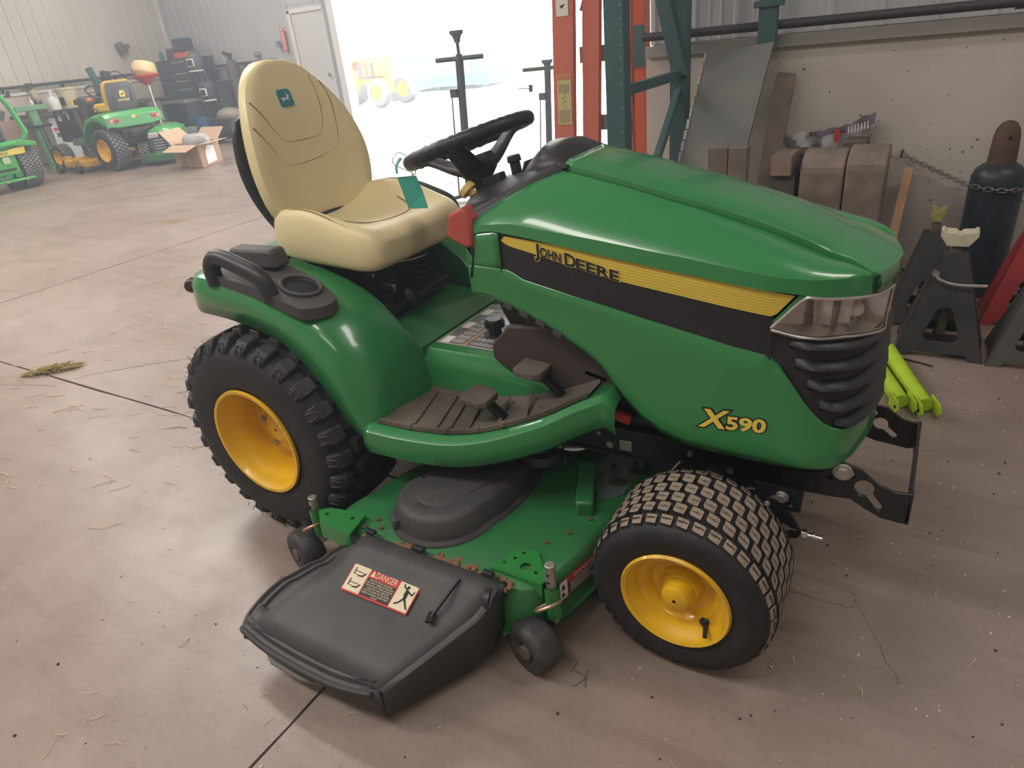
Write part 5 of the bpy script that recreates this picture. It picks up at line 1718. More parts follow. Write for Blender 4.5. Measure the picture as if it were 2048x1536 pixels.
    for pts, lab in (([(1.475, 1.30, .032), (1.585, 1.02, .032), (1.630, .915, .030)], 'lime green tube leg with a flattened end on the floor, the one nearer the grille'), ([(1.55, 1.34, .034), (1.625, 1.12, .034), (1.705, .915, .030)], 'lime green tube leg with flattened end, the outer one towards the jack stands')):
        o = thing('lime_leg', lab, 'tube', (pts[-1][0], pts[-1][1], 0), group='lime green tube legs behind the tractor nose')
        m = MB(); m.tube(pts, [.031, .030, .026], 12)
        m.build('tube', LIME, o)
        p = Vector(pts[-1]); dd = (p-Vector(pts[-2])).normalized()
        m = MB()
        side = Vector((-dd.y, dd.x, 0))
        m.prism([(-.03, -.028), (.045, -.024), (.062, 0), (.045, .024), (-.03, .028)], lambda a, b: p+dd*a+Vector((0, 0, b))+side*.026, side*.006)
        m.prism([(-.03, -.028), (.045, -.024), (.062, 0), (.045, .024), (-.03, .028)], lambda a, b: p+dd*a+Vector((0, 0, b))-side*.026, side*-.006)
        lug = m.build('flat_end', LIME, o, sm=0, bevel=.002)
        m = MB(); m.cyl(p+dd*.035+side*.0335, p+dd*.035+side*.035, .006, n=10); m.cyl(p+dd*.035-side*.0335, p+dd*.035-side*.035, .006, n=10); m.build('pin_hole', BLACKP, lug)
    o = thing('black_cable', 'thin black cable end lying on the floor in front of the jack stands', 'cable', (1.63, 1.33, 0))
    m = MB(); m.tube(smooth_poly([(1.50, 1.40, .005), (1.60, 1.345, .005), (1.68, 1.315, .005), (1.715, 1.30, .005)], 6), .0035, 6); m.tube(smooth_poly([(1.545, 1.40, .006), (1.58, 1.375, .009), (1.60, 1.33, .004)], 5), .0025, 6); m.build('wire', BLACK, o)
right_side()

# ------------------------------------------------------------------ rack, ladder and stands by the opening
def racks():
    def upright(o, x, y, z1, w=.078, d=.07, mat=RACKG, name='upright', hs=1):
        m = MB()
        m.box((x, y-d/2, z1/2), (w, .004, z1)); m.box((x-w/2, y, z1/2), (.004, d, z1)); m.box((x+w/2, y, z1/2), (.004, d, z1))
        u = m.build(name, mat, o, sm=0)
        h = MB()
        k = 0
        while .3+.05*k < min(z1, 1.9):
            z = .3+.05*k
            s = hs
            h.cyl((x+s*w*.36, y-d/2-.0022, z), (x+s*w*.36, y-d/2-.003, z), .0045, n=8)
            k += 1
        h.build('slot_holes', pm('slot_pale', (.26, .27, .27), .7), u, sm=0, kind='stuff')
        return u
    o = thing('pallet_rack', 'blue green pallet rack frame with punched uprights beside the ladder', 'rack', (.345, 1.9, 0))
    upright(o, .345, 1.45, 3.2, .085)
    upright(o, .352, 2.27, 3.2, .085, hs=-1)
    for z0, z1 in ((1.06, 1.06), (1.9, 2.6), (.25, .25)):
        m = MB(); m.bar((.345, 1.49, z0), (.352, 2.24, z1), .035, .045); m.build('brace', RACKG, o, sm=0, bevel=.003)
    m = MB(); m.bar((.345, 1.49, .30), (.352, 2.24, .98), .035, .04); m.build('brace', RACKG, o, sm=0, bevel=.003)
    m = MB(); m.bar((.22, 2.22, 1.62), (.37, 2.22, 1.05), .03, .075); m.build('beam_connector', RACKG, o, sm=0, bevel=.003)
    for x, y in ((.345, 1.45), (.352, 2.27)):
        m = MB(); m.box((x, y, .004), (.12, .11, .008)); m.build('foot_plate', RACKG, o, sm=0)
    o = thing('hanging_post', 'blue green steel post with a flanged collar coming down behind the plywood sheet', 'post', (.768, 2.340, 4.8))
    m = MB(); m.box((.770, 2.345, 2.965), (.088, .05, 3.67)); m.build('shaft', RACKG, o, sm=0, bevel=.004)
    m = MB(); m.box((.770, 2.340, 1.345), (.135, .07, .03)); m.build('collar', RACKG, o, sm=0, bevel=.004)
    o = thing('cable_loop', 'dark hose hanging in a long loop on the wall left of the rear rack upright', 'hose', (.255, 2.44, .7))
    m = MB(); m.tube(smooth_poly([(.285, 2.435, 1.15), (.25, 2.43, 1.0), (.262, 2.428, .86), (.285, 2.43, .78), (.30, 2.435, .95), (.302, 2.437, 1.14)], 6), .007, 8); m.build('loop', BLACK, o)
    o = thing('orange_post', 'orange red steel rack upright standing past the end of the wall', 'post', (-.028, 2.64, 0))
    upright(o, -.028, 2.64, 3.2, .112, .09, RACKO)
    m = MB(); m.bar((-.02, 2.70, .25), (-.06, 3.4, 1.30), .03, .05); m.build('brace', RACKG, o, sm=0)
    m = MB(); m.box((-.028, 2.588, 1.2), (.125, .006, .22)); m.build('beam_connector', RACKG, o, sm=0)
    # step ladder, folded
    o = thing('step_ladder', 'orange fibreglass step ladder standing folded beside the rack', 'ladder', (.08, 1.68, 0))
    FIB = pm('orange_fibreglass', (.64, .17, .12), .5, noise=(30, (.55, .14, .10), .4))
    def rail(x0, x1, y, w, lab=None):
        m = MB()
        for dx, ww, yy, dd in ((0, w, y, .006), (-w/2+.003, .006, y+.014, .03), (w/2-.003, .006, y+.014, .03)):
            m.loft([[Vector((x0+dx-ww/2, yy-dd/2, 0)), Vector((x0+dx+ww/2, yy-dd/2, 0)), Vector((x0+dx+ww/2, yy+dd/2, 0)), Vector((x0+dx-ww/2, yy+dd/2, 0))],
                    [Vector((x1+dx-ww/2, yy-dd/2, 2.4)), Vector((x1+dx+ww/2, yy-dd/2, 2.4)), Vector((x1+dx+ww/2, yy+dd/2, 2.4)), Vector((x1+dx-ww/2, yy+dd/2, 2.4))]])
        return m.build('side_rail', FIB, o, sm=0)
    r1 = rail(-.012-.045, .034+.035, 1.60, .106)
    rail(.075, .185, 1.64, .084)
    rail(.268, .258, 1.72, .076)
    ALU = pm('ladder_aluminium', (.42, .42, .42), .4, metal=.8)
    for z in (.32, .63, .93, 1.235, 1.54, 1.85):
        m = MB(); m.box((.172, 1.72, z), (.235, .085, .03)); m.box((.172, 1.68, z-.025), (.235, .006, .06)); st = m.build('step', ALU, o, sm=0, bevel=.002)
        m = MB(); m.bar((.06, 1.70, z-.14), (.10, 1.70, z-.03), .004, .012); m.bar((.225, 1.70, z-.15), (.255, 1.70, z-.03), .004, .012); m.build('step_brace', ALU, st, sm=0)
    m = MB()
    def lp(a, b): return Vector((.005+a+.028*(b-1.0), 1.5935, b))
    m.prism([(-.040, .915), (.036, .915), (.036, 1.14), (-.040, 1.14)], lp, (0, -.0008, 0), 0)
    m.prism([(-.036, 1.117), (.032, 1.117), (.032, 1.137), (-.036, 1.137)], lambda a, b: lp(a, b)+Vector((0, -.0012, 0)), (0, -.0005, 0), 1)
    rg = random.Random(8)
    for k in range(26):
        z = .925+.0068*k
        if 8 < k < 20: continue
        m.prism([(-.033, z), (.033-rg.uniform(0, .02), z), (.033-rg.uniform(0, .01), z+.0028), (-.033, z+.0028)], lambda a, b: lp(a, b)+Vector((0, -.0012, 0)), (0, -.0005, 0), 2)
    m.tube([lp(-.02+.03*rg.random(), .985+.006*k)+Vector((0, -.0014, 0)) for k in range(14)], .0012, 4, mi=2)
    m.build('ladder_label', [pm('label_yellow', (.62, .52, .22), .6), pm('label_orange', (.55, .22, .10), .6), pm('label_grey', (.22, .20, .18), .6)], r1, sm=0)
    m = MB()
    m.prism([(-.03, 1.385), (.032, 1.385), (.032, 1.48), (-.03, 1.48)], lp, (0, -.0008, 0), 0)
    m.prism([(-.012, 1.425), (.0, 1.415), (.018, 1.435), (.0, 1.43)], lambda a, b: lp(a, b)+Vector((0, -.0012, 0)), (0, -.0005, 0), 1)
    m.build('ladder_badge', [WHITEP, BLACKP], r1, sm=0)
    # under-hoist screw stands
    STB = pm('stand_slate', (.05, .058, .068), .45)
    def tstand(label, x, y, zbar, half, ang, top, lean=0.):
        o = thing('hoist_stand', label, 'hoist stand', (x, y, 0), 0, group='tall screw stands in the doorway')
        L = Vector((lean, 0, 0))
        m = MB(); m.bar((x, y, .06), Vector((x, y, zbar))+L, .052, .052); m.build('column', STB, o, sm=0, bevel=.004)
        dd = Vector((cos(ang), sin(ang), 0))
        m = MB(); m.cyl(Vector((x, y, zbar))+L-dd*half, Vector((x, y, zbar))+L+dd*half, .019, n=14); m.build('crossbar', STB, o, bevel=.004)
        m = MB(); m.cyl(Vector((x, y, zbar))+L, Vector((x, y, top))+L, .014, n=12); m.cyl(Vector((x, y, zbar-.01))+L, Vector((x, y, zbar+.035))+L, .034, .026, n=12)
        m.build('screw', STB, o)
        m = MB(); T = Vector((x, y, top))+L
        m.loft([[T+Vector((w*a, w*b, z)) for a, b in ((-1, -.8), (1, -.8), (1, .8), (-1, .8))] for w, z in ((.018, -.075), (.026, -.04), (.036, -.012), (.046, -.008), (.046, .02))])
        m.build('saddle', STB, o, sm=0, bevel=.003)
        m = MB()
        for k in range(3):
            a = ang+pi/2+2*pi*k/3
            m.bar((x, y, .05), (x+.28*cos(a), y+.28*sin(a), .02), .045, .03)
        m.build('tripod_foot', STB, o, sm=0, bevel=.004)
        m = MB(); m.cyl((x-.085, y-.05, .05), Vector((x-.065, y-.05, zbar-.30))+L*.6, .0065, n=8); m.box(Vector((x-.045, y-.025, zbar-.27))+L*.6, (.07, .055, .07)); m.build('release_rod', STB, o, sm=0)
        return o
    tstand('slate grey screw stand with a T-bar and flared saddle, standing nearer the seat', -2.13, 3.72, 1.195, .215, .25, 1.39, .065)
    t2 = tstand('slate grey screw stand with a T-bar, standing further back near the ladder', -2.14, 5.34, .985, .27, .25, 1.045, .05)
    m = MB(); m.bar((-2.40, 5.25, .815), (-2.26, 5.27, .80), .05, .008); m.cyl((-2.27, 5.27, .77), (-2.27, 5.27, .84), .022, n=10); m.build('foot_pedal', STB, t2)
racks()

# ------------------------------------------------------------------ other machines along the left wall
def turf_wheel(o, c, R, W, rr, side, name='wheel', n=30, rows=5):
    """wheel with its open rim on the side (+1: +y, -1: -y) in local coordinates"""
    c = Vector(c)
    ax = Vector((0, -side, 0))
    c0 = c-ax*W/2
    m = MB(); m.lathe(tyre_profile(R*.97, W, rr), c0, ax, 40)
    w = m.build(name, RUBBER, o, sm=40)
    t = MB()
    for j in range(rows):
        f = .12+.76*j/(rows-1)
        for k in range(n):
            a = 2*pi*(k+.5*(j % 2))/n
            da = 2*pi/n*.34
            hw = .76/(rows-1)*W*.36
            def q(r, g): return [c0+ax*(W*f+hw*g*s)+r*Vector((cos(a+da*g*p), 0, sin(a+da*g*p))) for p, s in ((-1, -1), (1, -1), (1, 1), (-1, 1))]
            lo, hi = q(R*.955, 1), q(R, .9)
            t.add(lo+hi, [(i, (i+1) % 4, (i+1) % 4+4, i+4) for i in range(4)]+[(4, 5, 6, 7)], 0)
    t.build('tread', pm('light_tread', (.23, .23, .235), .8), w, sm=0, kind='stuff')
    r = MB(); r.lathe([(rr+.004, .006), (rr+.008, -.004), (rr, -.008), (rr-.012, .01), (rr-.018, .06), (rr*.6, .075), (rr*.45, .06), (rr*.25, .05), (.003, .05)], c0, ax, 32)
    r.build('rim', pm('ochre_rim', (.72, .40, .02), .4), w, sm=35)
    return w

def machines():
    LG = pm('light_green_paint', (.055, .33, .085), .35, coat=.3)
    # --- tractor seen from behind with tyre, fenders, seat, open engine
    o = thing('parked_tractor', 'green garden tractor parked nose to the left wall, its grey seat back towards us', 'tractor', (-9.88, 5.26, 0), pi, local=True)
    for s in (1, -1):
        turf_wheel(o, (0, .34*s, .315), .315, .26, .165, s, 'rear_wheel')
        turf_wheel(o, (1.50, .36*s, .215), .215, .19, .115, s, 'front_wheel', 26, 4)
    m = MB()
    for s in (1, -1):
        rows = []
        for x, z, zi in ((-.36, .66, .70), (-.34, .76, .80), (-.22, .83, .85), (.0, .85, .865), (.22, .80, .82), (.38, .62, .66), (.44, .45, .46)):
            rows.append([Vector((x, s*.50, z-.09)), Vector((x, s*.49, z-.02)), Vector((x, s*.44, z)), Vector((x, s*.22, zi)), Vector((x, s*.16, zi-.05))])
        m.grid(rows)
    m.build('fender', LG, o, sm=40, solid=.006)
    m = MB()
    m.loft([[Vector((x, y, z)) for y, z in ((-.50, zb), (-.49, zt-.02), (-.30, zt), (.30, zt), (.49, zt-.02), (.50, zb), (.28, zb-.03), (-.28, zb-.03))] for x, zb, zt in ((-.36, .66, .80), (-.30, .68, .86), (-.18, .72, .87))])
    m.build('rear_panel', LG, o, sm=30, bevel=.012)
    for s in (1, -1):
        m = MB(); m.box((-.352, s*.36, .735), (.03, .17, .075), rot_y(-.25)); tl_ = m.build('tail_lamp', pm('tail_red', (.55, .06, .06), .25), o, bevel=.012)
        m = MB(); m.box((-.369, s*.405, .737), (.006, .07, .055), rot_y(-.25)); m.build('reverse_lens', pm('pale_lens', (.62, .50, .48), .25), tl_, bevel=.003)
    m = MB(); m.prism([(-.03, -.025), (.03, -.025), (.035, 0), (.0, .03), (-.035, 0)], lambda a, b: (-.36, a+.02, .775+b), (-.006, 0, 0)); m.build('caution_sticker', DECY, o, sm=0)
    m = MB(); m.box((.45, 0, .42), (1.1, .30, .22)); m.box((-.1, 0, .50), (.42, .5, .20)); m.box((-.33, .02, .52), (.10, .26, .10)); m.bar((-.34, -.12, .50), (-.42, -.12, .47), .04, .05)
    m.build('chassis', BLACKM, o, sm=0, bevel=.01)
    m = MB()
    for k in range(6): m.bar((.35+.07*k, -.42, .30+.01*(k % 2)), (.50+.05*k, .42, .28), .02, .015)
    m.build('lift_linkage', pm('oily_steel', (.22, .22, .23), .5, metal=.6), o, sm=0, kind='stuff')
    for s in (1, -1):
        m = MB(); m.loft([[Vector((x, s*y, z)) for x, y in ((.40, .20), (.98, .20), (.98, .40), (.62, .46), (.40, .47))] for z in (.40, .50)]); m.build('footrest', DKGREEN, o, sm=0, bevel=.015)
        m = MB(); m.box((.66, s*.33, .506), (.34, .20, .012)); m.build('foot_mat', MAT_R, o, sm=0)
        m = MB(); m.box((.56, s*.33, .53), (.10, .06, .005)); m.build('warning_sticker', ORANGER, o, sm=0)
    # open engine bay: dark frame, battery and panels
    m = MB()
    m.loft([[Vector((x, y, z)) for y, z in ((-.2, zb), (.2, zb), (.2, zt), (-.2, zt))] for x, zb, zt in ((.55, .55, 1.08), (.75, .5, 1.04), (.80, .45, .98))])
    m.box((1.25, 0, .60), (.75, .36, .34)); m.box((1.1, 0, .84), (.35, .30, .18))
    m.bar((.80, .22, .95), (1.55, .22, .93), .03, .04); m.bar((.80, -.22, .95), (1.55, -.22, .93), .03, .04); m.bar((1.55, .22, .94), (1.55, .22, .45), .04, .04); m.bar((1.55, -.22, .94), (1.55, -.22, .45), .04, .04); m.bar((1.3, .23, .93), (1.2, .23, .50), .10, .02)
    m.build('engine_bay', BLACKM, o, sm=0, bevel=.008)
    m = MB(); m.bar((.90, .225, .95), (.80, .225, .45), .02, .07); m.build('side_shield', pm('dusty_shield', (.16, .14, .13), .7), o, sm=0)
    m = MB(); m.loft([[Vector((x, y, z)) for y, z in ((-.22, zb), (.22, zb), (.22, zt), (-.22, zt))] for x, zb, zt in ((.50, .98, 1.04), (.62, 1.0, 1.12), (.86, 1.0, 1.08))]); ds = m.build('dashboard', GREYP, o, sm=0, bevel=.02)
    m = MB(); m.box((.53, .12, 1.065), (.03, .10, .05), rot_y(.4)); m.build('warning_light', pm('orange_lamp', (.75, .16, .03), .4), ds, bevel=.006)
    m = MB(); n_ = Vector((-.55, 0, .83)); u_ = Vector((.83, 0, .55)); c_ = Vector((.40, 0, 1.16))
    m.tube([c_+.185*(cos(2*pi*k/36)*u_+sin(2*pi*k/36)*Vector((0, 1, 0))) for k in range(36)], .016, 8, closed=True); sw = m.build('steering_wheel', BLACK, o)
    m = MB(); m.cyl(c_, c_-n_*.30, .03, n=12); m.bar(c_-u_*.17, c_+u_*.17, .03, .012); m.bar(c_-Vector((0, .17, 0)), c_+Vector((0, .17, 0)), .03, .012); m.build('column', BLACK, sw)
    # seat: yellow cushion, grey moulded back
    m = MB(); m.box((.10, 0, .93), (.46, .50, .13), top=(.92, .92)); st = m.build('seat', pm('seat_ochre', (.70, .45, .04), .5, bump=(60, .3)), o, bevel=.04, seg=3)
    m = MB(); m.loft([[Vector((x+dx, y*w, z)) for dx, y in ((0, -1), (.10, -.95), (.12, 0), (.10, .95), (0, 1), (-.015, 0))] for x, w, z in ((-.13, .23, .88), (-.15, .25, 1.0), (-.17, .245, 1.18), (-.18, .225, 1.27), (-.18, .16, 1.31))]); m.build('seat_back', pm('seat_ochre', (0, 0, 0)), st, sm=50)
    m = MB(); m.loft([[Vector((x+dx, y*w, z)) for dx, y in ((.0, -1), (.05, -.9), (.05, .9), (.0, 1), (-.025, .8), (-.03, 0), (-.025, -.8))] for x, w, z in ((-.13, .21, .85), (-.165, .235, .92), (-.18, .238, 1.08), (-.19, .225, 1.23), (-.185, .19, 1.28))])
    m.build('seat_shell', pm('shell_grey', (.085, .088, .095), .5), st, sm=40)
    m = MB(); m.tube([(-.212, y, z) for y, z in ((-.15, .92), (-.155, 1.15), (-.12, 1.21), (.12, 1.21), (.155, 1.15), (.15, .92))], .008, 6); m.build('shell_rib', pm('shell_grey', (0, 0, 0)), st)
    m = MB()
    fn = lambda a, b: (-.2195, -a, b)
    m.prism([(-.045, 1.075), (-.035, 1.06), (.035, 1.06), (.045, 1.075), (.045, 1.135), (.03, 1.155), (-.03, 1.155), (-.045, 1.135)], fn, (-.002, 0, 0), 0)
    m.prism([(-.028, 1.11), (-.01, 1.116), (.006, 1.112), (.014, 1.128), (.02, 1.13), (.02, 1.108), (.012, 1.09), (.02, 1.078), (.006, 1.092), (-.012, 1.092), (-.024, 1.078), (-.018, 1.094)], lambda a, b: (-.2222, -a, b), (-.001, 0, 0), 1)
    put_text(m, 'JOHN DEERE', lambda a, b: (-.216, -(a), 1.005+b), .20, .028, 0, offset=.03, centre=True)
    m.build('seat_emblem', [DECY, pm('emblem_dark', (.05, .06, .05), .5)], st, sm=0)
    for s in (1, -1):
        m = MB(); m.tube(smooth_poly([(-.10, s*.40, .86), (-.06, s*.40, .93), (.14, s*.40, .92), (.20, s*.40, .83)], 5), .010, 8); m.build('grab_rail', BLACK, o)
    # yellow mower deck between the axles
    m = MB(); m.loft([[Vector((x, y, z)) for x, y in ((.40, -.62), (1.05, -.62), (1.18, -.4), (1.18, .4), (1.05, .62), (.40, .62))] for z in (.08, .20)]); dk = m.build('mower_deck', pm('deck_yellow', (.74, .42, .03), .45, noise=(10, (.50, .28, .03), .5)), o, sm=0, bevel=.03)
    m = MB(); m.box((.62, .60, .22), (.10, .14, .06)); m.box((1.08, .52, .22), (.10, .12, .06)); m.build('deck_bracket', pm('deck_yellow', (0, 0, 0)), dk, sm=0, bevel=.006)
    for x in (.55, 1.15):
        m = MB(); m.cyl((x, .62, .065), (x, .70, .065), .065, n=20); m.build('gauge_wheel', BLACK, dk, bevel=.01)

    # --- tractor nose facing us behind the cardboard box
    o = thing('green_riding_mower', 'green riding mower behind the cardboard box, headlight and grille bars facing us', 'mower', (-9.32, 5.56, 0), -.72, local=True)
    m = MB()
    m.loft([[Vector((x, y, z)) for y, z in ((-.26, .22), (-.27, .40), (-.25, .52), (-.14, .575), (0, .59), (.14, .575), (.25, .52), (.27, .40), (.26, .22))] for x in (-.55, -.2)]
           + [[Vector((x, y*w, z*h)) for y, z in ((-.26, .22), (-.27, .40), (-.25, .52), (-.14, .575), (0, .59), (.14, .575), (.25, .52), (.27, .40), (.26, .22))] for x, w, h in ((.10, .97, .98), (.20, .88, .94), (.245, .70, .88))])
    m.build('hood', LG, o, sm=40)
    m = MB(); m.box((.20, 0, .36), (.11, .50, .26), top=(1, .94)); g = m.build('grille', pm('grille_slate', (.05, .055, .065), .5), o, bevel=.02)
    for k in range(4):
        for s in (-1, 1):
            m = MB(); m.box((.258, s*.095, .265+.042*k), (.012, .15, .012)); m.build('bar', pm('bar_silver', (.55, .55, .56), .4), g, sm=0)
    for s in (-1, 1):
        m = MB(); m.box((.250, s*.15, .465), (.035, .16, .075), top=(1, .85)); m.build('headlight', pm('frosted_lamp', (.60, .58, .55), .2), o, bevel=.012)
    m = MB(); m.prism([(-.03, -.02), (0, .0), (.01, .03), (.02, .0), (.03, -.02), (0, -.012)], lambda a, b: (.262, a-.285+.06, .45+b), (.004, 0, 0)); m.build('nose_emblem', DECY, o, sm=0)
    m = MB(); m.loft([[Vector((x, y, z)) for x, y in ((-.35, -.38), (.16, -.36), (.27, -.20), (.27, .20), (.16, .36), (-.35, .38))] for z in (.06, .20)]); m.build('bumper_skirt', DKGREEN, o, sm=0, bevel=.03)
    for s in (1, -1):
        turf_wheel(o, (-.10, .38*s, .19), .19, .16, .10, s, 'front_wheel', 22, 4)
        turf_wheel(o, (-1.05, .30*s, .22), .22, .18, .12, s, 'rear_wheel', 24, 4)
    m = MB(); m.box((-.62, 0, .30), (.9, .36, .16)); m.build('chassis', BLACKM, o, sm=0, bevel=.02)

    # --- machine at the left edge: green loop frame, rear panel, turf tyre
    o = thing('green_mower', 'bright green mower cut off by the left edge, loop frame over a lettered rear panel', 'mower', (-10.15, 3.15, 0), pi, local=True)
    BG = pm('bright_green_body', (.045, .36, .07), .35, coat=.3)
    X = -.15
    turf_wheel(o, (.12, -.58, .30), .30, .30, .14, -1, 'rear_wheel', 36, 7)
    turf_wheel(o, (.12, .58, .30), .30, .30, .14, 1, 'rear_wheel', 30, 6)
    m = MB(); m.box((-.02, 0, .40), (.26, .84, .36), top=(.85, .98)); bd = m.build('rear_panel', BG, o, bevel=.025)
    m = MB(); m.box((X-.005, 0, .30), (.02, .70, .03)); m.box((X-.006, 0, .295), (.02, .62, .012)); m.build('panel_slot', BLACKP, bd, sm=0)
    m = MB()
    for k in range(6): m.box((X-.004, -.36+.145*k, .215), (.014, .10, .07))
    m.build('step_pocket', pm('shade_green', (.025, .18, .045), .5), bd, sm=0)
    m = MB(); m.box((-.16, 0, .15), (.20, 1.06, .035)); m.build('bumper_bar', BG, o, bevel=.012)
    m = MB()
    for y in (-.40, -.12, .2): m.cyl((-.262, y, .15), (-.27, y, .15), .018, n=10)
    m.build('bumper_bolt', STEEL, o)
    m = MB(); m.loft([[Vector((x, y, z)) for y, z in ((-.34, .0), (-.15, -.10), (.15, -.10), (.34, 0))] for x, z in ()] or [[Vector((-.10, -.42, .13)), Vector((-.10, -.20, .13)), Vector((-.10, -.24, .02)), Vector((-.10, -.36, .02))], [Vector((.02, -.42, .13)), Vector((.02, -.20, .13)), Vector((.02, -.24, .02)), Vector((.02, -.36, .02))]]); m.build('black_skid', BLACK, o, sm=0)
    m = MB(); m.prism([(.60, .49), (-.55, .49), (-.565, .585), (-.40, .575), (-.30, .555), (.60, .555)], lambda a, b: (X-.005, a, b), (-.012, 0, 0)); yb = m.build('yellow_band', DECY, o, sm=0)
    m = MB(); put_text(m, 'JOHN DEERE', lambda a, b: (X-.0185, .30-a, .505+b), .62, .040, 0, offset=.02); m.build('band_lettering', pm('olive_print', (.16, .20, .06), .5), yb, sm=0)
    m = MB(); m.prism([(-.048, -.035), (-.035, -.045), (.035, -.045), (.048, -.035), (.048, .035), (.03, .05), (-.03, .05), (-.048, .035)], lambda a, b: (X-.006, -.265-a, .425+b), (-.006, 0, 0), 0)
    m.prism([(-.028, .0), (-.01, .008), (.006, .004), (.014, .02), (.02, .0), (.012, -.018), (.02, -.03), (.006, -.016), (-.012, -.016), (-.024, -.03)], lambda a, b: (X-.0125, -.265-a, .425+b), (-.001, 0, 0), 1)
    m.build('emblem', [pm('emblem_pale_green', (.45, .58, .35), .5), pm('emblem_brown', (.55, .45, .25), .5)], o, sm=0)
    # loop frame of bent tube
    fr = MB()
    pts = smooth_poly([(X, .66, .62), (X, -.50, .64), (X, -.60, .68), (X-.02, -.655, .76), (X, -.64, .86), (X+.02, -.595, 1.10), (X+.04, -.54, 1.24), (X+.05, -.47, 1.30), (X+.05, -.30, 1.33), (X+.05, .30, 1.33)], 5)
    fr.tube(pts, .046, 10, sq=.8)
    lf = fr.build('loop_frame', BG, o, sm=50)
    m = MB(); m.cyl((X+.05, -.58, 1.24), (X+.05, -.66, 1.27), .014, n=10); m.cyl((X+.05, -.66, 1.24), (X+.05, -.665, 1.32), .022, n=12); m.build('frame_knob', BLACK, lf)
    m = MB(); m.loft([[Vector((x, y, z)) for y, z in ((-.74, .56), (-.74, .62), (-.50, .68), (-.45, .60))] for x in (-.20, .35)]); m.build('fender', BG, o, sm=0, bevel=.015)
    m = MB(); m.box((.18, -.30, .76), (.40, .30, .20), top=(.8, .8)); m.build('seat_pad', BLACK, o, bevel=.03)
    m = MB(); m.tube(smooth_poly([(.0, -.42, .66), (.06, -.44, .9), (.02, -.40, 1.05), (-.02, -.36, 1.2)], 5), .022, 8); m.box((-.03, -.47, 1.02), (.03, .12, .14), rot_x(.5)); m.build('hydraulic_arm', pm('arm_grey', (.12, .13, .12), .5), o, sm=40)
    m = MB(); m.box((.05, -.20, .70), (.16, .2, .09)); m.build('seat_bracket', GREYP, o, bevel=.01)
    m = MB(); m.box((.45, 0, .30), (.9, .6, .2)); m.build('chassis', BLACKM, o, sm=0)
    turf_wheel(o, (1.15, -.40, .20), .20, .18, .10, -1, 'front_wheel', 22, 4)
    turf_wheel(o, (1.15, .40, .20), .20, .18, .10, 1, 'front_wheel', 22, 4)
machines()

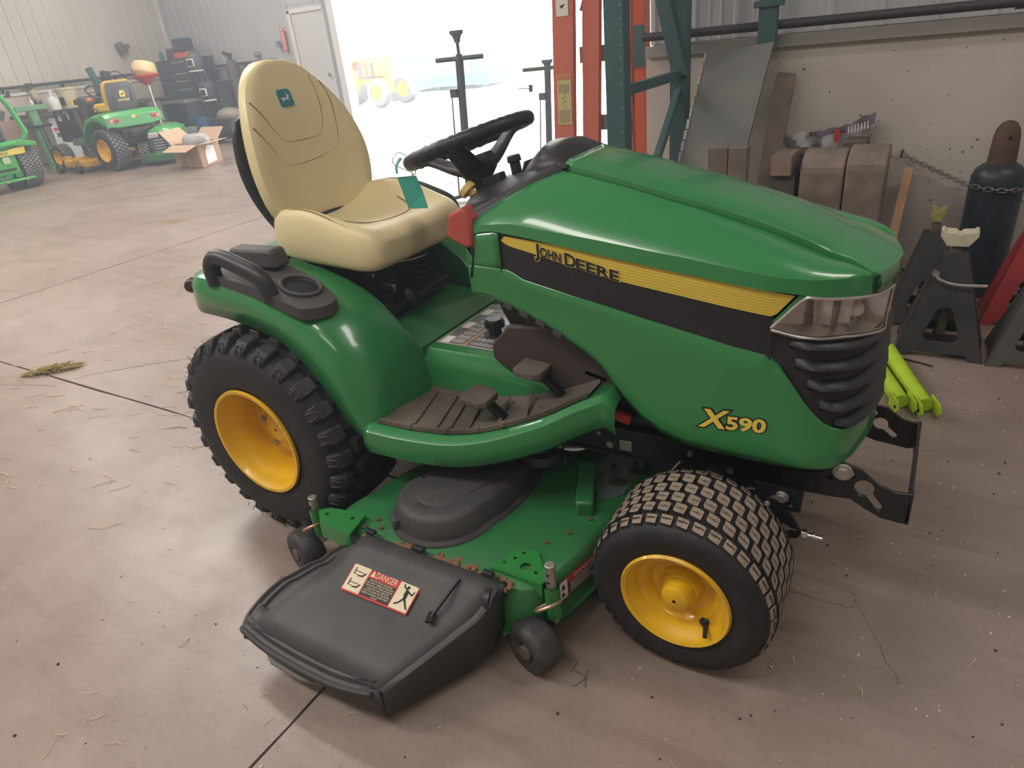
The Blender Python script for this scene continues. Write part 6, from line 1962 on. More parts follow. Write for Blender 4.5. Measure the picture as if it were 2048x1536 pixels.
def left_side():
    # cardboard box with flaps and a padded parcel
    CARD = pm('cardboard', (.46, .29, .185), .75, noise=(5, (.40, .25, .16), .5))
    CARDI = pm('cardboard_inside', (.52, .36, .24), .75)
    o = thing('cardboard_box', 'open cardboard box with flaps out on the floor before the parked mowers', 'box', (-8.25, 5.35, 0), 0)
    A, B_, C_, D = Vector((-7.94, 5.10, 0)), Vector((-8.19, 5.66, 0)), Vector((-8.80, 5.68, 0)), Vector((-8.58, 5.12, 0))
    up = Vector((0, 0, .325))
    def face(p, q, h, nm='side_panel', mt=CARD):
        n = (q-p).cross(Vector((0, 0, 1))).normalized()*.008
        m = MB(); m.loft([[p, q, q+h, p+h], [p-n, q-n, q+h-n, p+h-n]]); return m.build(nm, mt, o, sm=0)
    for p, q in ((D, A), (A, B_), (B_, C_), (C_, D)): face(p, q, up)
    m = MB(); m.loft([[D+Vector((0, 0, z)), A+Vector((0, 0, z)), B_+Vector((0, 0, z)), C_+Vector((0, 0, z))] for z in (0, .008)]); m.build('bottom', CARD, o, sm=0)
    def flap(p, q, e, taper=.04):
        d = (q-p)*taper
        m = MB(); m.loft([[p+up, q+up, q+up+e-d, p+up+e+d], [p+up+Vector((0, 0, .007)), q+up+Vector((0, 0, .007)), q+up+e-d+Vector((0, 0, .007)), p+up+e+d+Vector((0, 0, .007))]]); return m.build('flap', CARDI, o, sm=0)
    flap(D, A, Vector((.06, -.25, -.06)))
    flap(A, B_, Vector((.32, -.05, .03)))
    flap(B_, C_, Vector((-.05, .22, .16)))
    flap(C_, D, Vector((-.24, -.02, .20)))
    m = MB(); c = (A+D)/2; m.box(c+Vector((.02, -.004, .085)), (.07, .004, .17)); m.build('tape', pm('tape_tan', (.52, .36, .26), .4), o, sm=0)
    m = MB(); m.prism([(.25, .03), (.72, .05), (.70, .27), (.40, .30), (.25, .20)], lambda a, b: A.lerp(B_, a)+Vector((.004, .002, b)), (.003, .001, 0)); m.build('shipping_label', pm('label_white', (.85, .85, .86), .5), o, sm=0)
    o = thing('padded_parcel', 'grey padded parcel sticking out of the open cardboard box', 'parcel', (-8.35, 5.42, .01))
    m = MB(); m.loft([[Vector((-8.36, 5.40, z))+Vector((w*cos(a)*1.0+.04*sin(a), .72*w*sin(a), 0)) for a in [2*pi*k/16 for k in range(16)]] for z, w in ((.012, .20), (.20, .225), (.33, .235), (.40, .22), (.44, .17), (.455, .10))]); m.build('wrapping', pm('grey_wrap', (.34, .34, .35), .4, noise=(9, (.6, .6, .6), .7), bump=(14, .8)), o, sm=60)

    # waste oil drain with funnel
    x, y = -10.98, 6.62
    o = thing('oil_drain_stand', 'oil drain with red funnel and cream bowl on a tall steel tube', 'oil drain', (x, y, 0))
    m = MB(); m.lathe([(.0, 0), (.22, 0), (.24, .03), (.24, .25), (.20, .30), (.04, .34), (.035, .52), (.0, .52)], (x, y, 0), (0, 0, 1), 24); m.build('base_drum', pm('drain_yellow', (.72, .48, .08), .5), o, sm=40)
    m = MB(); m.cyl((x, y, .5), (x-.03, y, 1.12), .030, n=14); m.cyl((x-.028, y, 1.08), (x-.034, y, 1.17), .042, n=14); m.build('riser_tube', STEEL, o)
    cx = x-.035
    m = MB(); m.lathe([(.03, 1.14), (.05, 1.17), (.17, 1.27), (.235, 1.31), (.24, 1.34), (.225, 1.335), (.16, 1.28)], (cx, y, 0), (0, 0, 1), 28); m.build('funnel', pm('funnel_red', (.62, .035, .04), .4), o, sm=40)
    m = MB(); tilt = Matrix.Rotation(-.28, 3, 'X')
    rings = []
    for r, h in ((.20, .0), (.215, .06), (.20, .15), (.165, .215), (.15, .22)):
        rings.append([Vector((cx, y, 1.33))+tilt @ Vector((r*cos(2*pi*k/28), r*sin(2*pi*k/28), h)) for k in range(28)])
    m.loft(rings, cap=False); m.build('bowl', pm('bowl_cream', (.80, .62, .34), .5), o, sm=40, solid=.004)
    m = MB(); m.grid([[Vector((cx, y, 1.33))+tilt @ Vector((.2155*cos(a), .2155*sin(a), h*(1-.8*abs(t)))) for a, t in [(-2.6+.14*k, (k-4)/5) for k in range(10)]] for h in (.05, .10)]); m.build('bowl_window', pm('bowl_brown', (.36, .17, .06), .5), o)

    # workbench along the left wall with things on it
    o = thing('workbench', 'dark workbench along the left wall behind the parked mowers', 'workbench', (-12.5, 6.5, 0))
    m = MB(); m.box((-12.52, 6.35, .87), (.80, 2.7, .06)); m.build('bench_top', WOODD, o, sm=0, bevel=.005)
    for yy in (5.08, 5.8, 6.5, 7.2, 7.62):
        m = MB(); m.box((-12.2, yy, .42), (.09, .09, .84)); m.build('leg', pm('bench_leg', (.10, .10, .11), .6), o, sm=0)
    m = MB(); m.box((-12.6, 6.75, .25), (.6, 1.8, .04)); m.build('shelf', WOODD, o, sm=0)
    o = thing('plastic_jug', 'white plastic jug with a neck handle on the bench', 'jug', (-12.2, 5.48, .90))
    m = MB(); m.lathe([(.0, 0), (.10, 0), (.105, .02), (.105, .17), (.08, .22), (.03, .26), (.028, .32), (.034, .325), (.034, .35), (.0, .35)], (-12.2, 5.48, .90), (0, 0, 1), 20); m.build('bottle', pm('jug_white', (.72, .72, .72), .45), o, sm=40)
    m = MB(); m.tube(smooth_poly([(-12.2, 5.51, 1.20), (-12.2, 5.57, 1.18), (-12.2, 5.58, 1.10), (-12.2, 5.56, 1.05)], 4), .012, 8); m.build('handle', pm('jug_white', (0, 0, 0)), o)
    o = thing('pail', 'cream coloured plastic pail with a dark label, standing on the bench behind the jug', 'pail', (-12.35, 5.85, .90))
    m = MB(); m.lathe([(.0, 0), (.155, 0), (.16, .01), (.178, .33), (.19, .335), (.19, .37), (.175, .375), (.0, .37)], (-12.35, 5.85, .90), (0, 0, 1), 24); b = m.build('bucket', pm('pail_cream', (.66, .60, .42), .5), o, sm=40)
    m = MB(); m.grid([[Vector((-12.35+(.1645+.05*h)*cos(a), 5.85+(.1645+.05*h)*sin(a), .90+.02+h)) for a in [-1.5+.12*k for k in range(6)]] for h in (.06, .20)], 0); m.build('pail_label', BLACKP, b); m = MB(); m.grid([[Vector((-12.35+(.1648+.05*h)*cos(a), 5.85+(.1648+.05*h)*sin(a), .90+.02+h)) for a in [-.45+.12*k for k in range(5)]] for h in (.05, .15)]); m.build('pail_label', DECY, b)
    o = thing('bench_vise', 'teal green bench grinder with a dark hood on the bench against the wall', 'bench tool', (-12.3, 6.55, .90))
    m = MB(); m.cyl((-12.3, 6.40, 1.12), (-12.3, 6.66, 1.12), .10, n=18); m.box((-12.3, 6.53, .96), (.18, .22, .12)); m.build('motor', pm('tool_teal', (.035, .13, .14), .5), o, bevel=.01)
    m = MB(); m.box((-12.3, 6.42, 1.38), (.10, .10, .36), rot_x(.25)); m.build('tool_arm', pm('tool_teal', (0, 0, 0)), o, bevel=.015)
    m = MB(); m.box((-12.25, 6.62, 1.36), (.12, .16, .22), rot_x(-.2)); m.build('guard', BLACK, o, bevel=.02)
    m = MB(); m.tube(smooth_poly([(-12.25, 6.66, 1.42), (-12.2, 6.85, 1.44), (-12.2, 7.0, 1.25), (-12.2, 6.95, .95)], 6), .010, 6); m.build('power_cord', BLACK, o)
    o = thing('tool_tray', 'low black tray of oily bottles at the left end of the bench', 'tray', (-12.3, 5.2, .90))
    m = MB(); m.box((-12.3, 5.2, .935), (.30, .24, .07)); m.build('tray', BLACK, o, sm=0)
    for yy, h, mt in ((5.12, .22, WHITEP), (5.2, .18, BLACK), (5.27, .15, BLACK)):
        m = MB(); m.lathe([(0, 0), (.03, 0), (.03, h*.7), (.012, h*.8), (.012, h), (0, h)], (-12.2, yy, .965), (0, 0, 1), 12); m.build('bottle', mt, o)
    # cabinet behind and wall posters
    o = thing('white_cabinet', 'pale steel cabinet standing under the left end of the workbench', 'cabinet', (-12.3, 5.45, 0))
    m = MB(); m.box((-12.45, 5.50, .41), (.45, .40, .82)); m.build('body', pm('cabinet_white', (.60, .60, .61), .5), o, sm=0)
    m = MB(); m.box((-12.215, 5.42, .62), (.012, .16, .05)); m.build('red_badge', REDP, o, sm=0)
    m = MB(); m.box((-12.215, 5.46, .52), (.012, .20, .07)); m.build('grey_badge', GREYP, o, sm=0)
    o = thing('fibreboard_sheets', 'brown fibreboard sheets leaning between the green mower and the green press', 'boards', (-12.1, 4.5, 0))
    m = MB(); m.loft([[Vector((-12.05+dx, 4.20, 0)), Vector((-12.05+dx, 4.84, 0)), Vector((-12.35+dx, 4.84, .86)), Vector((-12.35+dx, 4.20, .86))] for dx in (0, .05)]); m.build('board', pm('fibreboard', (.36, .24, .19), .8), o, sm=0)
    # green press/stand left of the tractor
    o = thing('green_stand', 'green steel stand with T-shaped head and slotted column by the bench', 'stand', (-11.98, 4.98, 0))
    G = pm('stand_green', (.12, .33, .16), .5, noise=(8, (.25, .40, .26), .5))
    m = MB(); m.box((-11.98, 4.98, .50), (.10, .13, 1.0), rot_x(.05)); m.build('column', G, o, sm=0)
    m = MB(); m.box((-11.98, 4.95, 1.02), (.14, .54, .085)); m.build('head', G, o, sm=0, bevel=.01)
    m = MB(); m.box((-11.91, 4.96, .72), (.05, .42, .04)); m.build('arm', BLACKM, o, sm=0)
    for dy in (-.02, .04):
        m = MB(); m.cyl((-11.92, 5.0+dy, .20), (-11.92, 4.98+dy, .66), .011, n=8); m.build('rod', BLACKM, o)
    m = MB(); m.box((-11.98, 5.0, .02), (.16, .2, .04)); m.build('foot', G, o, sm=0)
    # tool chest in the corner
    SLATE = pm('chest_slate', (.050, .062, .082), .45)
    o = thing('tool_chest', 'tall slate coloured tool chest in the far left corner', 'tool chest', (-11.95, 7.95, 0))
    m = MB(); m.box((-12.0, 8.15, .40), (1.30, .62, .74)); m.box((-11.95, 8.18, 1.16), (1.10, .56, .78)); m.build('carcass', SLATE, o, sm=0, bevel=.01)
    for k, (z, h) in enumerate(((1.42, .20), (1.24, .12), (1.10, .12), (.92, .18), (.62, .18), (.42, .16), (.22, .18))):
        m = MB(); m.box((-11.97, 7.86 if z < .85 else 7.895, z), (1.06, .02, h)); dr = m.build('drawer', SLATE, o, sm=0, bevel=.004)
        m = MB(); m.box((-11.75, 7.845 if z < .85 else 7.88, z+h*.36), (.40, .018, .020)); m.build('pull', STEEL, dr, sm=0)
    o = thing('work_table', 'long grey table edge in front of the tool chest', 'table', (-11.2, 7.5, 0))
    m = MB(); m.box((-11.46, 7.50, .80), (.78, .42, .05)); m.build('table_top', pm('table_grey', (.20, .21, .23), .5), o, sm=0)
    for xx in (-11.8, -11.12):
        m = MB(); m.box((xx, 7.5, .39), (.05, .36, .78)); m.build('leg', SLATE, o, sm=0)
    zt_ = 1.555
    for nm, lab, cat, c, d, mt in (
            ('storage_case', 'dark blue plastic case, topmost on the tool chest', 'case', (-11.82, 8.15, zt_+.245), (.34, .26, .22), pm('case_blue', (.045, .055, .085), .5)),
            ('grey_case', 'dull grey case carrying the dark blue case on the tool chest', 'case', (-11.84, 8.20, zt_+.066), (.40, .26, .13), pm('case_grey', (.16, .16, .17), .6)),
            ('maroon_case', 'maroon toolbox at the left end of the tool chest top', 'toolbox', (-12.20, 8.20, zt_+.10), (.28, .26, .20), pm('case_maroon', (.13, .07, .08), .5))):
        b = thing(nm, lab, cat, (c[0], c[1], c[2]-d[2]/2))
        m = MB(); m.box(c, d, top=(.92, .92)); bb = m.build('shell', mt, b, bevel=.015)
        m = MB(); m.bar((c[0]-.07, c[1]-d[1]/2-.012, c[2]+.02), (c[0]+.07, c[1]-d[1]/2-.012, c[2]+.02), .02, .02); m.build('handle', BLACK, b, bevel=.004)
    for xx, lab in ((-11.80, 'red rag heap under the blue case, left one on the tool chest'), (-11.55, 'red rag heap at the right end of the tool chest top')):
        b = thing('red_rag', lab, 'rag', (xx, 7.975, zt_), group='red rags on the tool chest')
        m = MB()
        rg = random.Random(int(-xx*100))
        m.loft([[Vector((xx+w*(.12+.02*rg.random())*cos(a), 7.965+.055*w*sin(a), z+.012*rg.random())) for a in [2*pi*k/14 for k in range(14)]] for z, w in ((zt_+.001, 1), (zt_+.05, .95), (zt_+.095, .6))]); m.build('cloth', pm('rag_red', (.62, .10, .07), .8), b, sm=60)
    b = thing('green_bottle', 'small teal bottle at the left front of the tool chest top', 'bottle', (-12.34, 7.97, zt_))
    m = MB(); m.lathe([(0, 0), (.05, 0), (.05, .10), (.02, .14), (.02, .17), (0, .17)], (-12.34, 7.97, zt_), (0, 0, 1), 14); m.build('body', pm('bottle_teal', (.06, .16, .16), .4), b)
    # welder group right of the chest
    o = thing('welder_cart', 'dark welding cart hung with cables right of the tool chest', 'welder', (-10.95, 8.05, 0))
    m = MB(); m.box((-11.0, 8.0, .62), (.44, .42, .95)); m.build('cabinet', pm('welder_dark', (.035, .042, .055), .5), o, sm=0, bevel=.02)
    m = MB(); m.box((-11.0, 8.0, .10), (.52, .46, .05)); m.bar((-11.2, 7.86, .12), (-11.2, 7.86, 1.25), .03, .03); m.bar((-10.78, 7.86, .12), (-10.78, 7.86, 1.25), .03, .03); m.build('cart_frame', BLACKM, o, sm=0)
    for s in (-1, 1):
        m = MB(); m.cyl((-11.0+s*.27, 7.85, .07), (-11.0+s*.31, 7.85, .07), .07, n=16); m.build('caster', BLACK, o)
    m = MB()
    for k, (x0, y0) in enumerate(((-11.10, 7.80), (-11.02, 7.79), (-10.9, 7.8))):
        m.tube(smooth_poly([(x0, y0, 1.28), (x0+.07, y0-.02, .95), (x0+.12, y0, .62), (x0+.02, y0-.01, .45), (x0-.12, y0, .62), (x0-.10, y0, .85)], 6), .014, 6)
    m.build('cable', pm('hose_slate', (.09, .09, .11), .6), o, kind='stuff')
    o = thing('gas_bottle', 'brownish gas bottle standing behind the welding cart', 'gas bottle', (-10.82, 8.40, 0))
    m = MB(); m.lathe([(0, 0), (.13, 0), (.13, 1.28), (.10, 1.38), (.04, 1.44), (.04, 1.5), (0, 1.5)], (-10.82, 8.40, 0), (0, 0, 1), 20); m.build('body', pm('bottle_brown', (.10, .085, .095), .5), o, sm=40)
    m = MB(); m.box((-10.82, 8.38, 1.52), (.14, .06, .06)); m.cyl((-10.77, 8.34, 1.53), (-10.77, 8.30, 1.53), .04, n=12); m.cyl((-10.87, 8.34, 1.56), (-10.87, 8.30, 1.56), .04, n=12); m.build('regulator', pm('brass_dull', (.22, .18, .12), .4, metal=.7), o)
    def helmet(lab, c, rz, mt):
        b = thing('welding_helmet', lab, 'helmet', c, rz, local=True, group='welding helmets hung on the cart')
        m = MB()
        m.loft([[Vector((w*sin(a), -.13*w/.13*cos(a)*1.0, z)) for a in [-1.9+3.8*k/14 for k in range(15)]] for z, w in ((-.18, .09), (-.14, .115), (-.02, .135), (.08, .14), (.15, .12), (.18, .08))], closed=False, cap=False)
        sh = m.build('shell', mt, b, sm=60, solid=.005)
        m = MB(); m.box((0, -.138, .0), (.16, .03, .14)); fr = m.build('window_frame', WHITEP, b, bevel=.01)
        m = MB(); m.box((0, -.155, .0), (.12, .006, .10)); m.build('dark_window', pm('weld_glass', (.03, .035, .06), .15), b)
        m = MB(); m.tube([(.15*sin(a), -.15*cos(a), -.15) for a in [-1.5+3*k/12 for k in range(13)]], .014, 8); m.build('chin_trim', WHITEP, b)
    helmet('welding helmet hanging at the top of the welding cart', (-11.15, 7.84, 1.45), .2, pm('helmet_slate', (.11, .115, .14), .4))
    helmet('welding helmet hanging lower on the cart, in front of the hoses', (-10.82, 7.70, .92), .2, pm('helmet_dark', (.06, .065, .08), .4))
    o = thing('blue_drum', 'blue plastic drum on the floor under the welding hoses', 'drum', (-10.93, 7.50, 0))
    m = MB(); m.lathe([(0, 0), (.15, 0), (.155, .02), (.155, .44), (.15, .48), (0, .48)], (-10.93, 7.50, 0), (0, 0, 1), 22); m.build('barrel', pm('drum_blue', (.02, .12, .28), .45), o, sm=40)
    for x0, x1, lab, mt in ((-10.62, -10.45, 'red long handled tool leaning beside the welding cart', pm('handle_red', (.55, .14, .13), .5)), (-10.42, -10.28, 'pale teal tube leaning beside the red handled tool', pm('tube_teal', (.20, .36, .34), .5))):
        b = thing('leaning_pole', lab, 'pole', (x1, 8.12, 0), group='poles leaning by the welding cart')
        m = MB(); m.cyl((x1, 8.12, .0), (x0, 8.55, 1.22), .025, n=10); m.build('pole', mt, b)
        m = MB(); m.cyl((x0, 8.55, 1.22), (x0-.03, 8.58, 1.30), .032, n=10); m.build('grip', BLACK, b)
    # pressure washer
    o = thing('pressure_washer', 'pressure washer with tan spoked wheels standing left of the big seat', 'washer', (-10.45, 7.62, 0))
    for yy in (7.34, 7.92):
        m = MB(); m.lathe([(.13, 0), (.15, .01), (.15, .06), (.13, .07)], (-10.55, yy, .15), (0, 1, 0), 24); w = m.build('wheel', BLACK, o)
        m = MB(); m.lathe([(.13, .0), (.105, -.004), (.03, -.008), (.0, -.008)], (-10.55, yy, .15), (0, 1, 0), 24); m.build('rim', pm('tan_rim', (.50, .40, .24), .5), w)
        for k in range(6):
            a = k*pi/3
            m = MB(); m.box((-10.55+.07*cos(a), yy-.009, .15+.07*sin(a)), (.05, .006, .022), rot_y(-a)); m.build('spoke', BLACKM, w, sm=0)
    m = MB(); m.box((-10.35, 7.66, .33), (.55, .46, .22)); m.bar((-10.6, 7.45, .30), (-10.72, 7.45, .90), .03, .03); m.bar((-10.6, 7.85, .30), (-10.72, 7.85, .95), .03, .03); m.build('frame', pm('washer_dark', (.045, .045, .05), .5), o, sm=0, bevel=.02)
    m = MB(); m.ell((-10.25, 7.6, .50), (.26, .22, .13), 16, 8); m.build('engine_cover', pm('cover_tan', (.28, .25, .20), .5), o, sm=60)
    m = MB(); m.box((-10.15, 7.40, .07), (.30, .05, .04)); m.bar((-10.75, 7.42, .44), (-10.35, 7.42, .46), .02, .03); m.build('chrome_bar', STEEL, o, sm=0)
    # things fixed on the walls
    o = thing('wall_reel', 'brown hose bracket fixed on the ribbed left wall', 'bracket', (XL+.05, 7.55, 1.85))
    m = MB(); m.box((XL+.04, 7.55, 1.86), (.09, .16, .20), rot_x(.3)); m.build('plate', pm('bracket_brown', (.16, .13, .13), .6), o, bevel=.02)
    m = MB(); m.cyl((XL+.07, 7.66, 1.88), (XL+.12, 7.66, 1.88), .05, n=14); m.build('knob', pm('bracket_brown', (0, 0, 0)), o)
    m = MB(); m.tube([(XL+.05, 7.56, 1.76), (XL+.05, 7.58, 1.68), (XL+.05, 7.55, 1.60)], .012, 6); m.build('cord', pm('cord_rust', (.36, .25, .20), .7), o)
    o = thing('pipe_valve', 'cream tag hanging from a valve on the left wall pipe', 'valve', (XL+.08, 5.55, 1.25))
    m = MB(); m.box((XL+.06, 5.55, 1.36), (.08, .10, .09)); m.cyl((XL+.06, 5.55, 1.36), (XL+.06, 5.60, .80), .014, n=8); m.build('valve_body', PIPE, o, bevel=.01)
    m = MB(); m.box((XL+.09, 5.58, 1.19), (.03, .11, .20), rot_x(.15)); m.build('tag', pm('tag_cream', (.62, .58, .40), .6), o, bevel=.005)
    o = thing('extinguisher_sign', 'narrow red and white fire extinguisher sign beside the door', 'sign', (-9.45, YD-.01, 1.66))
    m = MB(); m.box((-9.45, YD-.005, 1.66), (.115, .012, .40)); m.build('plate', pm('sign_red', (.62, .09, .09), .5), o, sm=0)
    m = MB(); m.box((-9.45, YD-.0115, 1.645), (.050, .003, .30)); m.box((-9.45, YD-.0115, 1.835), (.06, .003, .03)); m.build('arrow_band', pm('sign_pale', (.72, .58, .58), .5), o, sm=0)
    m = MB()
    for k in range(9): m.box((-9.45, YD-.0135, 1.53+.028*k), (.024, .003, .018))
    m.build('sign_letters', pm('sign_red', (0, 0, 0)), o, sm=0)
    o = thing('notice_plate', 'small dark notice with pale lines on the grey back wall', 'notice', (-10.28, YD-.02, 1.47))
    m = MB(); m.box((-10.28, YD-.008, 1.475), (.17, .012, .075)); m.build('plate', pm('notice_slate', (.12, .13, .15), .5), o, sm=0)
    m = MB(); m.box((-10.28, YD-.015, 1.485), (.14, .003, .012)); m.box((-10.28, YD-.015, 1.465), (.12, .003, .008)); m.build('lines', WHITEP, o, sm=0)
    o = thing('wall_switch', 'blue grey switch box fixed left of the extinguisher sign', 'switch', (-9.60, YD-.03, 1.60))
    m = MB(); m.box((-9.60, YD-.015, 1.60), (.10, .05, .11)); m.build('box', pm('switch_blue', (.16, .22, .32), .5), o, bevel=.008)
left_side()

# ------------------------------------------------------------------ outside
def outside():
    m = MB(); m.grid([[Vector((-60, 8.6, -.015)), Vector((30, 8.6, -.015))], [Vector((-60, 90, -.015)), Vector((30, 90, -.015))]])
    m.build('ground_outside', pm('pale_gravel', (.52, .50, .46), .9, noise=(1.5, (.42, .41, .37), .5), bump=(40, .5)), kind='structure', sm=0)
    m = MB(); m.grid([[Vector((-60, 24, .0)), Vector((30, 24, .0))], [Vector((-60, 90, 2.5)), Vector((30, 90, 2.5))]])
    m.build('grass_bank', pm('grass_far', (.16, .24, .06), .9, noise=(1.2, (.26, .30, .10), .7)), kind='structure', sm=0)
    # tractor
    o = thing('yellow_tractor', 'old yellow orange tractor standing outside the big doorway', 'tractor', (-11.95, 13.35, 0), -.02, local=True)
    OY = pm('faded_yellow', (.70, .36, .05), .5)
    def wheel(c, R, W, rr, s, nm):
        c = Vector(c); ax = Vector((0, s, 0))
        m = MB(); m.lathe(tyre_profile(R, W, rr), c-ax*W/2, ax, 36); w = m.build(nm, pm('grey_rubber_far', (.20, .20, .21), .8), o, sm=40)
        m = MB(); m.lathe([(rr, .02), (rr-.03, .05), (rr*.5, .09), (rr*.3, .06), (.003, .06)], c-ax*W/2, ax, 28); m.build('rim', pm('rim_yellow_far', (.80, .60, .03), .5), w, sm=40)
        m = MB()
        for k in (.25, .5, .75): m.tube([c-ax*W/2+ax*W*k+(R+.002)*Vector((cos(a), 0, sin(a))) for a in [2*pi*i/32 for i in range(32)]], .012, 5, closed=True)
        m.build('tyre_rib', pm('grey_rubber_far', (0, 0, 0)), w)
    wheel((.95, -.50, .335), .335, .20, .19, 1, 'front_wheel'); wheel((.95, .50, .335), .335, .20, .19, 1, 'front_wheel')
    wheel((-1.0, -.66, .56), .56, .32, .36, 1, 'rear_wheel'); wheel((-1.0, .66, .56), .56, .32, .36, 1, 'rear_wheel')
    m = MB(); m.box((.78, 0, .93), (.36, .42, .46)); m.box((.10, 0, .60), (1.6, .26, .16)); m.box((.30, 0, 1.12), (.9, .36, .10)); m.box((-.35, 0, 1.02), (.4, .5, .30)); m.build('body', OY, o, sm=0, bevel=.03)
    m = MB(); m.box((.28, 0, .86), (.55, .34, .38)); m.build('engine', pm('engine_brown', (.14, .10, .10), .6), o, bevel=.02)
    m = MB(); m.box((.26, -.18, .90), (.10, .02, .34)); m.box((.45, -.18, .88), (.08, .02, .30)); m.build('engine_cover', OY, o, sm=0)
    m = MB(); m.cyl((.93, -.22, 1.05), (.93, -.22, 1.16), .05, n=12); m.build('headlamp', pm('lamp_grey', (.3, .3, .34), .4), o)
    m = MB(); m.box((-.55, -.1, 1.20), (.34, .36, .10)); m.build('seat_cushion', OY, o, bevel=.02)
    m = MB(); m.box((-.58, -.12, 1.40), (.10, .14, .22)); m.build('red_flag', pm('flag_red', (.75, .18, .16), .6), o, bevel=.02)
    m = MB(); m.cyl((-.08, -.4, .72), (-.42, -.4, 2.35), .022, n=8); m.cyl((-.62, -.3, 1.2), (-.50, -.4, 2.35), .020, n=8); m.bar((-.62, -.4, 2.36), (-.22, -.4, 2.36), .10, .05); m.build('canopy_pole', pm('pole_brown', (.22, .14, .15), .5), o)
    m = MB(); m.cyl((.95, -.5, .335), (.95, .5, .335), .04, n=10); m.bar((.95, 0, .335), (.95, 0, .70), .12, .12); m.build('axle', OY, o)
    m = MB(); m.cyl((-1.0, -.6, .56), (-1.0, .6, .56), .07, n=10); m.build('axle', OY, o)
    o = thing('push_mower', 'small teal green push mower on the ground beneath the yellow tractor', 'mower', (-11.3, 14.3, 0), 0, local=True)
    m = MB(); m.box((0, 0, .26), (.75, .40, .14), top=(.8, .8)); m.build('body', pm('mower_teal', (.05, .35, .25), .5), o, bevel=.03)
    for x in (-.25, .35):
        m = MB(); m.cyl((x, -.28, .15), (x, -.22, .15), .15, n=18); m.build('wheel', pm('grey_rubber_far', (0, 0, 0)), o)
    # roll-off container
    o = thing('dumpster', 'long blue grey roll-off dumpster outside behind the yellow tractor', 'dumpster', (-11.9, 17.0, 0))
    DB = pm('dumpster_blue', (.085, .165, .235), .55, noise=(1.5, (.12, .20, .26), .5))
    m = MB(); m.box((-12.3, 18.0, .52), (3.3, 2.0, .82)); m.build('tub', DB, o, sm=0, bevel=.02)
    m = MB(); m.box((-12.3, 16.98, .93), (3.36, .08, .07)); m.box((-12.3, 16.98, .34), (3.3, .05, .03)); m.box((-12.3, 16.98, .14), (3.3, .06, .07)); m.build('rim_rail', DB, o, sm=0)
    for x in (-10.66, -10.30):
        m = MB(); m.box((x, 16.96, .52), (.07, .10, .86)); m.build('corner_post', DB, o, sm=0)
    m = MB(); m.box((-10.48, 16.97, .40), (.30, .06, .05)); m.box((-10.48, 16.99, .20), (.16, .03, .30)); m.build('end_pocket', pm('dumpster_shade', (.08, .13, .19), .6), o, sm=0)
    m = MB(); m.box((-11.15, 16.972, .62), (.42, .012, .42)); m.build('sticker', pm('sticker_white', (.85, .85, .84), .5), o, sm=0)
    m = MB(); m.box((-11.20, 16.963, .56), (.14, .008, .03)); m.box((-11.05, 16.963, .66), (.10, .008, .02)); m.box((-11.0, 16.963, .60), (.06, .008, .02)); m.build('sticker_print', BLACKP, o, sm=0)
    for x in (-13.6, -12.3, -10.9):
        m = MB(); m.cyl((x, 17.1, .055), (x, 17.3, .055), .07, n=12); m.build('roller', BLACKM, o)
    # trees
    LEAF = [pm('leaf_light', (.20, .34, .07), .8), pm('leaf_mid', (.12, .25, .05), .8), pm('leaf_yellow', (.32, .36, .08), .8)]
    BARK = pm('bark', (.16, .12, .09), .9)
    for k, (x, y, h, w, mt, lab) in enumerate(((-23, 36, 8.5, 4.6, 2, 'pale yellow green tree beyond the tractor, leftmost in the doorway'), (-15, 40, 9, 5.0, 0, 'light green tree behind the dumpster, seen above its left half'), (-9.6, 31, 6.4, 3.0, 1, 'round green tree seen above the right end of the dumpster'), (-4.6, 27, 5.6, 2.6, 1, 'full green tree left of the ladder in the doorway'), (-.6, 34, 8.0, 3.0, 0, 'light green tree seen behind the ladder'), (4.6, 30, 6.0, 2.4, 2, 'yellowish bushy tree seen between ladder and rack'))):
        o = thing('tree', lab, 'tree', (x, y, .4), group='trees beyond the yard')
        m = MB(); m.tube([(x, y, -.2), (x+.1, y, h*.35), (x-.1, y+.1, h*.7)], [.22, .16, .06], 8)
        for a in range(5): m.tube([(x, y, h*(.3+.07*a)), (x+w*.5*cos(a*1.9), y+w*.5*sin(a*1.9), h*(.5+.08*a))], [.08, .03], 6)
        m.build('trunk', BARK, o)
        m = MB()
        rg = random.Random(30+k)
        for _ in range(2200):
            th, ph, r = rg.uniform(0, 2*pi), rg.uniform(-1, 1), rg.random()**.4
            lump = 1+.25*sin(3*th+k)*cos(4*ph)
            c = Vector((x+w*r*lump*cos(th)*math.sqrt(1-ph*ph), y+w*r*lump*sin(th)*math.sqrt(1-ph*ph), h*.52+h*.46*r*ph))
            s = rg.uniform(.14, .34)
            u = Vector((rg.uniform(-1, 1), rg.uniform(-1, 1), rg.uniform(-.6, .6))).normalized()
            v = u.orthogonal().normalized()
            m.add([c-u*s, c+v*s*.5, c+u*s, c-v*s*.5], [(0, 1, 2, 3)])
        m.build('crown', LEAF[mt], o, sm=0, kind='stuff')
    m = MB()
    rg = random.Random(77)
    for _ in range(2600):
        x, y = rg.uniform(-16, 3), 20+3.5*rg.random()
        z, s = 0, rg.uniform(.12, .40)
        m.add([(x-.02, y, z-.02), (x+.02, y, z-.02), (x+rg.uniform(-.12, .12), y, z+s)], [(0, 1, 2)])
    tag(m.build('long_grass', LEAF[0], sm=0, loc=(-6.5, 21.5, 0)), 'strip of long pale grass at the far edge of the yard', 'grass', kind='stuff')
outside()

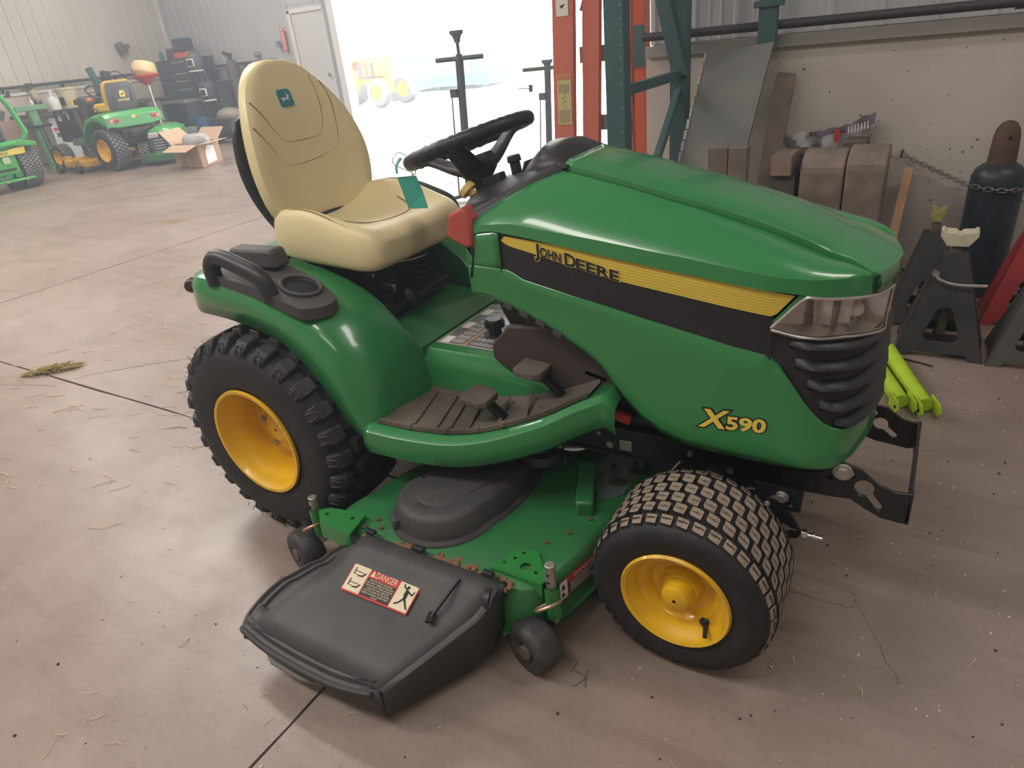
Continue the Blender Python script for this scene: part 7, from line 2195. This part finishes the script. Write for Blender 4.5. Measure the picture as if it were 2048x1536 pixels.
# ------------------------------------------------------------------ litter on the floor
def litter():
    rg = random.Random(21)
    m = MB()
    def straw(x, y, L, a, bend=.3, r=.0011, z=.0012):
        d = Vector((cos(a), sin(a), 0)); n = Vector((-sin(a), cos(a), 0))
        c = Vector((x, y, z+r))
        m.tube([c-d*L/2, c+n*bend*L*.25+Vector((0, 0, .002)), c+d*L/2], r, 3)
    for _ in range(420):
        x, y = rg.uniform(-7.5, -.6), rg.uniform(-1.2, 4.5)
        if rg.random() < .35: x, y = rg.uniform(-2.6, -.5), rg.uniform(-.9, 1.2)
        straw(x, y, rg.uniform(.02, .11), rg.uniform(-.4, 1.0), rg.uniform(-1, 1), rg.uniform(.0008, .0018))
    for _ in range(60):
        straw(rg.uniform(1.25, 2.0), rg.uniform(-1.0, 1.2), rg.uniform(.01, .05), rg.uniform(0, pi), rg.uniform(-1, 1), .0008)
    for _ in range(35):
        straw(rg.uniform(-.2, 1.1), rg.uniform(-1.35, -.9), rg.uniform(.01, .04), rg.uniform(0, pi), rg.uniform(-1, 1), .0007)
    tag(m.build('straw', STRAWM, sm=0, loc=(-1.5, .5, 0)), 'loose bits of straw scattered over the concrete floor', 'straw', kind='stuff')
    m = MB()
    for _ in range(520):
        t = rg.random()
        x = -2.31+.18*t+rg.gauss(0, .014)
        y = -.205+.17*t+rg.gauss(0, .018)
        a = .65+rg.gauss(0, .55)
        L = rg.uniform(.03, .075)
        d = Vector((cos(a), sin(a), rg.uniform(-.1, .3)))
        c = Vector((x, y, rg.uniform(.003, .034*(1-abs(2*t-1)*.7))))
        p0, p1 = c-d*L/2, c+d*L/2
        p0.z, p1.z = max(p0.z, .002), max(p1.z, .002)
        m.tube([p0, (p0+p1)/2+Vector((rg.uniform(-.008, .008), rg.uniform(-.008, .008), .003)), p1], .0012, 3)
    tag(m.build('hay_clump', HAYM, sm=0, loc=(-2.13, -.08, 0)), 'small clump of hay on the floor joint left of the rear wheel', 'hay', kind='stuff')
    m = MB()
    for cx, cy, n, sx in ((-4.95, 2.45, 60, .10), (-1.05, .28, 60, .06), (-4.3, 4.2, 50, .10), (-.95, .10, 40, .05), (-2.75, 1.1, 30, .12)):
        for _ in range(n):
            a = rg.uniform(-.3, .9)
            c = Vector((cx+rg.gauss(0, sx), cy+rg.gauss(0, sx*.5), .004))
            d = Vector((cos(a), sin(a), 0))*rg.uniform(.015, .05)
            m.tube([c-d, c+Vector((0, 0, .003)), c+d], .0012, 3)
    tag(m.build('hay_wisps', HAYM, sm=0, loc=(-2.5, 1.5, 0)), 'thin wisps of hay on the concrete away from the clump', 'hay', kind='stuff')
    m = MB()
    for _ in range(300):
        x, y = rg.uniform(1.2, 2.05), rg.uniform(-.9, 1.3)
        if rg.random() < .25: x, y = rg.uniform(-.4, 1.2), rg.uniform(-1.4, -.7)
        s = rg.uniform(.0012, .0042)
        m.box((x, y, s*.5), (s*1.5, s, s), rot_z(rg.uniform(0, 3)), mi=rg.choice((0, 0, 1)))
    tag(m.build('floor_grit', [pm('grit_pale', (.62, .55, .46), .8), pm('grit_dark', (.07, .05, .04), .9)], sm=0, loc=(1.5, 0, 0)), 'pale chips and dark crumbs of grit strewn over the floor', 'grit', kind='stuff')
    m = MB()
    for p in ([(1.09, -.66, .002), (1.105, -.635, .004), (1.10, -.605, .003)], [(1.075, -.62, .002), (1.105, -.625, .004), (1.115, -.65, .002)], [(1.06, -.59, .002), (1.07, -.60, .004), (1.068, -.625, .002)]):
        m.tube(smooth_poly(p, 4), .0008, 4)
    tag(m.build('dry_twigs', pm('twig', (.12, .08, .06), .9), sm=0, loc=(1.1, -.68, 0)), 'dark dry twigs on the floor between gauge wheel and front tyre', 'twigs', kind='stuff')
litter()
